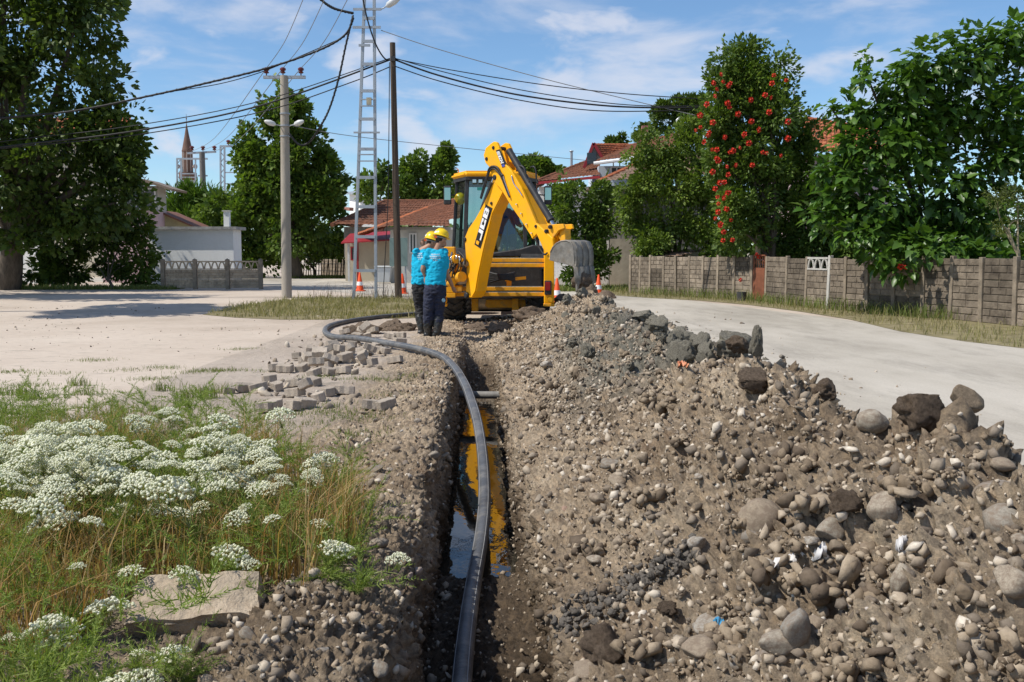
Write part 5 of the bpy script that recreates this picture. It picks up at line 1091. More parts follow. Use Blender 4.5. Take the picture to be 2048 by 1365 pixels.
gf = MB(); gf.bar(g0 + d * .09 + up * .03, g0 + d * .09 + up * 1.36, .04); gf.bar(g1 - d * .09 + up * .03, g1 - d * .09 + up * 1.36, .04); gf.bar(g0 + d * .1 + up * 1.36, g1 - d * .1 + up * 1.36, .04); gf.bar(g0 + d * .1 + up * .97, g1 - d * .1 + up * .97, .04); gf.build('frame', M_rust, gt)
Lg = (g1 - g0).length
for k in range(6): x = g0 + d * (.14 + (Lg - .28) * k / 5); MB().bar(x + up * .98, x + up * 1.34, .016).build('bar', M_rust, gt)
for k in range(3): x0 = g0 + d * (.14 + (Lg - .28) * k / 3); x1 = g0 + d * (.14 + (Lg - .28) * (k + 1) / 3); c = (x0 + x1) / 2; MB().tube([c + up * 1.15 + (d * math.cos(t) + up * math.sin(t)) * .06 for t in np.linspace(0, 6.28, 13)], .008, 5).build('scroll', M_rust, gt)
o = MB().lathe(gp(1483, 603), [(.12, 0), (.14, .2), (.15, .28), (.13, .28), (.11, .05), (.001, .04)], 16).build('bucket', mat('dark_pail', (.06, .06, .06), .7, .3, 6), smooth='auto'); tag(o, 'small dark pail standing at the foot of the fence left of the gate', 'pail')
# left fence: three bays with lattice tops
lw = [gp(327, 579), gp(391, 579), gp(456, 579), gp(522, 578.5)]
fl = thing('garden_fence', 'low concrete fence of three bays with arched lattice tops before the white shed', 'fence', lw[0])
for p in lw: o = MB().bar(p, p + Vector((0, 0, 1.16)), .15, .15, (0, 1, 0)); o.add([p + Vector((-.085, -.085, 1.16)), p + Vector((.085, -.085, 1.16)), p + Vector((.085, .085, 1.16)), p + Vector((-.085, .085, 1.16)), p + Vector((0, 0, 1.22))], [[0, 1, 4], [1, 2, 4], [2, 3, 4], [3, 0, 4]]); o.build('post', M_post, fl)
for a, b in zip(lw[:-1], lw[1:]):
    d = (b - a).normalized(); a = a + d * .075; b = b - d * .075
    slab_part(fl, a, b, .05, .40, 3, M_castl, nb=5); slab_part(fl, a, b, .41, .77, 3, M_castl, nb=5); arch_part(fl, a, b, .78, 1.12, 4, M_castl)
# ================================================================ poles
M_galv = mat('galvanised_steel', (.36, .39, .42), .5, .12, 3, metal=.35, bstr=.05)
M_cpole = mat('concrete_pole', (.36, .32, .265), .9, .14, 2, bstr=.25, bscale=20, dirt=(.22, .19, .155), dirt_amt=.5, sc=(1, 1, .3))
M_wood = mat('old_wood_pole', (.075, .055, .04), .9, .4, 3, bstr=.5, bscale=18, sc=(4, 4, .3))
M_ins = mat('brown_porcelain', (.13, .025, .018), .25, .2, 5, bstr=0)
M_wire = mat('black_cable', (.012, .012, .013), .6, .2, 4, bstr=0)
M_wireg = mat('grey_wire', (.22, .22, .22), .5, .2, 4, bstr=0)
TY = gp(729, 599).y
tw = thing('ladder_pole', 'tall galvanised steel ladder-shaped power pole', 'power pole', gp(729, 599))
TL0, TR0 = gp(704, 600), gp(755, 598); TL0.y = TR0.y = TY; TL1, TR1 = at(731, -60, TY), at(748, -60, TY)
for a, b in ((TL0, TL1), (TR0, TR1)):
    MB().bar(a - Vector((0, 0, .0)), b, .085, .11, (0, 1, 0)).build('leg', M_galv, tw, bev=.006)
def rung(py, px0=None, px1=None, h=.09, dep=.08, nm='rung'):
    f = (600 - py) / 660.; a = TL0.lerp(TL1, f); b = TR0.lerp(TR1, f); a = at(px0, py, TY) if px0 else a; b = at(px1, py, TY) if px1 else b
    return MB().bar(a + Vector((0, -.065, 0)), b + Vector((0, -.065, 0)), dep * .6, h).build(nm, M_galv, tw)
for py in (541, 472, 411, 352, 295, 235, 179, 126, 81, 36): rung(py)
for py in (306, 319, 209, 196): rung(py, h=.035)
rung(20, 707, 763, .07, nm='cross_arm'); rung(56, 706, 762, .07, nm='cross_arm'); rung(92, 718, 741, .07); rung(266, 708, 760, .05, nm='cross_arm')
MB().box(at(738, 203, TY - .08), (.15, .06, .22)).build('number_plate', mat('plate_tan', (.4, .36, .26), .7, .2, 6), tw)
la = MB().tube([at(760, 20, TY), at(768, 16, TY), at(776, 10, TY)], .02, 8).build('lamp_arm', M_galv, tw, smooth=True); MB().lathe(at(772, 14, TY), [(.03, 0), (.09, .08), (.11, .3), (.07, .5), (.001, .56)], 14, (.8, -.15, .5)).build('lamp_head', mat('lamp_grey', (.55, .57, .58), .35, .1, 3), tw, smooth='auto')
PC = gp(573.5, 596); pc = thing('concrete_power_pole', 'round concrete power pole with crossarm and red insulators', 'power pole', PC)
ptop = at(568.5, 152, PC.y); MB().tube([PC + Vector((0, 0, -.05)), PC.lerp(ptop, .5), ptop], [.165, .15, .125], 20).build('shaft', M_cpole, pc, smooth='auto')
ca = MB().bar(at(527, 155, PC.y), at(611, 155, PC.y), .10, .09).build('crossarm', M_galv, pc)
def insulator(p, s=1., parent=None): return MB().lathe(p, [(.02 * s, -.04 * s), (.02 * s, .05 * s), (.07 * s, .05 * s), (.09 * s, .08 * s), (.06 * s, .1 * s), (.06 * s, .13 * s), (.10 * s, .15 * s), (.10 * s, .2 * s), (.05 * s, .24 * s), (.001, .24 * s)], 14).build('insulator', M_ins, parent, smooth='auto')
insP = [at(x, 150, PC.y) for x in (533, 566, 602)]
for p in insP: insulator(p, .95, ca)
for py in (228, 252, 273): MB().lathe(at(570, py, PC.y), [(.15, -.02), (.16, -.02), (.16, .02), (.15, .02)], 18).build('steel_band', M_galv, pc)
for s_ in (-1, 1):
    b0_ = at(570 + s_ * 8, 252, PC.y); e = at(570 + s_ * 18, 250, PC.y - .3); MB().tube([b0_, e], .018, 7).build('lamp_bracket', M_galv, pc); MB().lathe(e, [(.02, 0), (.07, .06), (.09, .2), (.05, .34), (.001, .38)], 12, (s_ * .8, -.3, .25)).build('street_lamp_head', mat('lamp_white', (.62, .63, .62), .35, .1, 3), pc, smooth='auto')
PWd = gp(797, 599); wtop = at(785, 86, PWd.y); pwd = thing('wooden_pole', 'dark leaning wooden pole carrying black cables', 'utility pole', PWd)
MB().tube([PWd + Vector((0, 0, -.05)), PWd.lerp(wtop, .5), wtop], [.115, .1, .085], 12).build('shaft', M_wood, pwd, smooth='auto')
MB().box(at(786, 118, PWd.y - .1), (.12, .08, .14)).build('cable_clamp', M_blk, pwd)
# cables ------------------------------------------------------------
def cable(pts, r, lab, m=M_wire, n=6, twist=0):
    P_ = spline([at(px, py, Y) for px, py, Y in pts], n)
    mb = MB(); mb.tube(P_, r, 6)
    if twist:
        q = []
        for i, p in enumerate(spline([at(px, py, Y) for px, py, Y in pts], n * 5)): a = i * 1.3; q.append(p + Vector((math.cos(a), 0, math.sin(a))) * r * .75)
        mb.tube(q, r * .75, 5)
    o = mb.build('overhead_cable', m, smooth=True); return tag(o, lab, 'cable', 'overhead cables')
Yw = PWd.y
cable([(-260, 325, Yw), (0, 284, Yw), (260, 253, Yw), (520, 203, Yw), (780, 117, Yw)], .014, 'uppermost of the black cables running left from the wooden pole')
cable([(-260, 332, Yw), (0, 295, Yw), (260, 264, Yw), (520, 212, Yw), (780, 120, Yw)], .026, 'thick black cable running left from the wooden pole')
cable([(-260, 335, Yw), (0, 298, Yw + .2), (260, 272, Yw + .2), (520, 225, Yw), (700, 166, Yw), (780, 134, Yw)], .016, 'lowest black cable running left from the wooden pole')
cable([(790, 118, Yw), (900, 140, Yw), (1080, 169, Yw), (1250, 188, Yw), (1430, 200, Yw)], .014, 'uppermost black cable running right from the wooden pole')
cable([(790, 120, Yw), (880, 152, Yw), (1030, 189, Yw), (1200, 211, Yw), (1330, 216, Yw), (1430, 214, Yw)], .026, 'thick black cable running right from the wooden pole')
cable([(790, 117, Yw), (890, 145, Yw), (1040, 180, Yw), (1210, 206, Yw), (1330, 213, Yw), (1430, 210, Yw)], .014, 'middle black cable running right from the wooden pole')
cable([(790, 133, Yw), (880, 163, Yw), (1030, 199, Yw), (1180, 221, Yw), (1330, 222, Yw), (1430, 216, Yw)], .016, 'lowest black cable running right from the wooden pole')
cable([(762, 61, TY), (880, 100, TY), (1080, 156, TY), (1250, 198, TY), (1420, 238, TY)], .012, 'pale thin wire from the steel pole down to the vine', M_wireg)
cable([(-260, 262, TY), (0, 237, TY), (150, 222, TY), (300, 192, TY), (420, 165, TY), (540, 135, TY), (640, 100, TY), (690, 70, TY), (707, 36, TY)], .03, 'twisted cable from the steel pole across the left tree', twist=1)
cable([(340, 184, TY), (430, 170, TY), (500, 152, TY), (560, 130, TY), (690, 74, TY)], .013, 'slack loop under the twisted cable')
cable([(600, -40, TY), (640, -2, TY), (668, 17, TY), (707, 27, TY)], .035, 'twisted cable reaching the steel pole from above', twist=1)
cable([(706, 32, TY), (692, 90, TY), (678, 155, TY), (660, 215, TY), (640, 255, TY), (618, 285, PC.y - .2), (598, 290, PC.y - .2), (578, 268, PC.y - .2)], .03, 'twisted cable sagging from the steel pole to the concrete pole', twist=1)
cable([(722, -20, TY - .1), (735, 40, TY - .1), (752, 90, TY - .1), (770, 118, Yw), (785, 120, Yw)], .022, 'black cable from the steel pole head to the wooden pole')
cable([(779, 125, Yw - .12), (778, 250, Yw - .12), (776, 400, Yw - .12), (770, 520, Yw - .12), (766, 600, Yw - .12)], .014, 'drop wire hanging beside the wooden pole')
cable([(586, 252, PC.y), (700, 272, Yw + 4), (900, 294, Yw + 8), (1180, 322, Yw + 13)], .012, 'faint thin wire passing behind the digger boom', M_wireg)
FP = at(405, 300, 74.)
for k, (a, b) in enumerate(((insP[0], (384, 303)), (insP[1], (406, 301)), (insP[2], (429, 303)))):
    q = at(b[0], b[1], 74); m_ = (a + q) / 2 - Vector((0, 0, .5)); mb = MB().tube(spline([a + Vector((0, 0, .2)), m_, q], 8), .013, 5); tag(mb.build('power_line', M_wireg), ['left', 'middle', 'right'][k] + ' thin line from the concrete pole insulators to the far pole', 'cable', 'overhead cables')
    c = at((618, 662, 710)[k], -30, PC.y - 6); mb = MB().tube(spline([a + Vector((0, 0, .2)), (a + c) / 2 - Vector((0, 0, .15)), c], 8), .010, 5); tag(mb.build('power_line', M_wireg), ['left', 'middle', 'right'][k] + ' thin line rising from the concrete pole insulators out of frame', 'cable', 'overhead cables')
# far pole, gantries, minaret ------------------------------------------
fpo = thing('concrete_power_pole', 'distant concrete power pole with three insulators beside the minaret', 'power pole', (FP.x, 74, 0))
MB().tube([(FP.x, 74, 0), at(404, 305, 74)], [.25, .2], 12).build('shaft', mat('dark_pole', (.16, .15, .14), .9, .2, 3), fpo, smooth='auto'); fa = MB().bar(at(375, 307, 74), at(432, 304, 74), .14, .14).build('crossarm', M_galv, fpo)
for x in (384, 406, 429): insulator(at(x, 303, 74), 1.6, fa)
MB().bar(at(396, 352, 74), at(415, 352, 74), .1, .1).build('bracket', M_galv, fpo)
def gantry(lx, rx, top, mid, Y, lab, arm):
    t = thing('steel_gantry', lab, 'gantry', (at(lx, 500, Y).x, Y, 0)); w = 8
    for x in (lx, lx + w): MB().bar(Vector((at(x, 500, Y).x, Y, 0)), at(x, top, Y), .13).build('lattice_leg', M_galv, t)
    y = top; s_ = 0
    while y < 480: MB().bar(at(lx + (0 if s_ else w), y, Y), at(lx + (w if s_ else 0), y + 11, Y), .06).build('brace', M_galv, t); y += 11; s_ ^= 1
    MB().bar(at(lx - 1, top, Y), at(arm, top, Y), .16).build('top_beam', M_galv, t); MB().bar(at(rx, top, Y), at(rx, mid, Y), .12).build('hanger', M_galv, t)
    for yy in np.linspace(top + 30, mid, 3): MB().bar(at(lx + w, yy, Y), at(rx, yy, Y), .09).build('cross_bar', M_galv, t)
    MB().bar(at(rx, mid, Y), at(lx + w, mid + 34, Y), .12).build('strut', M_galv, t); return t
g_ = gantry(441, 484, 293, 368, 84, 'tall galvanised lattice gantry left of the big round tree', 513); insulator(at(457, 291, 84), 1.8, g_)
gantry(354, 391, 318, 362, 96, 'farther galvanised lattice gantry in front of the minaret', 415)
MY = 190.; mx_ = lambda px, py: at(px, py, MY)
mn = thing('minaret', 'brown mosque minaret with a pointed spire', 'minaret', (mx_(380, 500).x, MY, 0)); M_min = mat('minaret_brown', (.15, .085, .062), .8, .2, .6, bstr=0); M_minl = mat('minaret_pale', (.38, .31, .27), .85, .15, .8, bstr=0)
cx0 = mx_(380, 500).x; zz = lambda py: mx_(380, py).z; u = MY / FPX
MB().lathe((cx0, MY, 0), [(14 * u, 0), (13 * u, zz(365) * .6), (12 * u, zz(365))], 16).build('lower_shaft', M_minl, mn, smooth='auto')
MB().lathe((cx0, MY, 0), [(8 * u, zz(366)), (16 * u, zz(358)), (17 * u, zz(356)), (17 * u, zz(346)), (9 * u, zz(346))], 16).build('balcony', M_min, mn, smooth='auto')
MB().lathe((cx0, MY, 0), [(9.5 * u, zz(350)), (9.2 * u, zz(305)), (10.5 * u, zz(304)), (10.5 * u, zz(301))], 12).build('upper_shaft', M_min, mn)
for k in range(8): a = k * math.pi / 4 + .2; MB().bar((cx0 + math.cos(a) * 9.6 * u, MY + math.sin(a) * 9.6 * u, zz(350)), (cx0 + math.cos(a) * 9.4 * u, MY + math.sin(a) * 9.4 * u, zz(305)), .14).build('pilaster', M_minl, mn)
MB().lathe((cx0, MY, 0), [(10 * u, zz(301)), (4.5 * u, zz(272)), (.6 * u, zz(248)), (.5 * u, zz(240)), (1.4 * u, zz(238)), (.4 * u, zz(235)), (.3 * u, zz(229)), (.001, zz(228))], 12).build('spire', M_min, mn, smooth='auto')
for s_ in (-1, 1): MB().lathe((cx0 + s_ * 1.0, MY - .3, zz(334)), [(.1, 0), (.5, .8), (.001, .8)], 10, (s_, -.6, 0)).build('loudspeaker', M_minl, mn)
# ================================================================ houses
def tilemat(name, col, dirt):
    m, t, b = nodes(name); c = ramp(t, noise(t, 3, 8, .7), [(.3, tuple(x * .6 for x in col)), (.55, col), (.75, tuple(min(1, x * 1.35) for x in col))])
    q = t.nodes.new('ShaderNodeMapRange'); q.inputs[1].default_value = .5; q.inputs[2].default_value = .68; q.inputs[4].default_value = .75; t.links.new(noise(t, 1.1, 8, .75), q.inputs[0]); c = mixc(t, q.outputs[0], c, dirt)
    t.links.new(c, b.inputs['Base Color']); b.inputs['Roughness'].default_value = .9; b.inputs['Specular IOR Level'].default_value = .2; return m
M_tile = tilemat('brown_roof_tile', (.20, .085, .05), (.09, .06, .045)); M_tileo = tilemat('orange_roof_tile', (.42, .14, .065), (.2, .08, .05)); M_tilem = tilemat('mossy_roof_tile', (.30, .2, .14), (.2, .17, .12))
M_plas = mat('pale_plaster', (.55, .54, .50), .9, .12, 1.5, bstr=.15, dirt=(.38, .36, .32), dirt_amt=.4); M_white = mat('white_plaster', (.82, .82, .80), .9, .06, 1.2, bstr=.1, dirt=(.55, .53, .5), dirt_amt=.35); M_beige = mat('beige_plaster', (.52, .47, .36), .9, .12, 1.5, bstr=.15)
M_pink = mat('pink_plaster', (.55, .40, .42), .9, .08, 1.5, bstr=.1); M_dwin = mat('dark_window', (.03, .035, .04), .15, .2, 3, bstr=0, spec=.6); M_frame = mat('white_frame', (.72, .72, .72), .5, .05, 3, bstr=0); M_redm = mat('red_metal', (.28, .02, .025), .5, .15, 3, bstr=.05)
M_plank = mat('grey_plank', (.22, .20, .175), .9, .4, 2, bstr=.5, bscale=10, rnd=.3, sc=(6, 6, .5)); M_brk = mat('chimney_brick', (.34, .15, .11), .9, .25, 6, bstr=.3, dirt=(.2, .12, .1)); M_gut = mat('white_gutter', (.65, .66, .66), .5, .1, 3, bstr=0)
def tiled(parent, A, B, Cc, D, rows, colsn, m, name='roof_slope', h=.06):
    A, B, Cc, D = map(Vector, (A, B, Cc, D)); n = (B - A).cross(D - A)
    if n.length < 1e-6: n = (B - A).cross(Cc - A)
    n.normalize(); n = n if n.z > 0 else -n; V = []; F = []; nu = colsn * 4 + 1; r2 = []
    for r_ in range(rows): r2 += [(r_ / rows, 1.), ((r_ + .96) / rows, .0)]
    for v, lift in r2:
        for i in range(nu):
            u = i / (nu - 1.); p = A.lerp(B, u).lerp(D.lerp(Cc, u), v); V.append(p + n * (h * .7 * lift + h * .5 * abs(math.sin(math.pi * u * colsn)) + rb_.uniform(-.01, .01)))
    for j in range(len(r2) - 1):
        for i in range(nu - 1): F.append([j * nu + i, j * nu + i + 1, (j + 1) * nu + i + 1, (j + 1) * nu + i])
    o = MB().add(V, F).build(name, m, parent); return o
def ridge(parent, a, b, m, r=.12):
    mb = MB(); a, b = Vector(a), Vector(b); n = max(3, int((b - a).length / .4))
    for k in range(n): mb.tube([a.lerp(b, k / n), a.lerp(b, (k + 1.08) / n)], [r * 1.1, r * .9], 8)
    return mb.build('ridge_tiles', m, parent)
def window(parent, x0, x1, y0, y1, Y, m=M_dwin, frame=M_frame, cross=True, d=.08):
    a, b = at(x0, y1, Y), at(x1, y0, Y); c = (a + b) / 2; w, h = abs(b.x - a.x), abs(b.z - a.z); g = MB().box(c + Vector((0, .02, 0)), (w, .04, h)).build('window', m, parent); t_ = .07 * max(.6, Y / 50); f = MB()
    for s_ in (-1, 1): f.box(c + Vector((s_ * w / 2, -.03, 0)), (t_, d, h + t_)); f.box(c + Vector((0, -.034, s_ * h / 2)), (w, d, t_))
    if cross: f.box(c + Vector((0, -.028, 0)), (t_ * .8, d * .8, h))
    f.build('window_frame', frame, g); return g
def wallbox(parent, x0, x1, y0, y1, z0, z1, m, name='wall'): return MB().box(((x0 + x1) / 2, (y0 + y1) / 2, (z0 + z1) / 2), (abs(x1 - x0), abs(y1 - y0), z1 - z0)).build(name, m, parent)
# farmhouse at the back
h = thing('farmhouse', 'old farmhouse with long brown tiled roof behind the wooden pole', 'house', (at(770, 500, 60).x, 60, 0))
A, B, Cc, D = at(664, 450, 55), at(900, 455, 55), at(892, 403, 60), at(769, 403, 60); Bk = at(700, 437, 65); Bk.x = A.x; Bk.z = A.z
tiled(h, A, B, Cc, D, 10, 26, M_tile); tiled(h, Bk, A, D, D + Vector((.01, .01, 0)), 10, 16, M_tile); ridge(h, D, Cc, M_tile); ridge(h, A, D, M_tile)
wallbox(h, A.x + .6, B.x, 55.8, 64, 0, A.z - .1, M_plas); wallbox(h, A.x + .55, A.x + 2.3, 55.6, 55.79, 1.2, A.z - .1, M_plank, 'timber_front')
for (x, y) in ((754, 455), (787, 450)): q = at(x, y, 54); MB().box(q + Vector((0, 1.5, -.1)), (.3, .3, 1.1)).build('chimney', M_brk, h)
h2 = thing('roadside_house', 'grey house with dark mossy roof and white window behind the workers', 'house', (at(840, 500, 49).x, 49, 0))
A, B, Cc, D = at(760, 457, 47), at(925, 439, 45.5), at(925, 396, 49), at(859, 416, 50.5); E_ = at(718, 470, 51)
tiled(h2, A, B, Cc, D, 9, 20, M_tile); tiled(h2, E_, A, D, D + Vector((.01, 0, 0)), 8, 10, M_tile); ridge(h2, E_, D, M_tileo, .13); ridge(h2, D, Cc, M_tile)
wallbox(h2, A.x + .35, B.x - .2, 48.0, 54, 0, A.z - .05, M_plas); window(h2, 820, 832, 468, 506, 47.95)
wallbox(h2, at(690, 500, 51.5).x, A.x + .34, 51.5, 54.5, 0, 2.2, M_beige, 'wing_wall'); aw = [at(682, 488, 50.2), at(790, 481, 49.6), at(794, 464, 52), at(700, 470, 52)]
MB().prism(aw, Vector((0, 0, .06))).build('red_awning', M_redm, h2)
for px in (697, 715): q = at(px, 490, 50.4); MB().bar((q.x, q.y, 0), (q.x, q.y, aw[0].z + .05), .1).build('awning_post', mat('post_paint' + str(px), (.3, .03, .03) if px == 715 else (.6, .6, .58), .6, .1, 3, bstr=0), h2)
window(h2, 703, 712, 495, 520, 51.45, frame=M_redm, cross=False)
# white upper house far away
h3 = thing('distant_house', 'small white far house with metal roof above the farmhouse', 'house', (at(720, 480, 92).x, 92, 0)); x0, x1 = at(692, 400, 92).x, at(748, 400, 92).x; x2 = x0 + 1.3
MB().add([(x0, 94, 0), (x2, 92, 0), (x2, 92, at(0, 392, 92).z), (x0, 94, at(0, 385, 94).z)], [[0, 1, 2, 3]]).build('side_wall', M_white, h3); wallbox(h3, x2, x1, 92.01, 98, 0, at(0, 392, 92).z, M_white)
MB().prism([(x0 - .5, 94, at(0, 388, 93).z), (x2 - .3, 91.4, at(0, 390, 92).z), (x1 + .3, 91.4, at(0, 390, 92).z), (x1, 99, at(0, 374, 92).z), (x0, 99, at(0, 376, 92).z)], (0, 0, .18)).build('metal_roof', M_galv, h3); window(h3, 732, 744, 394, 408, 91.9); MB().bar(at(690, 418, 91.5), at(703, 419, 91), .5, .3).build('balcony', M_brk, h3)
# white house right with dormer
h4 = thing('white_dormer_house', 'white house with red dormer gable and brown tiled roofs', 'house', (at(1150, 500, 52).x, 52, 0))
A, B, Cc, D = at(1070, 365, 50), at(1200, 352, 49), at(1200, 318, 52.5), at(1170, 326, 53); tiled(h4, A, B, Cc, D, 8, 16, M_tile); Bk = A + Vector((0, 8, 0)); tiled(h4, Bk, A, D, D + Vector((.01, 0, 0)), 8, 10, M_tile); ridge(h4, A, D, M_tile)
wallbox(h4, A.x + .25, at(1345, 400, 51.4).x, 51.4, 60, 0, A.z - .12, M_white); MB().bar(A + Vector((0, -.05, -.06)), B + Vector((0, -.05, -.06)), .12, .12).build('fascia', M_redm, h4)
G0, G1, GA = at(1168, 336, 50.3), at(1204, 316, 50.3), at(1187, 287, 50.3); bk = Vector((4.2, 5.5, 0)); GA2 = at(1270, 288, 54); G12 = at(1300, 306, 54)
MB().add([G0, G1, GA], [[0, 1, 2]]).build('gable_boards', M_plank, h4).modifiers.new('t', 'SOLIDIFY').thickness = .08
tiled(h4, G1, G12, GA2, GA, 7, 14, M_tileo, 'dormer_slope'); MB().bar(G0, GA, .14, .22, (0, 1, 0)).build('barge_board', M_redm, h4); MB().bar(GA, G1, .14, .22, (0, 1, 0)).build('barge_board', M_redm, h4); MB().bar(at(1183, 306, 50.2), at(1183, 328, 50.2), .45, .08, (0, 1, 0)).build('dormer_opening', M_dwin, h4)
A, B, Cc, D = at(1188, 325, 48.6), at(1345, 305, 47), at(1360, 268, 52), at(1240, 298, 53); tiled(h4, A, B, Cc, D, 9, 22, M_tile); ridge(h4, D, Cc, M_tile); MB().tube([A + Vector((0, -.08, -.06)), B + Vector((0, -.08, -.06))], .09, 8).build('gutter', M_gut, h4)
wallbox(h4, A.x + .3, B.x, 49.5, 56, 0, A.z - .1, mat('blue_white_wall', (.5, .56, .62), .9, .08, 1.5, bstr=0), 'porch_wall'); window(h4, 1222, 1245, 335, 350, 49.4)
q = at(1289, 286, 52); ch_ = MB().box(q + Vector((0, 0, .1)), (.3, .35, 1.5)).build('chimney', M_brk, h4); MB().tube([at(1276, 283, 51.6), at(1288, 279, 51.6)], .14, 10).build('chimney_pipe', M_brk, h4)
fl_ = MB().tube([at(1143, 345, 54), at(1143, 304, 54)], .07, 10).build('metal_flue', M_galv, h4, smooth='auto'); MB().lathe(at(1143, 304, 54), [(.10, 0), (.12, .03), (.10, .06), (.001, .06)], 12).build('flue_cap', M_galv, fl_)
MB().box(at(1362, 243, 53), (.5, .4, .4)).build('solar_tank', M_white, h4, bev=.1)
# barn of grey planks
h5 = thing('plank_barn', 'old barn of vertical grey planks with mossy tiled roof', 'barn', (at(1270, 520, 43).x, 43, 0)); bx0, bx1 = at(1219, 420, 42).x, at(1420, 420, 42).x; zt_ = at(0, 372, 42).z
A, B, Cc, D = at(1196, 366, 41), at(1425, 352, 40), at(1425, 300, 45), at(1301, 318, 45.5); tiled(h5, A, B, Cc, D, 9, 26, M_tilem, h=.08); Bk = A + Vector((0, 8, 0)); tiled(h5, Bk, A, D, D + Vector((.01, 0, 0)), 9, 10, M_tilem, h=.08); ridge(h5, A, D, M_tileo, .14)
wallbox(h5, bx0 + .03, bx1, 42.1, 48, 0, zt_, mat('barn_dark', (.06, .05, .04), .95, .2, 3, bstr=0), 'wall_core'); zl_ = at(0, 478, 42).z; x = bx0; wallbox(h5, bx0, bx1, 42.0, 42.09, 0, zl_, mat('barn_plaster', (.40, .34, .26), .95, .2, 2, bstr=.3, dirt=(.24, .2, .16)), 'plaster_base')
while x < bx1 - .15: w = rb_.uniform(.13, .2); z0 = zl_ + rb_.uniform(-.1, .05); MB().box((x + w / 2, 42.05 + rb_.uniform(-.015, .015), (z0 + zt_) / 2), (w - .02, .04, zt_ - z0)).build('plank', M_plank, h5); x += w
wallbox(h5, bx0 - .02, bx0 + .025, 42.0, 48, 0, zt_, M_plank, 'side_boards')
low = [at(1283, 520, 36.5), at(1345, 515, 36), at(1440, 497, 38.5), at(1330, 503, 39)]; sd5 = thing('lean_to_roof', 'low mossy tiled lean-to roof just above the concrete fence', 'shed roof', (low[0].x, 36.5, 0)); tiled(sd5, low[0], low[1], low[2], low[3], 5, 10, M_tilem); wallbox(sd5, low[0].x + .1, low[2].x, 38.6, 38.8, 0, low[3].z, M_plas, 'back_wall')
# roof behind the fig
h6 = thing('red_roof_house', 'house with red tiled roof behind the fig tree', 'house', (at(1680, 500, 43).x, 43, 0)); A, B, Cc, D = at(1590, 300, 40), at(1800, 320, 40), at(1760, 262, 45), at(1612, 238, 45); tiled(h6, A, B, Cc, D, 9, 20, M_tileo); ridge(h6, D, Cc, M_tileo)
wallbox(h6, A.x + .3, B.x, 41, 47, 0, A.z - .15, M_pink); MB().prism([at(1578, 250, 44), at(1606, 246, 44), at(1600, 214, 46), at(1582, 214, 46)], Vector((0, .05, .05))).build('corrugated_sheet', M_galv, h6); MB().tube([at(1588, 218, 45), at(1588, 180, 45)], .03, 6).build('aerial', M_galv, h6)
# left: shed, house with bay window, hidden tall house
s1 = thing('white_shed', 'low white shed with flat concrete roof behind the lattice fence', 'shed', (at(380, 560, 44).x, 44, 0)); a, b = at(296, 460, 44), at(466, 460, 44)
wallbox(s1, a.x, b.x, 44, 45.3, 0, a.z - .0, M_white); MB().box(((a.x + b.x) / 2, 44.6, a.z + .07), (b.x - a.x + .4, 1.6, .13)).build('flat_roof', mat('stained_slab', (.36, .35, .33), .9, .3, 4, dirt=(.12, .12, .11), dirt_amt=.8), s1)
q = at(453, 445, 44.3); chm = MB().box((q.x, 44.4, a.z + .45), (.24, .24, .72)).build('chimney', M_white, s1); MB().box((q.x, 44.4, a.z + .83), (.34, .34, .05)).build('chimney_cap', M_plas, chm)
s2 = thing('bay_window_house', 'pink house with white bay window and gabled metal roof behind the shed', 'house', (at(290, 500, 49).x, 49, 0)); x0, x1 = at(200, 400, 48.5).x, at(314, 400, 48.5).x
wallbox(s2, x0, x1, 48.5, 49.8, 0, at(0, 422, 48.5).z, M_pink); wallbox(s2, x0, x1, 48.6, 49.8, at(0, 422, 48.5).z, at(0, 372, 48.5).z, M_plas, 'upper_wall')
window(s2, 272, 288, 378, 418, 48.5, mat('curtained_glass', (.16, .17, .18), .2, .3, 8, bstr=0), cross=False); window(s2, 290, 310, 378, 418, 48.5, bpy.data.materials['curtained_glass'], cross=False); window(s2, 250, 270, 378, 418, 48.5, bpy.data.materials['curtained_glass'], cross=False)
pk_ = [at(200, 366, 48), at(285, 358, 48), at(345, 378, 48), at(343, 382, 48), at(285, 363, 48), at(200, 371, 48)]; MB().prism(pk_, Vector((0, 2.2, 0))).build('metal_roof', mat('brown_eave', (.22, .17, .13), .7, .2, 3, bstr=0), s2)
MB().prism([at(315, 424, 49.5), at(395, 458, 49.5), at(315, 458, 49.5)], Vector((0, .1, 0))).build('yellow_gable', mat('yellow_sheet', (.40, .36, .2), .7, .15, 3, bstr=0), s2); MB().prism([at(313, 420, 49.3), at(398, 457, 49.3), at(398, 460, 49.3), at(313, 424, 49.3)], Vector((0, 3, 0))).build('gable_roof', mat('rust_roof', (.2, .09, .06), .7, .2, 3, bstr=0), s2)
s3 = thing('tall_house', 'tall house with orange tiled roof mostly hidden by the left tree', 'house', (at(200, 500, 62).x, 62, 0)); A, B, Cc, D = at(60, 275, 60), at(262, 270, 60), at(262, 236, 63), at(80, 236, 63); tiled(s3, A, B, Cc, D, 8, 14, M_tileo); wallbox(s3, A.x + .5, B.x - 1.2, 60.8, 62.5, 0, A.z - .1, M_beige)
wl_ = wallbox(None, at(-60, 500, 47).x, at(106, 500, 47).x, 47, 47.2, 0, 2.1, M_white, 'garden_wall'); tag(wl_, 'white garden wall behind the trunk of the left tree', 'wall')
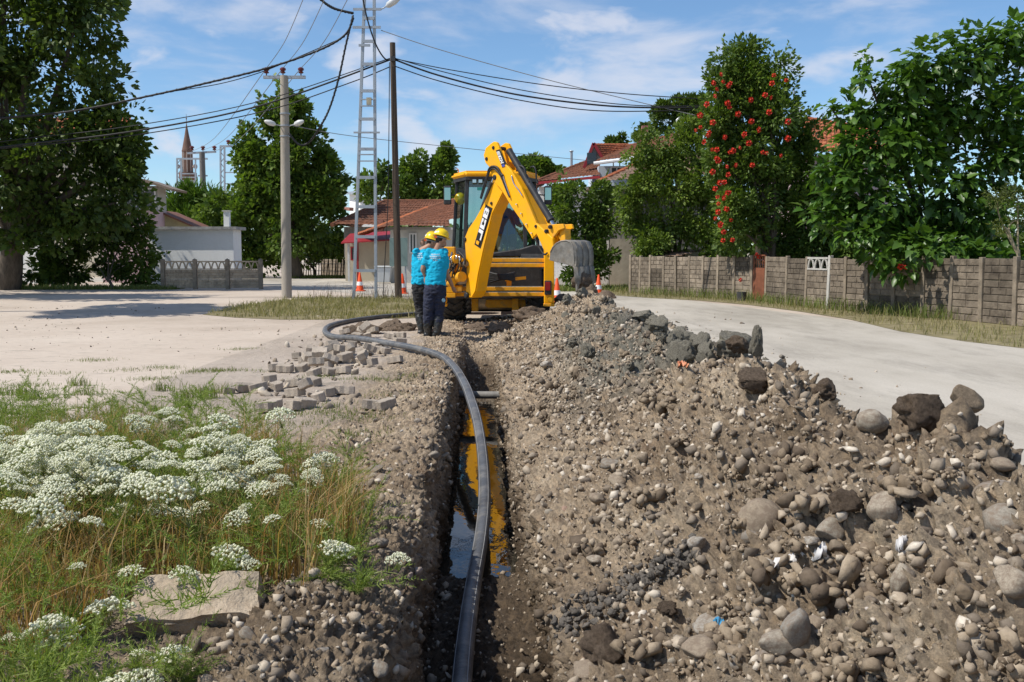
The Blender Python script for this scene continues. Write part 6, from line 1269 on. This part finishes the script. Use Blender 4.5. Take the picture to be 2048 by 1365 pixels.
# back fences near the houses
bf = thing('stake_fence', 'crooked fence of dark wooden stakes at the far side of the road', 'fence', gp(640, 554)); p0, p1 = gp(583, 551), gp(716, 557)
for k in range(26):
    p = p0.lerp(p1, k / 25); MB().bar(p, p + Vector((rb_.uniform(-.12, .12), 0, rb_.uniform(.95, 1.15))), .055, .05, (0, 1, 0)).build('stake', M_wood, bf)
for zz_ in (.35, .8): MB().bar(p0 + Vector((0, .05, zz_)), p1 + Vector((0, .05, zz_)), .025, .03).build('rail', M_wireg, bf)
gw = thing('block_wall', 'low pale brick-pattern wall behind the stake fence', 'wall', gp(690, 553)); q0, q1 = gp(640, 552) + Vector((0, .6, 0)), gp(770, 556) + Vector((0, .6, 0))
for k in range(4): slab_part(gw, q0.lerp(q1, k / 4), q0.lerp(q1, (k + 1) / 4 - .01), 0, 1.05, 6, nb=4)
lwf = thing('screen_wall', 'white pierced block wall beside the grey house', 'wall', gp(815, 562)); 
for (xa, xb, py, tp) in ((797, 832, 562, 1.15), (1108, 1150, 572, 1.2)):
    if xa > 1000: lwf = thing('screen_wall', 'white pierced block wall beside the plank barn', 'wall', gp(1130, 572))
    a, b = gp(xa, py), gp(xb, py); MB().bar(a + Vector((0, 0, .15)), b + Vector((0, 0, .15)), .16, .3).build('plinth', M_plas, lwf); MB().bar(a + Vector((0, 0, tp - .04)), b + Vector((0, 0, tp - .04)), .16, .08).build('coping', M_plas, lwf)
    n = 7; Lw = (b - a)
    for k in range(n + 1): MB().bar(a + Lw * (k / n) + Vector((0, 0, .3)), a + Lw * (k / n) + Vector((0, 0, tp - .08)), .05, .1, (0, 1, 0)).build('upright', M_white, lwf)
    for j in range(1, 5): z_ = .3 + (tp - .38) * j / 5; MB().bar(a + Vector((0, .0, z_)), b + Vector((0, .0, z_)), .08, .045).build('course', M_white, lwf)
sg = thing('road_sign', 'back of a grey-green rectangular sign beside the wooden pole', 'road sign', gp(812, 585)); MB().prism([at(779, 476, 36), at(815, 476, 36), at(815, 533, 36), at(779, 533, 36)], Vector((0, .02, 0))).build('sign_plate', mat('sign_back', (.17, .24, .22), .6, .1, 2, bstr=0), sg, bev=.004); q = at(811, 540, 36.05); MB().tube([(q.x, 36.08, 0), (q.x, 36.08, at(0, 478, 36).z)], .03, 8).build('post', M_galv, sg)
dm = thing('litter_bin', 'white plastic refuse container by the far stake fence', 'bin', gp(768, 567)); p = gp(768, 567); dbm = MB(); dbm.add([p + Vector(v) for v in ((-.3, -.3, .05), (.3, -.3, .05), (.3, .3, .05), (-.3, .3, .05), (-.38, -.38, .75), (.38, -.38, .75), (.38, .38, .75), (-.38, .38, .75))], [[3, 2, 1, 0], [4, 5, 6, 7], [0, 1, 5, 4], [1, 2, 6, 5], [2, 3, 7, 6], [3, 0, 4, 7]]); dbm.build('body', mat('bin_white', (.6, .62, .62), .6, .1, 3, bstr=0), dm, bev=.03); MB().box(p + Vector((0, 0, .79)), (.82, .82, .07)).build('lid', bpy.data.materials['bin_white'], dm, bev=.02)
M_gard = mat('garden_soil', (.13, .13, .06), .95, .4, .8, bstr=.4, bscale=12, dirt=(.22, .17, .11), dirt_amt=.6, spec=.1)
gd = [(p.x + .12, p.y + .06, .012) for p in pw] + [(pw[-1].x + 1.5, 6, .012), (120, 0, .012), (120, 110, .012), (6, 110, .012), (4.6, 44, .012)]
MB().add(gd, [list(range(len(gd)))]).build('garden_ground', M_gard)['kind'] = 'structure'
# ================================================================ trees
rt = np.random.RandomState(21)
LC = dict(dark=[(0.039, 0.074, 0.014), (0.063, 0.105, 0.020), (0.091, 0.136, 0.026), (0.050, 0.086, 0.018)], mid=[(0.059, 0.111, 0.018), (0.091, 0.154, 0.026), (0.137, 0.198, 0.043), (0.072, 0.124, 0.022)],
          lite=[(0.085, 0.147, 0.022), (0.118, 0.185, 0.030), (0.171, 0.234, 0.048), (0.099, 0.154, 0.024)], olive=[(0.078, 0.105, 0.026), (0.118, 0.147, 0.036), (0.157, 0.185, 0.054), (0.065, 0.086, 0.022)], pine=[(0.059, 0.124, 0.022), (0.091, 0.173, 0.030), (0.131, 0.209, 0.036)])
LM = {k: leafmat('leaves_' + k, v, .5, .28, .3, .55) for k, v in LC.items()}
LM['fig'] = leafmat('leaves_fig', [(0.037, 0.092, 0.014), (0.059, 0.129, 0.020), (0.091, 0.173, 0.030), (0.046, 0.105, 0.016), (0.072, 0.147, 0.024)], .38, .28, .4, .5)
M_bark = mat('bark', (.10, .08, .06), .95, .4, 3, bstr=.8, bscale=14, sc=(3, 3, .6)); M_barkp = mat('pale_bark', (.30, .25, .16), .9, .3, 3, bstr=.5, bscale=14)
def crown_pts(ell, Y, n, depth=.9, sub=9, subr=.42, hollow=.35):
    Pp = []; Dd = []; vol = np.array([e[2] * e[3] for e in ell], float); vol /= vol.sum()
    for e, v in zip(ell, vol):
        c = np.array(at(e[0], e[1], Y + (e[4] if len(e) > 4 else 0))); k = Y / FPX; rx, rz = e[2] * k, e[3] * k; ry = (rx + rz) / 2 * depth; nn_ = int(n * v)
        S_ = rt.normal(size=(sub, 3)); S_ /= np.linalg.norm(S_, axis=1)[:, None]; S_ *= rt.uniform(.3, .98, sub)[:, None]; sr = subr * rt.uniform(.5, 1.35, sub)
        w = rt.randint(sub, size=nn_); q = rt.normal(size=(nn_, 3)); q /= np.linalg.norm(q, axis=1)[:, None]; r_ = hollow + (1 - hollow) * rt.rand(nn_) ** .6
        U = S_[w] + q * (sr[w] * r_)[:, None]; Pp.append(c + U * np.array([rx, ry, rz])); d = q + U * .7 + np.array([0, 0, .05]); Dd.append(d)
    return np.concatenate(Pp), np.concatenate(Dd)
def tree(name, lab, cat, base, ell, Y, n, ls, m, trunk=None, tr=.18, droop=.5, lw=.6, group=None, depth=.9, sub=9, subr=.42, nl=None, twigs=0, bark=None):
    base = Vector(base); t = thing(name, lab, cat, base, group); L0 = np.array(base)
    P_, D_ = crown_pts(ell, Y, n, depth, sub, subr); keep = fbm(P_ * (2.2 / max(.5, Y / 30)), 2) > -.55; P_, D_ = P_[keep], D_[keep]
    keep = P_[:, 2] > .12; P_, D_ = P_[keep], D_[keep]; D_[:, 2] -= droop * rt.rand(len(D_))
    if twigs:
        c0 = P_.mean(0); far = np.argsort(-np.linalg.norm((P_ - c0) / (P_.std(0) + .01), axis=1))[:len(P_) // 8]
        for i in rt.choice(far, twigs):
            o = P_[i]; d = (o - c0); d /= np.linalg.norm(d); d = d * .6 + np.array([0, 0, .6]) + rt.normal(size=3) * .25; q = o + d[None] * (rt.rand(14, 1) * ls * 3); P_ = np.concatenate([P_, q]); D_ = np.concatenate([D_, rt.normal(size=(14, 3)) + d])
    V, F = leaf_cloud(P_ - L0, D_, ls * rt.uniform(.6, 1.25, len(P_)), rt, lw); cr = link('crown', npmesh('crown', V, F, m), t); cr['kind'] = 'stuff'
    tops = [at(e[0], e[1] + e[3] * .15, Y + (e[4] if len(e) > 4 else 0)) for e in ell]
    tk = MB(); mid = Vector((sum(p.x for p in tops) / len(tops), sum(p.y for p in tops) / len(tops), 0)); hh = min(p.z for p in tops) * .75; fork = Vector((base.x * .6 + mid.x * .4, base.y * .6 + mid.y * .4, max(.4, hh * .6))) if trunk is None else Vector(trunk)
    tk.tube(spline([base - Vector((0, 0, .05)), base.lerp(fork, .5) + Vector((.05, 0, 0)), fork], 4), list(np.linspace(tr * 1.25, tr * .8, 9)), 10)
    tk.build('trunk', bark or M_bark, t, smooth='auto')
    for p in tops[:nl or 99]:
        mm = fork.lerp(p, .5) + Vector((rt.uniform(-.2, .2), rt.uniform(-.2, .2), .15)); MB().tube(spline([fork - Vector((0, 0, .1)), mm, p], 4), list(np.linspace(tr * .55, tr * .12, 9)), 7).build('limb', bark or M_bark, t, smooth='auto')
    return t
tree('broad_leaf_tree', 'huge dark broad-leaved tree filling the left edge', 'tree', gp(14, 580), [(60, 60, 190, 130), (150, 40, 110, 80), (70, 230, 200, 130), (185, 190, 70, 90), (60, 380, 210, 100), (215, 330, 85, 85), (225, 250, 70, 60), (230, 400, 65, 50), (150, 430, 140, 60), (-130, 220, 200, 260), (10, -140, 200, 140), (60, 480, 70, 40)], 38.0, 40000, .25, LM['dark'], (at(25, 470, 38.5)), .42, .8, .75, sub=16, subr=.36, twigs=40)
tree('broad_leaf_tree', 'leafy tree beyond the left frame edge whose shade falls on the open ground', 'tree', (-16.8, 23.5, 0), [(-240, 20, 130, 90), (-300, -60, 130, 90), (-200, -50, 80, 70)], 23.5, 9000, .3, LM['dark'], None, .2, depth=2.4)
tree('broad_leaf_tree', 'second leafy tree outside the left edge shading the far strip of ground', 'tree', (-22, 31, 0), [(-380, 120, 260, 190), (-450, -60, 240, 160), (-260, -60, 150, 120)], 31.0, 9000, .34, LM['dark'], None, .28)
tree('garden_shrub', 'dark green shrub in front of the white shed end', 'shrub', gp(225, 580), [(210, 480, 75, 65), (270, 450, 40, 45), (160, 510, 60, 45), (255, 530, 55, 35), (130, 545, 80, 30), (60, 548, 70, 28), (290, 555, 35, 22), (215, 430, 55, 40), (290, 500, 30, 50), (120, 500, 60, 60)], 41.3, 9500, .24, LM['dark'], None, .06, .6, .5, nl=4, twigs=12)
tree('round_tree', 'tall bushy round tree behind the concrete pole', 'tree', (at(595, 550, 57).x, 57, 0), [(575, 245, 55, 50), (545, 300, 55, 55), (610, 300, 55, 55), (640, 350, 45, 45), (560, 360, 75, 60), (620, 400, 70, 55), (530, 420, 55, 55), (590, 450, 85, 55), (520, 360, 35, 45), (575, 205, 25, 25), (660, 400, 30, 40), (500, 300, 32, 50), (492, 370, 35, 50), (495, 430, 45, 50), (680, 360, 20, 22)], 57, 30000, .28, LM['mid'], None, .3, .5, .8, sub=14, subr=.4, twigs=30)
tree('shrub', 'bright green shrubs below the round tree beside the stake fence', 'shrub', (at(630, 550, 60).x, 60, 0), [(610, 490, 55, 35), (660, 500, 45, 30), (560, 500, 40, 35), (640, 470, 40, 30)], 60, 3600, .26, LM['lite'], None, .08)
tree('leafy_bush', 'leafy green bush mass behind the shed chimney', 'bush', (at(450, 550, 58).x, 58, 0), [(440, 430, 45, 45), (480, 460, 45, 60), (450, 500, 60, 50), (500, 520, 45, 40), (410, 440, 40, 30), (530, 510, 35, 40)], 57.5, 6500, .3, LM['mid'], None, .12, sub=10)
tree('young_pine', 'rounded light green pine behind the white shed', 'pine', (at(385, 550, 61).x, 61, 0), [(395, 395, 40, 32), (360, 400, 35, 32), (335, 425, 28, 28), (385, 430, 60, 32), (420, 415, 28, 35)], 61, 8000, .42, LM['pine'], None, .16, -.9, .14, sub=12)
far = [(745, 370, 26, 45), (795, 385, 30, 45), (770, 345, 20, 25), (832, 350, 24, 40), (815, 335, 18, 20), (845, 395, 40, 30), (885, 335, 28, 38), (895, 375, 34, 40), (1075, 335, 36, 24), (1100, 345, 22, 20)]
for k, (a, b, lab) in enumerate([(0, 3, 'slender tree left of three behind the farmhouse roof'), (3, 6, 'slender tree in the middle behind the farmhouse roof'), (6, 8, 'taller tree just left of the digger cab'), (8, 10, 'dark treetop right of the digger cab')]):
    tree('far_tree', lab, 'tree', (at(far[a][0], 500, 84).x, 84 + k, 0), far[a:b], 84 + k, 2600, .45, LM['mid'], None, .2, .5, .7, 'trees behind the houses', sub=8, subr=.45)
tree('far_tree', 'dark tree behind the barn roof left of the vine', 'tree', (at(1350, 500, 64).x, 64, 0), [(1350, 240, 55, 38), (1320, 270, 40, 30), (1390, 225, 40, 35)], 64, 4200, .32, LM['dark'], None, .25, group='trees behind the houses')
tree('far_tree', 'tiny round treetop left of the brick chimney', 'tree', (at(1238, 500, 95).x, 95, 0), [(1238, 279, 20, 11), (1225, 284, 12, 8)], 95, 900, .4, LM['dark'], None, .2, group='trees behind the houses')
tree('dark_shrub', 'dense dark shrub beside the digger bucket before the barn', 'shrub', gp(1180, 583), [(1165, 395, 62, 42), (1130, 425, 45, 50), (1195, 440, 45, 55), (1160, 480, 60, 50), (1190, 530, 48, 48), (1150, 545, 40, 30)], 38.5, 14000, .17, LM['mid'], None, .09, sub=12, twigs=16)
tree('fruit_tree', 'light green small-leaved tree behind the fence in front of the barn', 'tree', gp(1360, 580), [(1330, 300, 70, 45), (1385, 330, 50, 70), (1290, 355, 55, 45), (1340, 390, 80, 60), (1270, 420, 40, 50), (1310, 460, 60, 45), (1380, 450, 60, 60), (1395, 270, 40, 35), (1300, 490, 40, 22), (1255, 380, 35, 40), (1420, 400, 50, 90), (1430, 500, 40, 40), (1300, 290, 45, 30)], 37.2, 30000, .14, LM['lite'], None, .12, sub=12, subr=.42, twigs=40)
tree('cypress_bush', 'yellow-green conifer bush at the fence under the fruit tree', 'bush', (at(1300, 560, 36.2).x, 36.6, 0), [(1305, 490, 22, 30), (1290, 500, 20, 22)], 36.6, 1500, .12, LM['lite'], None, .05)
tree('shrub', 'leafy shrub behind the gate right of the vine', 'shrub', (at(1600, 560, 33).x, 31.0, 0), [(1600, 330, 50, 60), (1620, 420, 60, 75), (1650, 480, 60, 60), (1660, 380, 50, 60), (1580, 500, 50, 50), (1630, 500, 40, 40), (1570, 555, 40, 30), (1620, 270, 28, 38), (1580, 420, 40, 70), (1570, 320, 35, 60), (1680, 440, 50, 60), (1700, 500, 60, 50), (1560, 490, 40, 50)], 31.0, 22000, .15, LM['mid'], None, .08, sub=10, twigs=20)
# trumpet vine
vb = gp(1538, 602); vb.y += .35; VY = vb.y
vt = tree('trumpet_vine', 'tall column of trumpet vine dotted with red flowers above the gate', 'vine', vb, [(1490, 130, 70, 42), (1480, 175, 92, 55), (1530, 170, 55, 55), (1495, 240, 95, 65), (1490, 310, 75, 70), (1500, 380, 65, 70), (1480, 450, 48, 60), (1530, 430, 40, 60), (1440, 240, 35, 50), (1470, 400, 35, 60), (1550, 250, 40, 50), (1500, 100, 40, 16), (1480, 120, 60, 35), (1450, 300, 45, 60), (1460, 170, 60, 60), (1540, 330, 45, 60), (1550, 200, 45, 60)], VY + .2, 30000, .15, LM['mid'], at(1545, 520, VY + .2), .13, .6, .55, sub=12, subr=.45, twigs=70)
MB().tube([Vector((at(1516, 560, VY).x, VY + .1, 0)), at(1517, 470, VY + .1)], [.10, .09], 10).build('dead_stump', M_barkp, vt, smooth='auto')
def flower_mesh():
    g = MB(); n = 10
    for k in range(5):
        a = k * 1.2566 + .3; d = Vector((math.cos(a) * .5, -.8, math.sin(a) * .5)).normalized(); g.lathe(Vector((math.cos(a) * .02, 0, math.sin(a) * .02)), [(.006, 0), (.014, .04), (.022, .065), (.04, .085), (.043, .088), (.012, .06)], n, d)
    o = g.build('tmp', leafmat('red_flower', [(.62, .035, .012), (.75, .07, .02), (.5, .02, .015)], .5, .25)); me = o.data; bpy.data.objects.remove(o); return me
FLM = flower_mesh()
fpx = [(1460, 215), (1475, 228), (1415, 210), (1448, 275), (1470, 330), (1452, 335), (1435, 425), (1452, 420), (1436, 395), (1462, 440), (1505, 330), (1515, 260), (1440, 150), (1500, 200), (1425, 168), (1445, 165), (1432, 180), (1428, 194), (1455, 172), (1462, 168), (1545, 168), (1530, 192), (1540, 195), (1548, 152), (1455, 206), (1497, 246), (1503, 243), (1425, 247), (1420, 265), (1415, 270), (1485, 272), (1490, 270), (1498, 286), (1425, 299), (1435, 300), (1432, 317), (1438, 321), (1460, 305), (1465, 303), (1478, 297), (1525, 305), (1533, 306), (1560, 312), (1425, 345), (1440, 365), (1450, 366), (1458, 350), (1430, 379), (1455, 387), (1460, 385), (1445, 396), (1438, 408), (1430, 437), (1440, 453), (1448, 463), (1442, 450), (1446, 482), (1465, 481), (1512, 510), (1518, 513), (1390, 262), (1575, 278), (1575, 244), (1572, 162), (1800, 534), (1808, 536), (1480, 560), (1552, 532), (1402, 255), (1410, 285), (1540, 225), (1400, 230)]
for px, py in fpx:
    fy = VY - 1.0 if px < 1700 else 22.3; p = at(px, py, VY - (.95 if py < 400 else .5)) if px < 1700 else at(px, py, 22.2); o = link('flower_cluster', FLM, vt, p - vb); s_ = rt.uniform(.6, 1.0); o.scale = (s_, s_, s_); o.rotation_euler = (rt.uniform(-.4, .4), rt.uniform(-.8, .8), rt.uniform(-.8, .8))
# fig tree with big single leaves
fgb = Vector((at(1880, 600, 24.6).x, 24.6, 0)); FY = 23.2
FE = [(1900, 130, 110, 65), (1975, 100, 90, 60), (1800, 220, 110, 70), (1930, 230, 130, 90), (1770, 310, 100, 80), (1880, 330, 130, 90), (1990, 320, 100, 110), (1740, 400, 100, 65), (1850, 430, 130, 70), (1960, 440, 110, 80), (1700, 450, 70, 45), (1790, 490, 90, 45), (1920, 510, 110, 50), (1700, 230, 35, 40), (1725, 130, 18, 45), (1690, 300, 40, 40), (1660, 215, 18, 14), (2040, 220, 60, 130), (2060, 90, 60, 60), (2030, 520, 60, 50), (1760, 240, 80, 70), (1850, 160, 90, 60), (1700, 370, 70, 60), (1660, 440, 55, 45), (1650, 350, 40, 35), (1860, 500, 110, 55, -.9), (1950, 520, 90, 45, -1.1), (1740, 480, 70, 45, -.6), (1800, 520, 60, 35, -.8)]
P_, D_ = crown_pts(FE, FY, 9500, .8, 14, .45); D_[:, 2] -= .9 * rt.rand(len(D_)); keep = (P_[:, 2] > .5); P_, D_ = P_[keep], D_[keep]
fg = thing('fig_tree', 'large fig tree with broad glossy leaves hanging over the right fence', 'tree', fgb)
def leaf_shape():
    o_ = [(0, 0), (.16, .12), (.34, .10), (.30, .30), (.42, .42), (.26, .52), (.20, .72), (0, 1.0), (-.20, .72), (-.26, .52), (-.42, .42), (-.30, .30), (-.34, .10), (-.16, .12)]
    V = np.array([(x, y, abs(x) * .35 - .22 * y * y) for x, y in o_] + [(0, .35, -.03), (0, .65, -.09)]); F = [(0, 1, 14), (1, 2, 3), (1, 3, 14), (3, 4, 5), (3, 5, 14), (14, 5, 15), (5, 6, 15), (6, 7, 15), (15, 7, 8), (8, 9, 15), (15, 9, 14), (9, 10, 11), (9, 11, 14), (11, 12, 13), (11, 13, 14), (13, 0, 14)]
    return V, np.array(F)
LV, LF = leaf_shape(); D_ /= np.linalg.norm(D_, axis=1)[:, None]; sz = .24 * rt.uniform(.4, 1.3, len(P_)); px_, py_, dp_ = projnp(P_)
def frames(D):
    up = np.array([0, 0, 1.]) + rt.normal(size=D.shape) * .35; X = np.cross(D, up); X /= np.linalg.norm(X, axis=1)[:, None] + 1e-9; return np.stack([X, D, np.cross(X, D)], 2)
Fm = frames(D_); order = np.argsort(dp_ - sz * 6 + np.where((px_ > 1550) & (px_ < 2048) & (py_ > 20), 0, 50)); big, rest = order[:300], order[300:]
me = npmesh('leaf', LV, LF, LM['fig'], True)
for i in big:
    o = link('leaf', me, fg); o.matrix_local = Matrix.Translation(Vector(P_[i]) - fgb) @ Matrix([list(r_) for r_ in Fm[i]]).to_4x4() @ Matrix.Scale(sz[i], 4)
X = np.einsum('nij,vj->nvi', Fm[rest], LV) * sz[rest][:, None, None] + (P_[rest] - np.array(fgb))[:, None]
o = link('foliage', npmesh('foliage', X.reshape(-1, 3), (LF[None] + (np.arange(len(rest)) * len(LV))[:, None, None]).reshape(-1, 3), LM['fig'], True), fg); o['kind'] = 'stuff'
fk = at(1880, 540, 24.5); MB().tube(spline([fgb, fgb.lerp(fk, .6) + Vector((.1, 0, 0)), fk], 4), list(np.linspace(.17, .12, 9)), 10).build('trunk', M_bark, fg, smooth='auto')
for e in FE[::2]: p = at(e[0], e[1], FY + (e[4] if len(e) > 4 else 0)); MB().tube(spline([fk, fk.lerp(p, .5) + Vector((0, .1, .2)), p], 4), list(np.linspace(.08, .015, 9)), 7).build('limb', M_bark, fg, smooth='auto')
sb = gp(2033, 652); tree('sapling', 'thin sapling with sparse leaves in front of the fence at the right edge', 'tree', sb, [(1995, 400, 35, 30), (2035, 385, 35, 28), (2055, 430, 35, 35), (2000, 450, 22, 18)], sb.y, 1500, .06, LM['olive'], at(2036, 500, sb.y), .045, .4, .5, twigs=20, bark=M_barkp)
# far wood closing the view between the houses
n = 12000; a = rt.uniform(-95, 75, n); hgt = 4.5 + 2.2 * perlin(np.stack([a * .12, a * 0, a * 0], 1)) + .8 * perlin(np.stack([a * .6, a * 0 + 4, a * 0], 1)); P_ = np.stack([a, 125 + rt.uniform(-2, 2, n), hgt * rt.rand(n) ** .6], 1)
V, F = leaf_cloud(P_, rt.normal(size=(n, 3)), rt.uniform(.7, 1.3, n), rt, .7); tag(link('distant_wood', npmesh('distant_wood', V, F, LM['dark'])), 'far-off line of dark trees closing the view behind the houses', 'wood', None, 'stuff')
# green strips at the foot of the far walls
for nm, x0, x1, y0, y1, n, lab in (('roadside_grass', -24, -13.2, 39, 40.5, 5000, 'green grass strip under the left tree'), ('roadside_grass', -12.5, -6.2, 56.5, 58.5, 4500, 'green grass strip at the foot of the stake fence'), ('roadside_grass', 1.2, 5.2, 37, 41, 3000, 'grass at the foot of the dark shrub beyond the road')):
    P_ = np.stack([rt.uniform(x0, x1, n), rt.uniform(y0, y1, n), np.zeros(n)], 1); V, F = blades(P_, rt.uniform(.08, .25, n), rt.uniform(.1, .7, n), np.full(n, .03), rt); tag(link(nm, npmesh(nm, V, F, M_grass)), lab, 'grass', None, 'stuff')
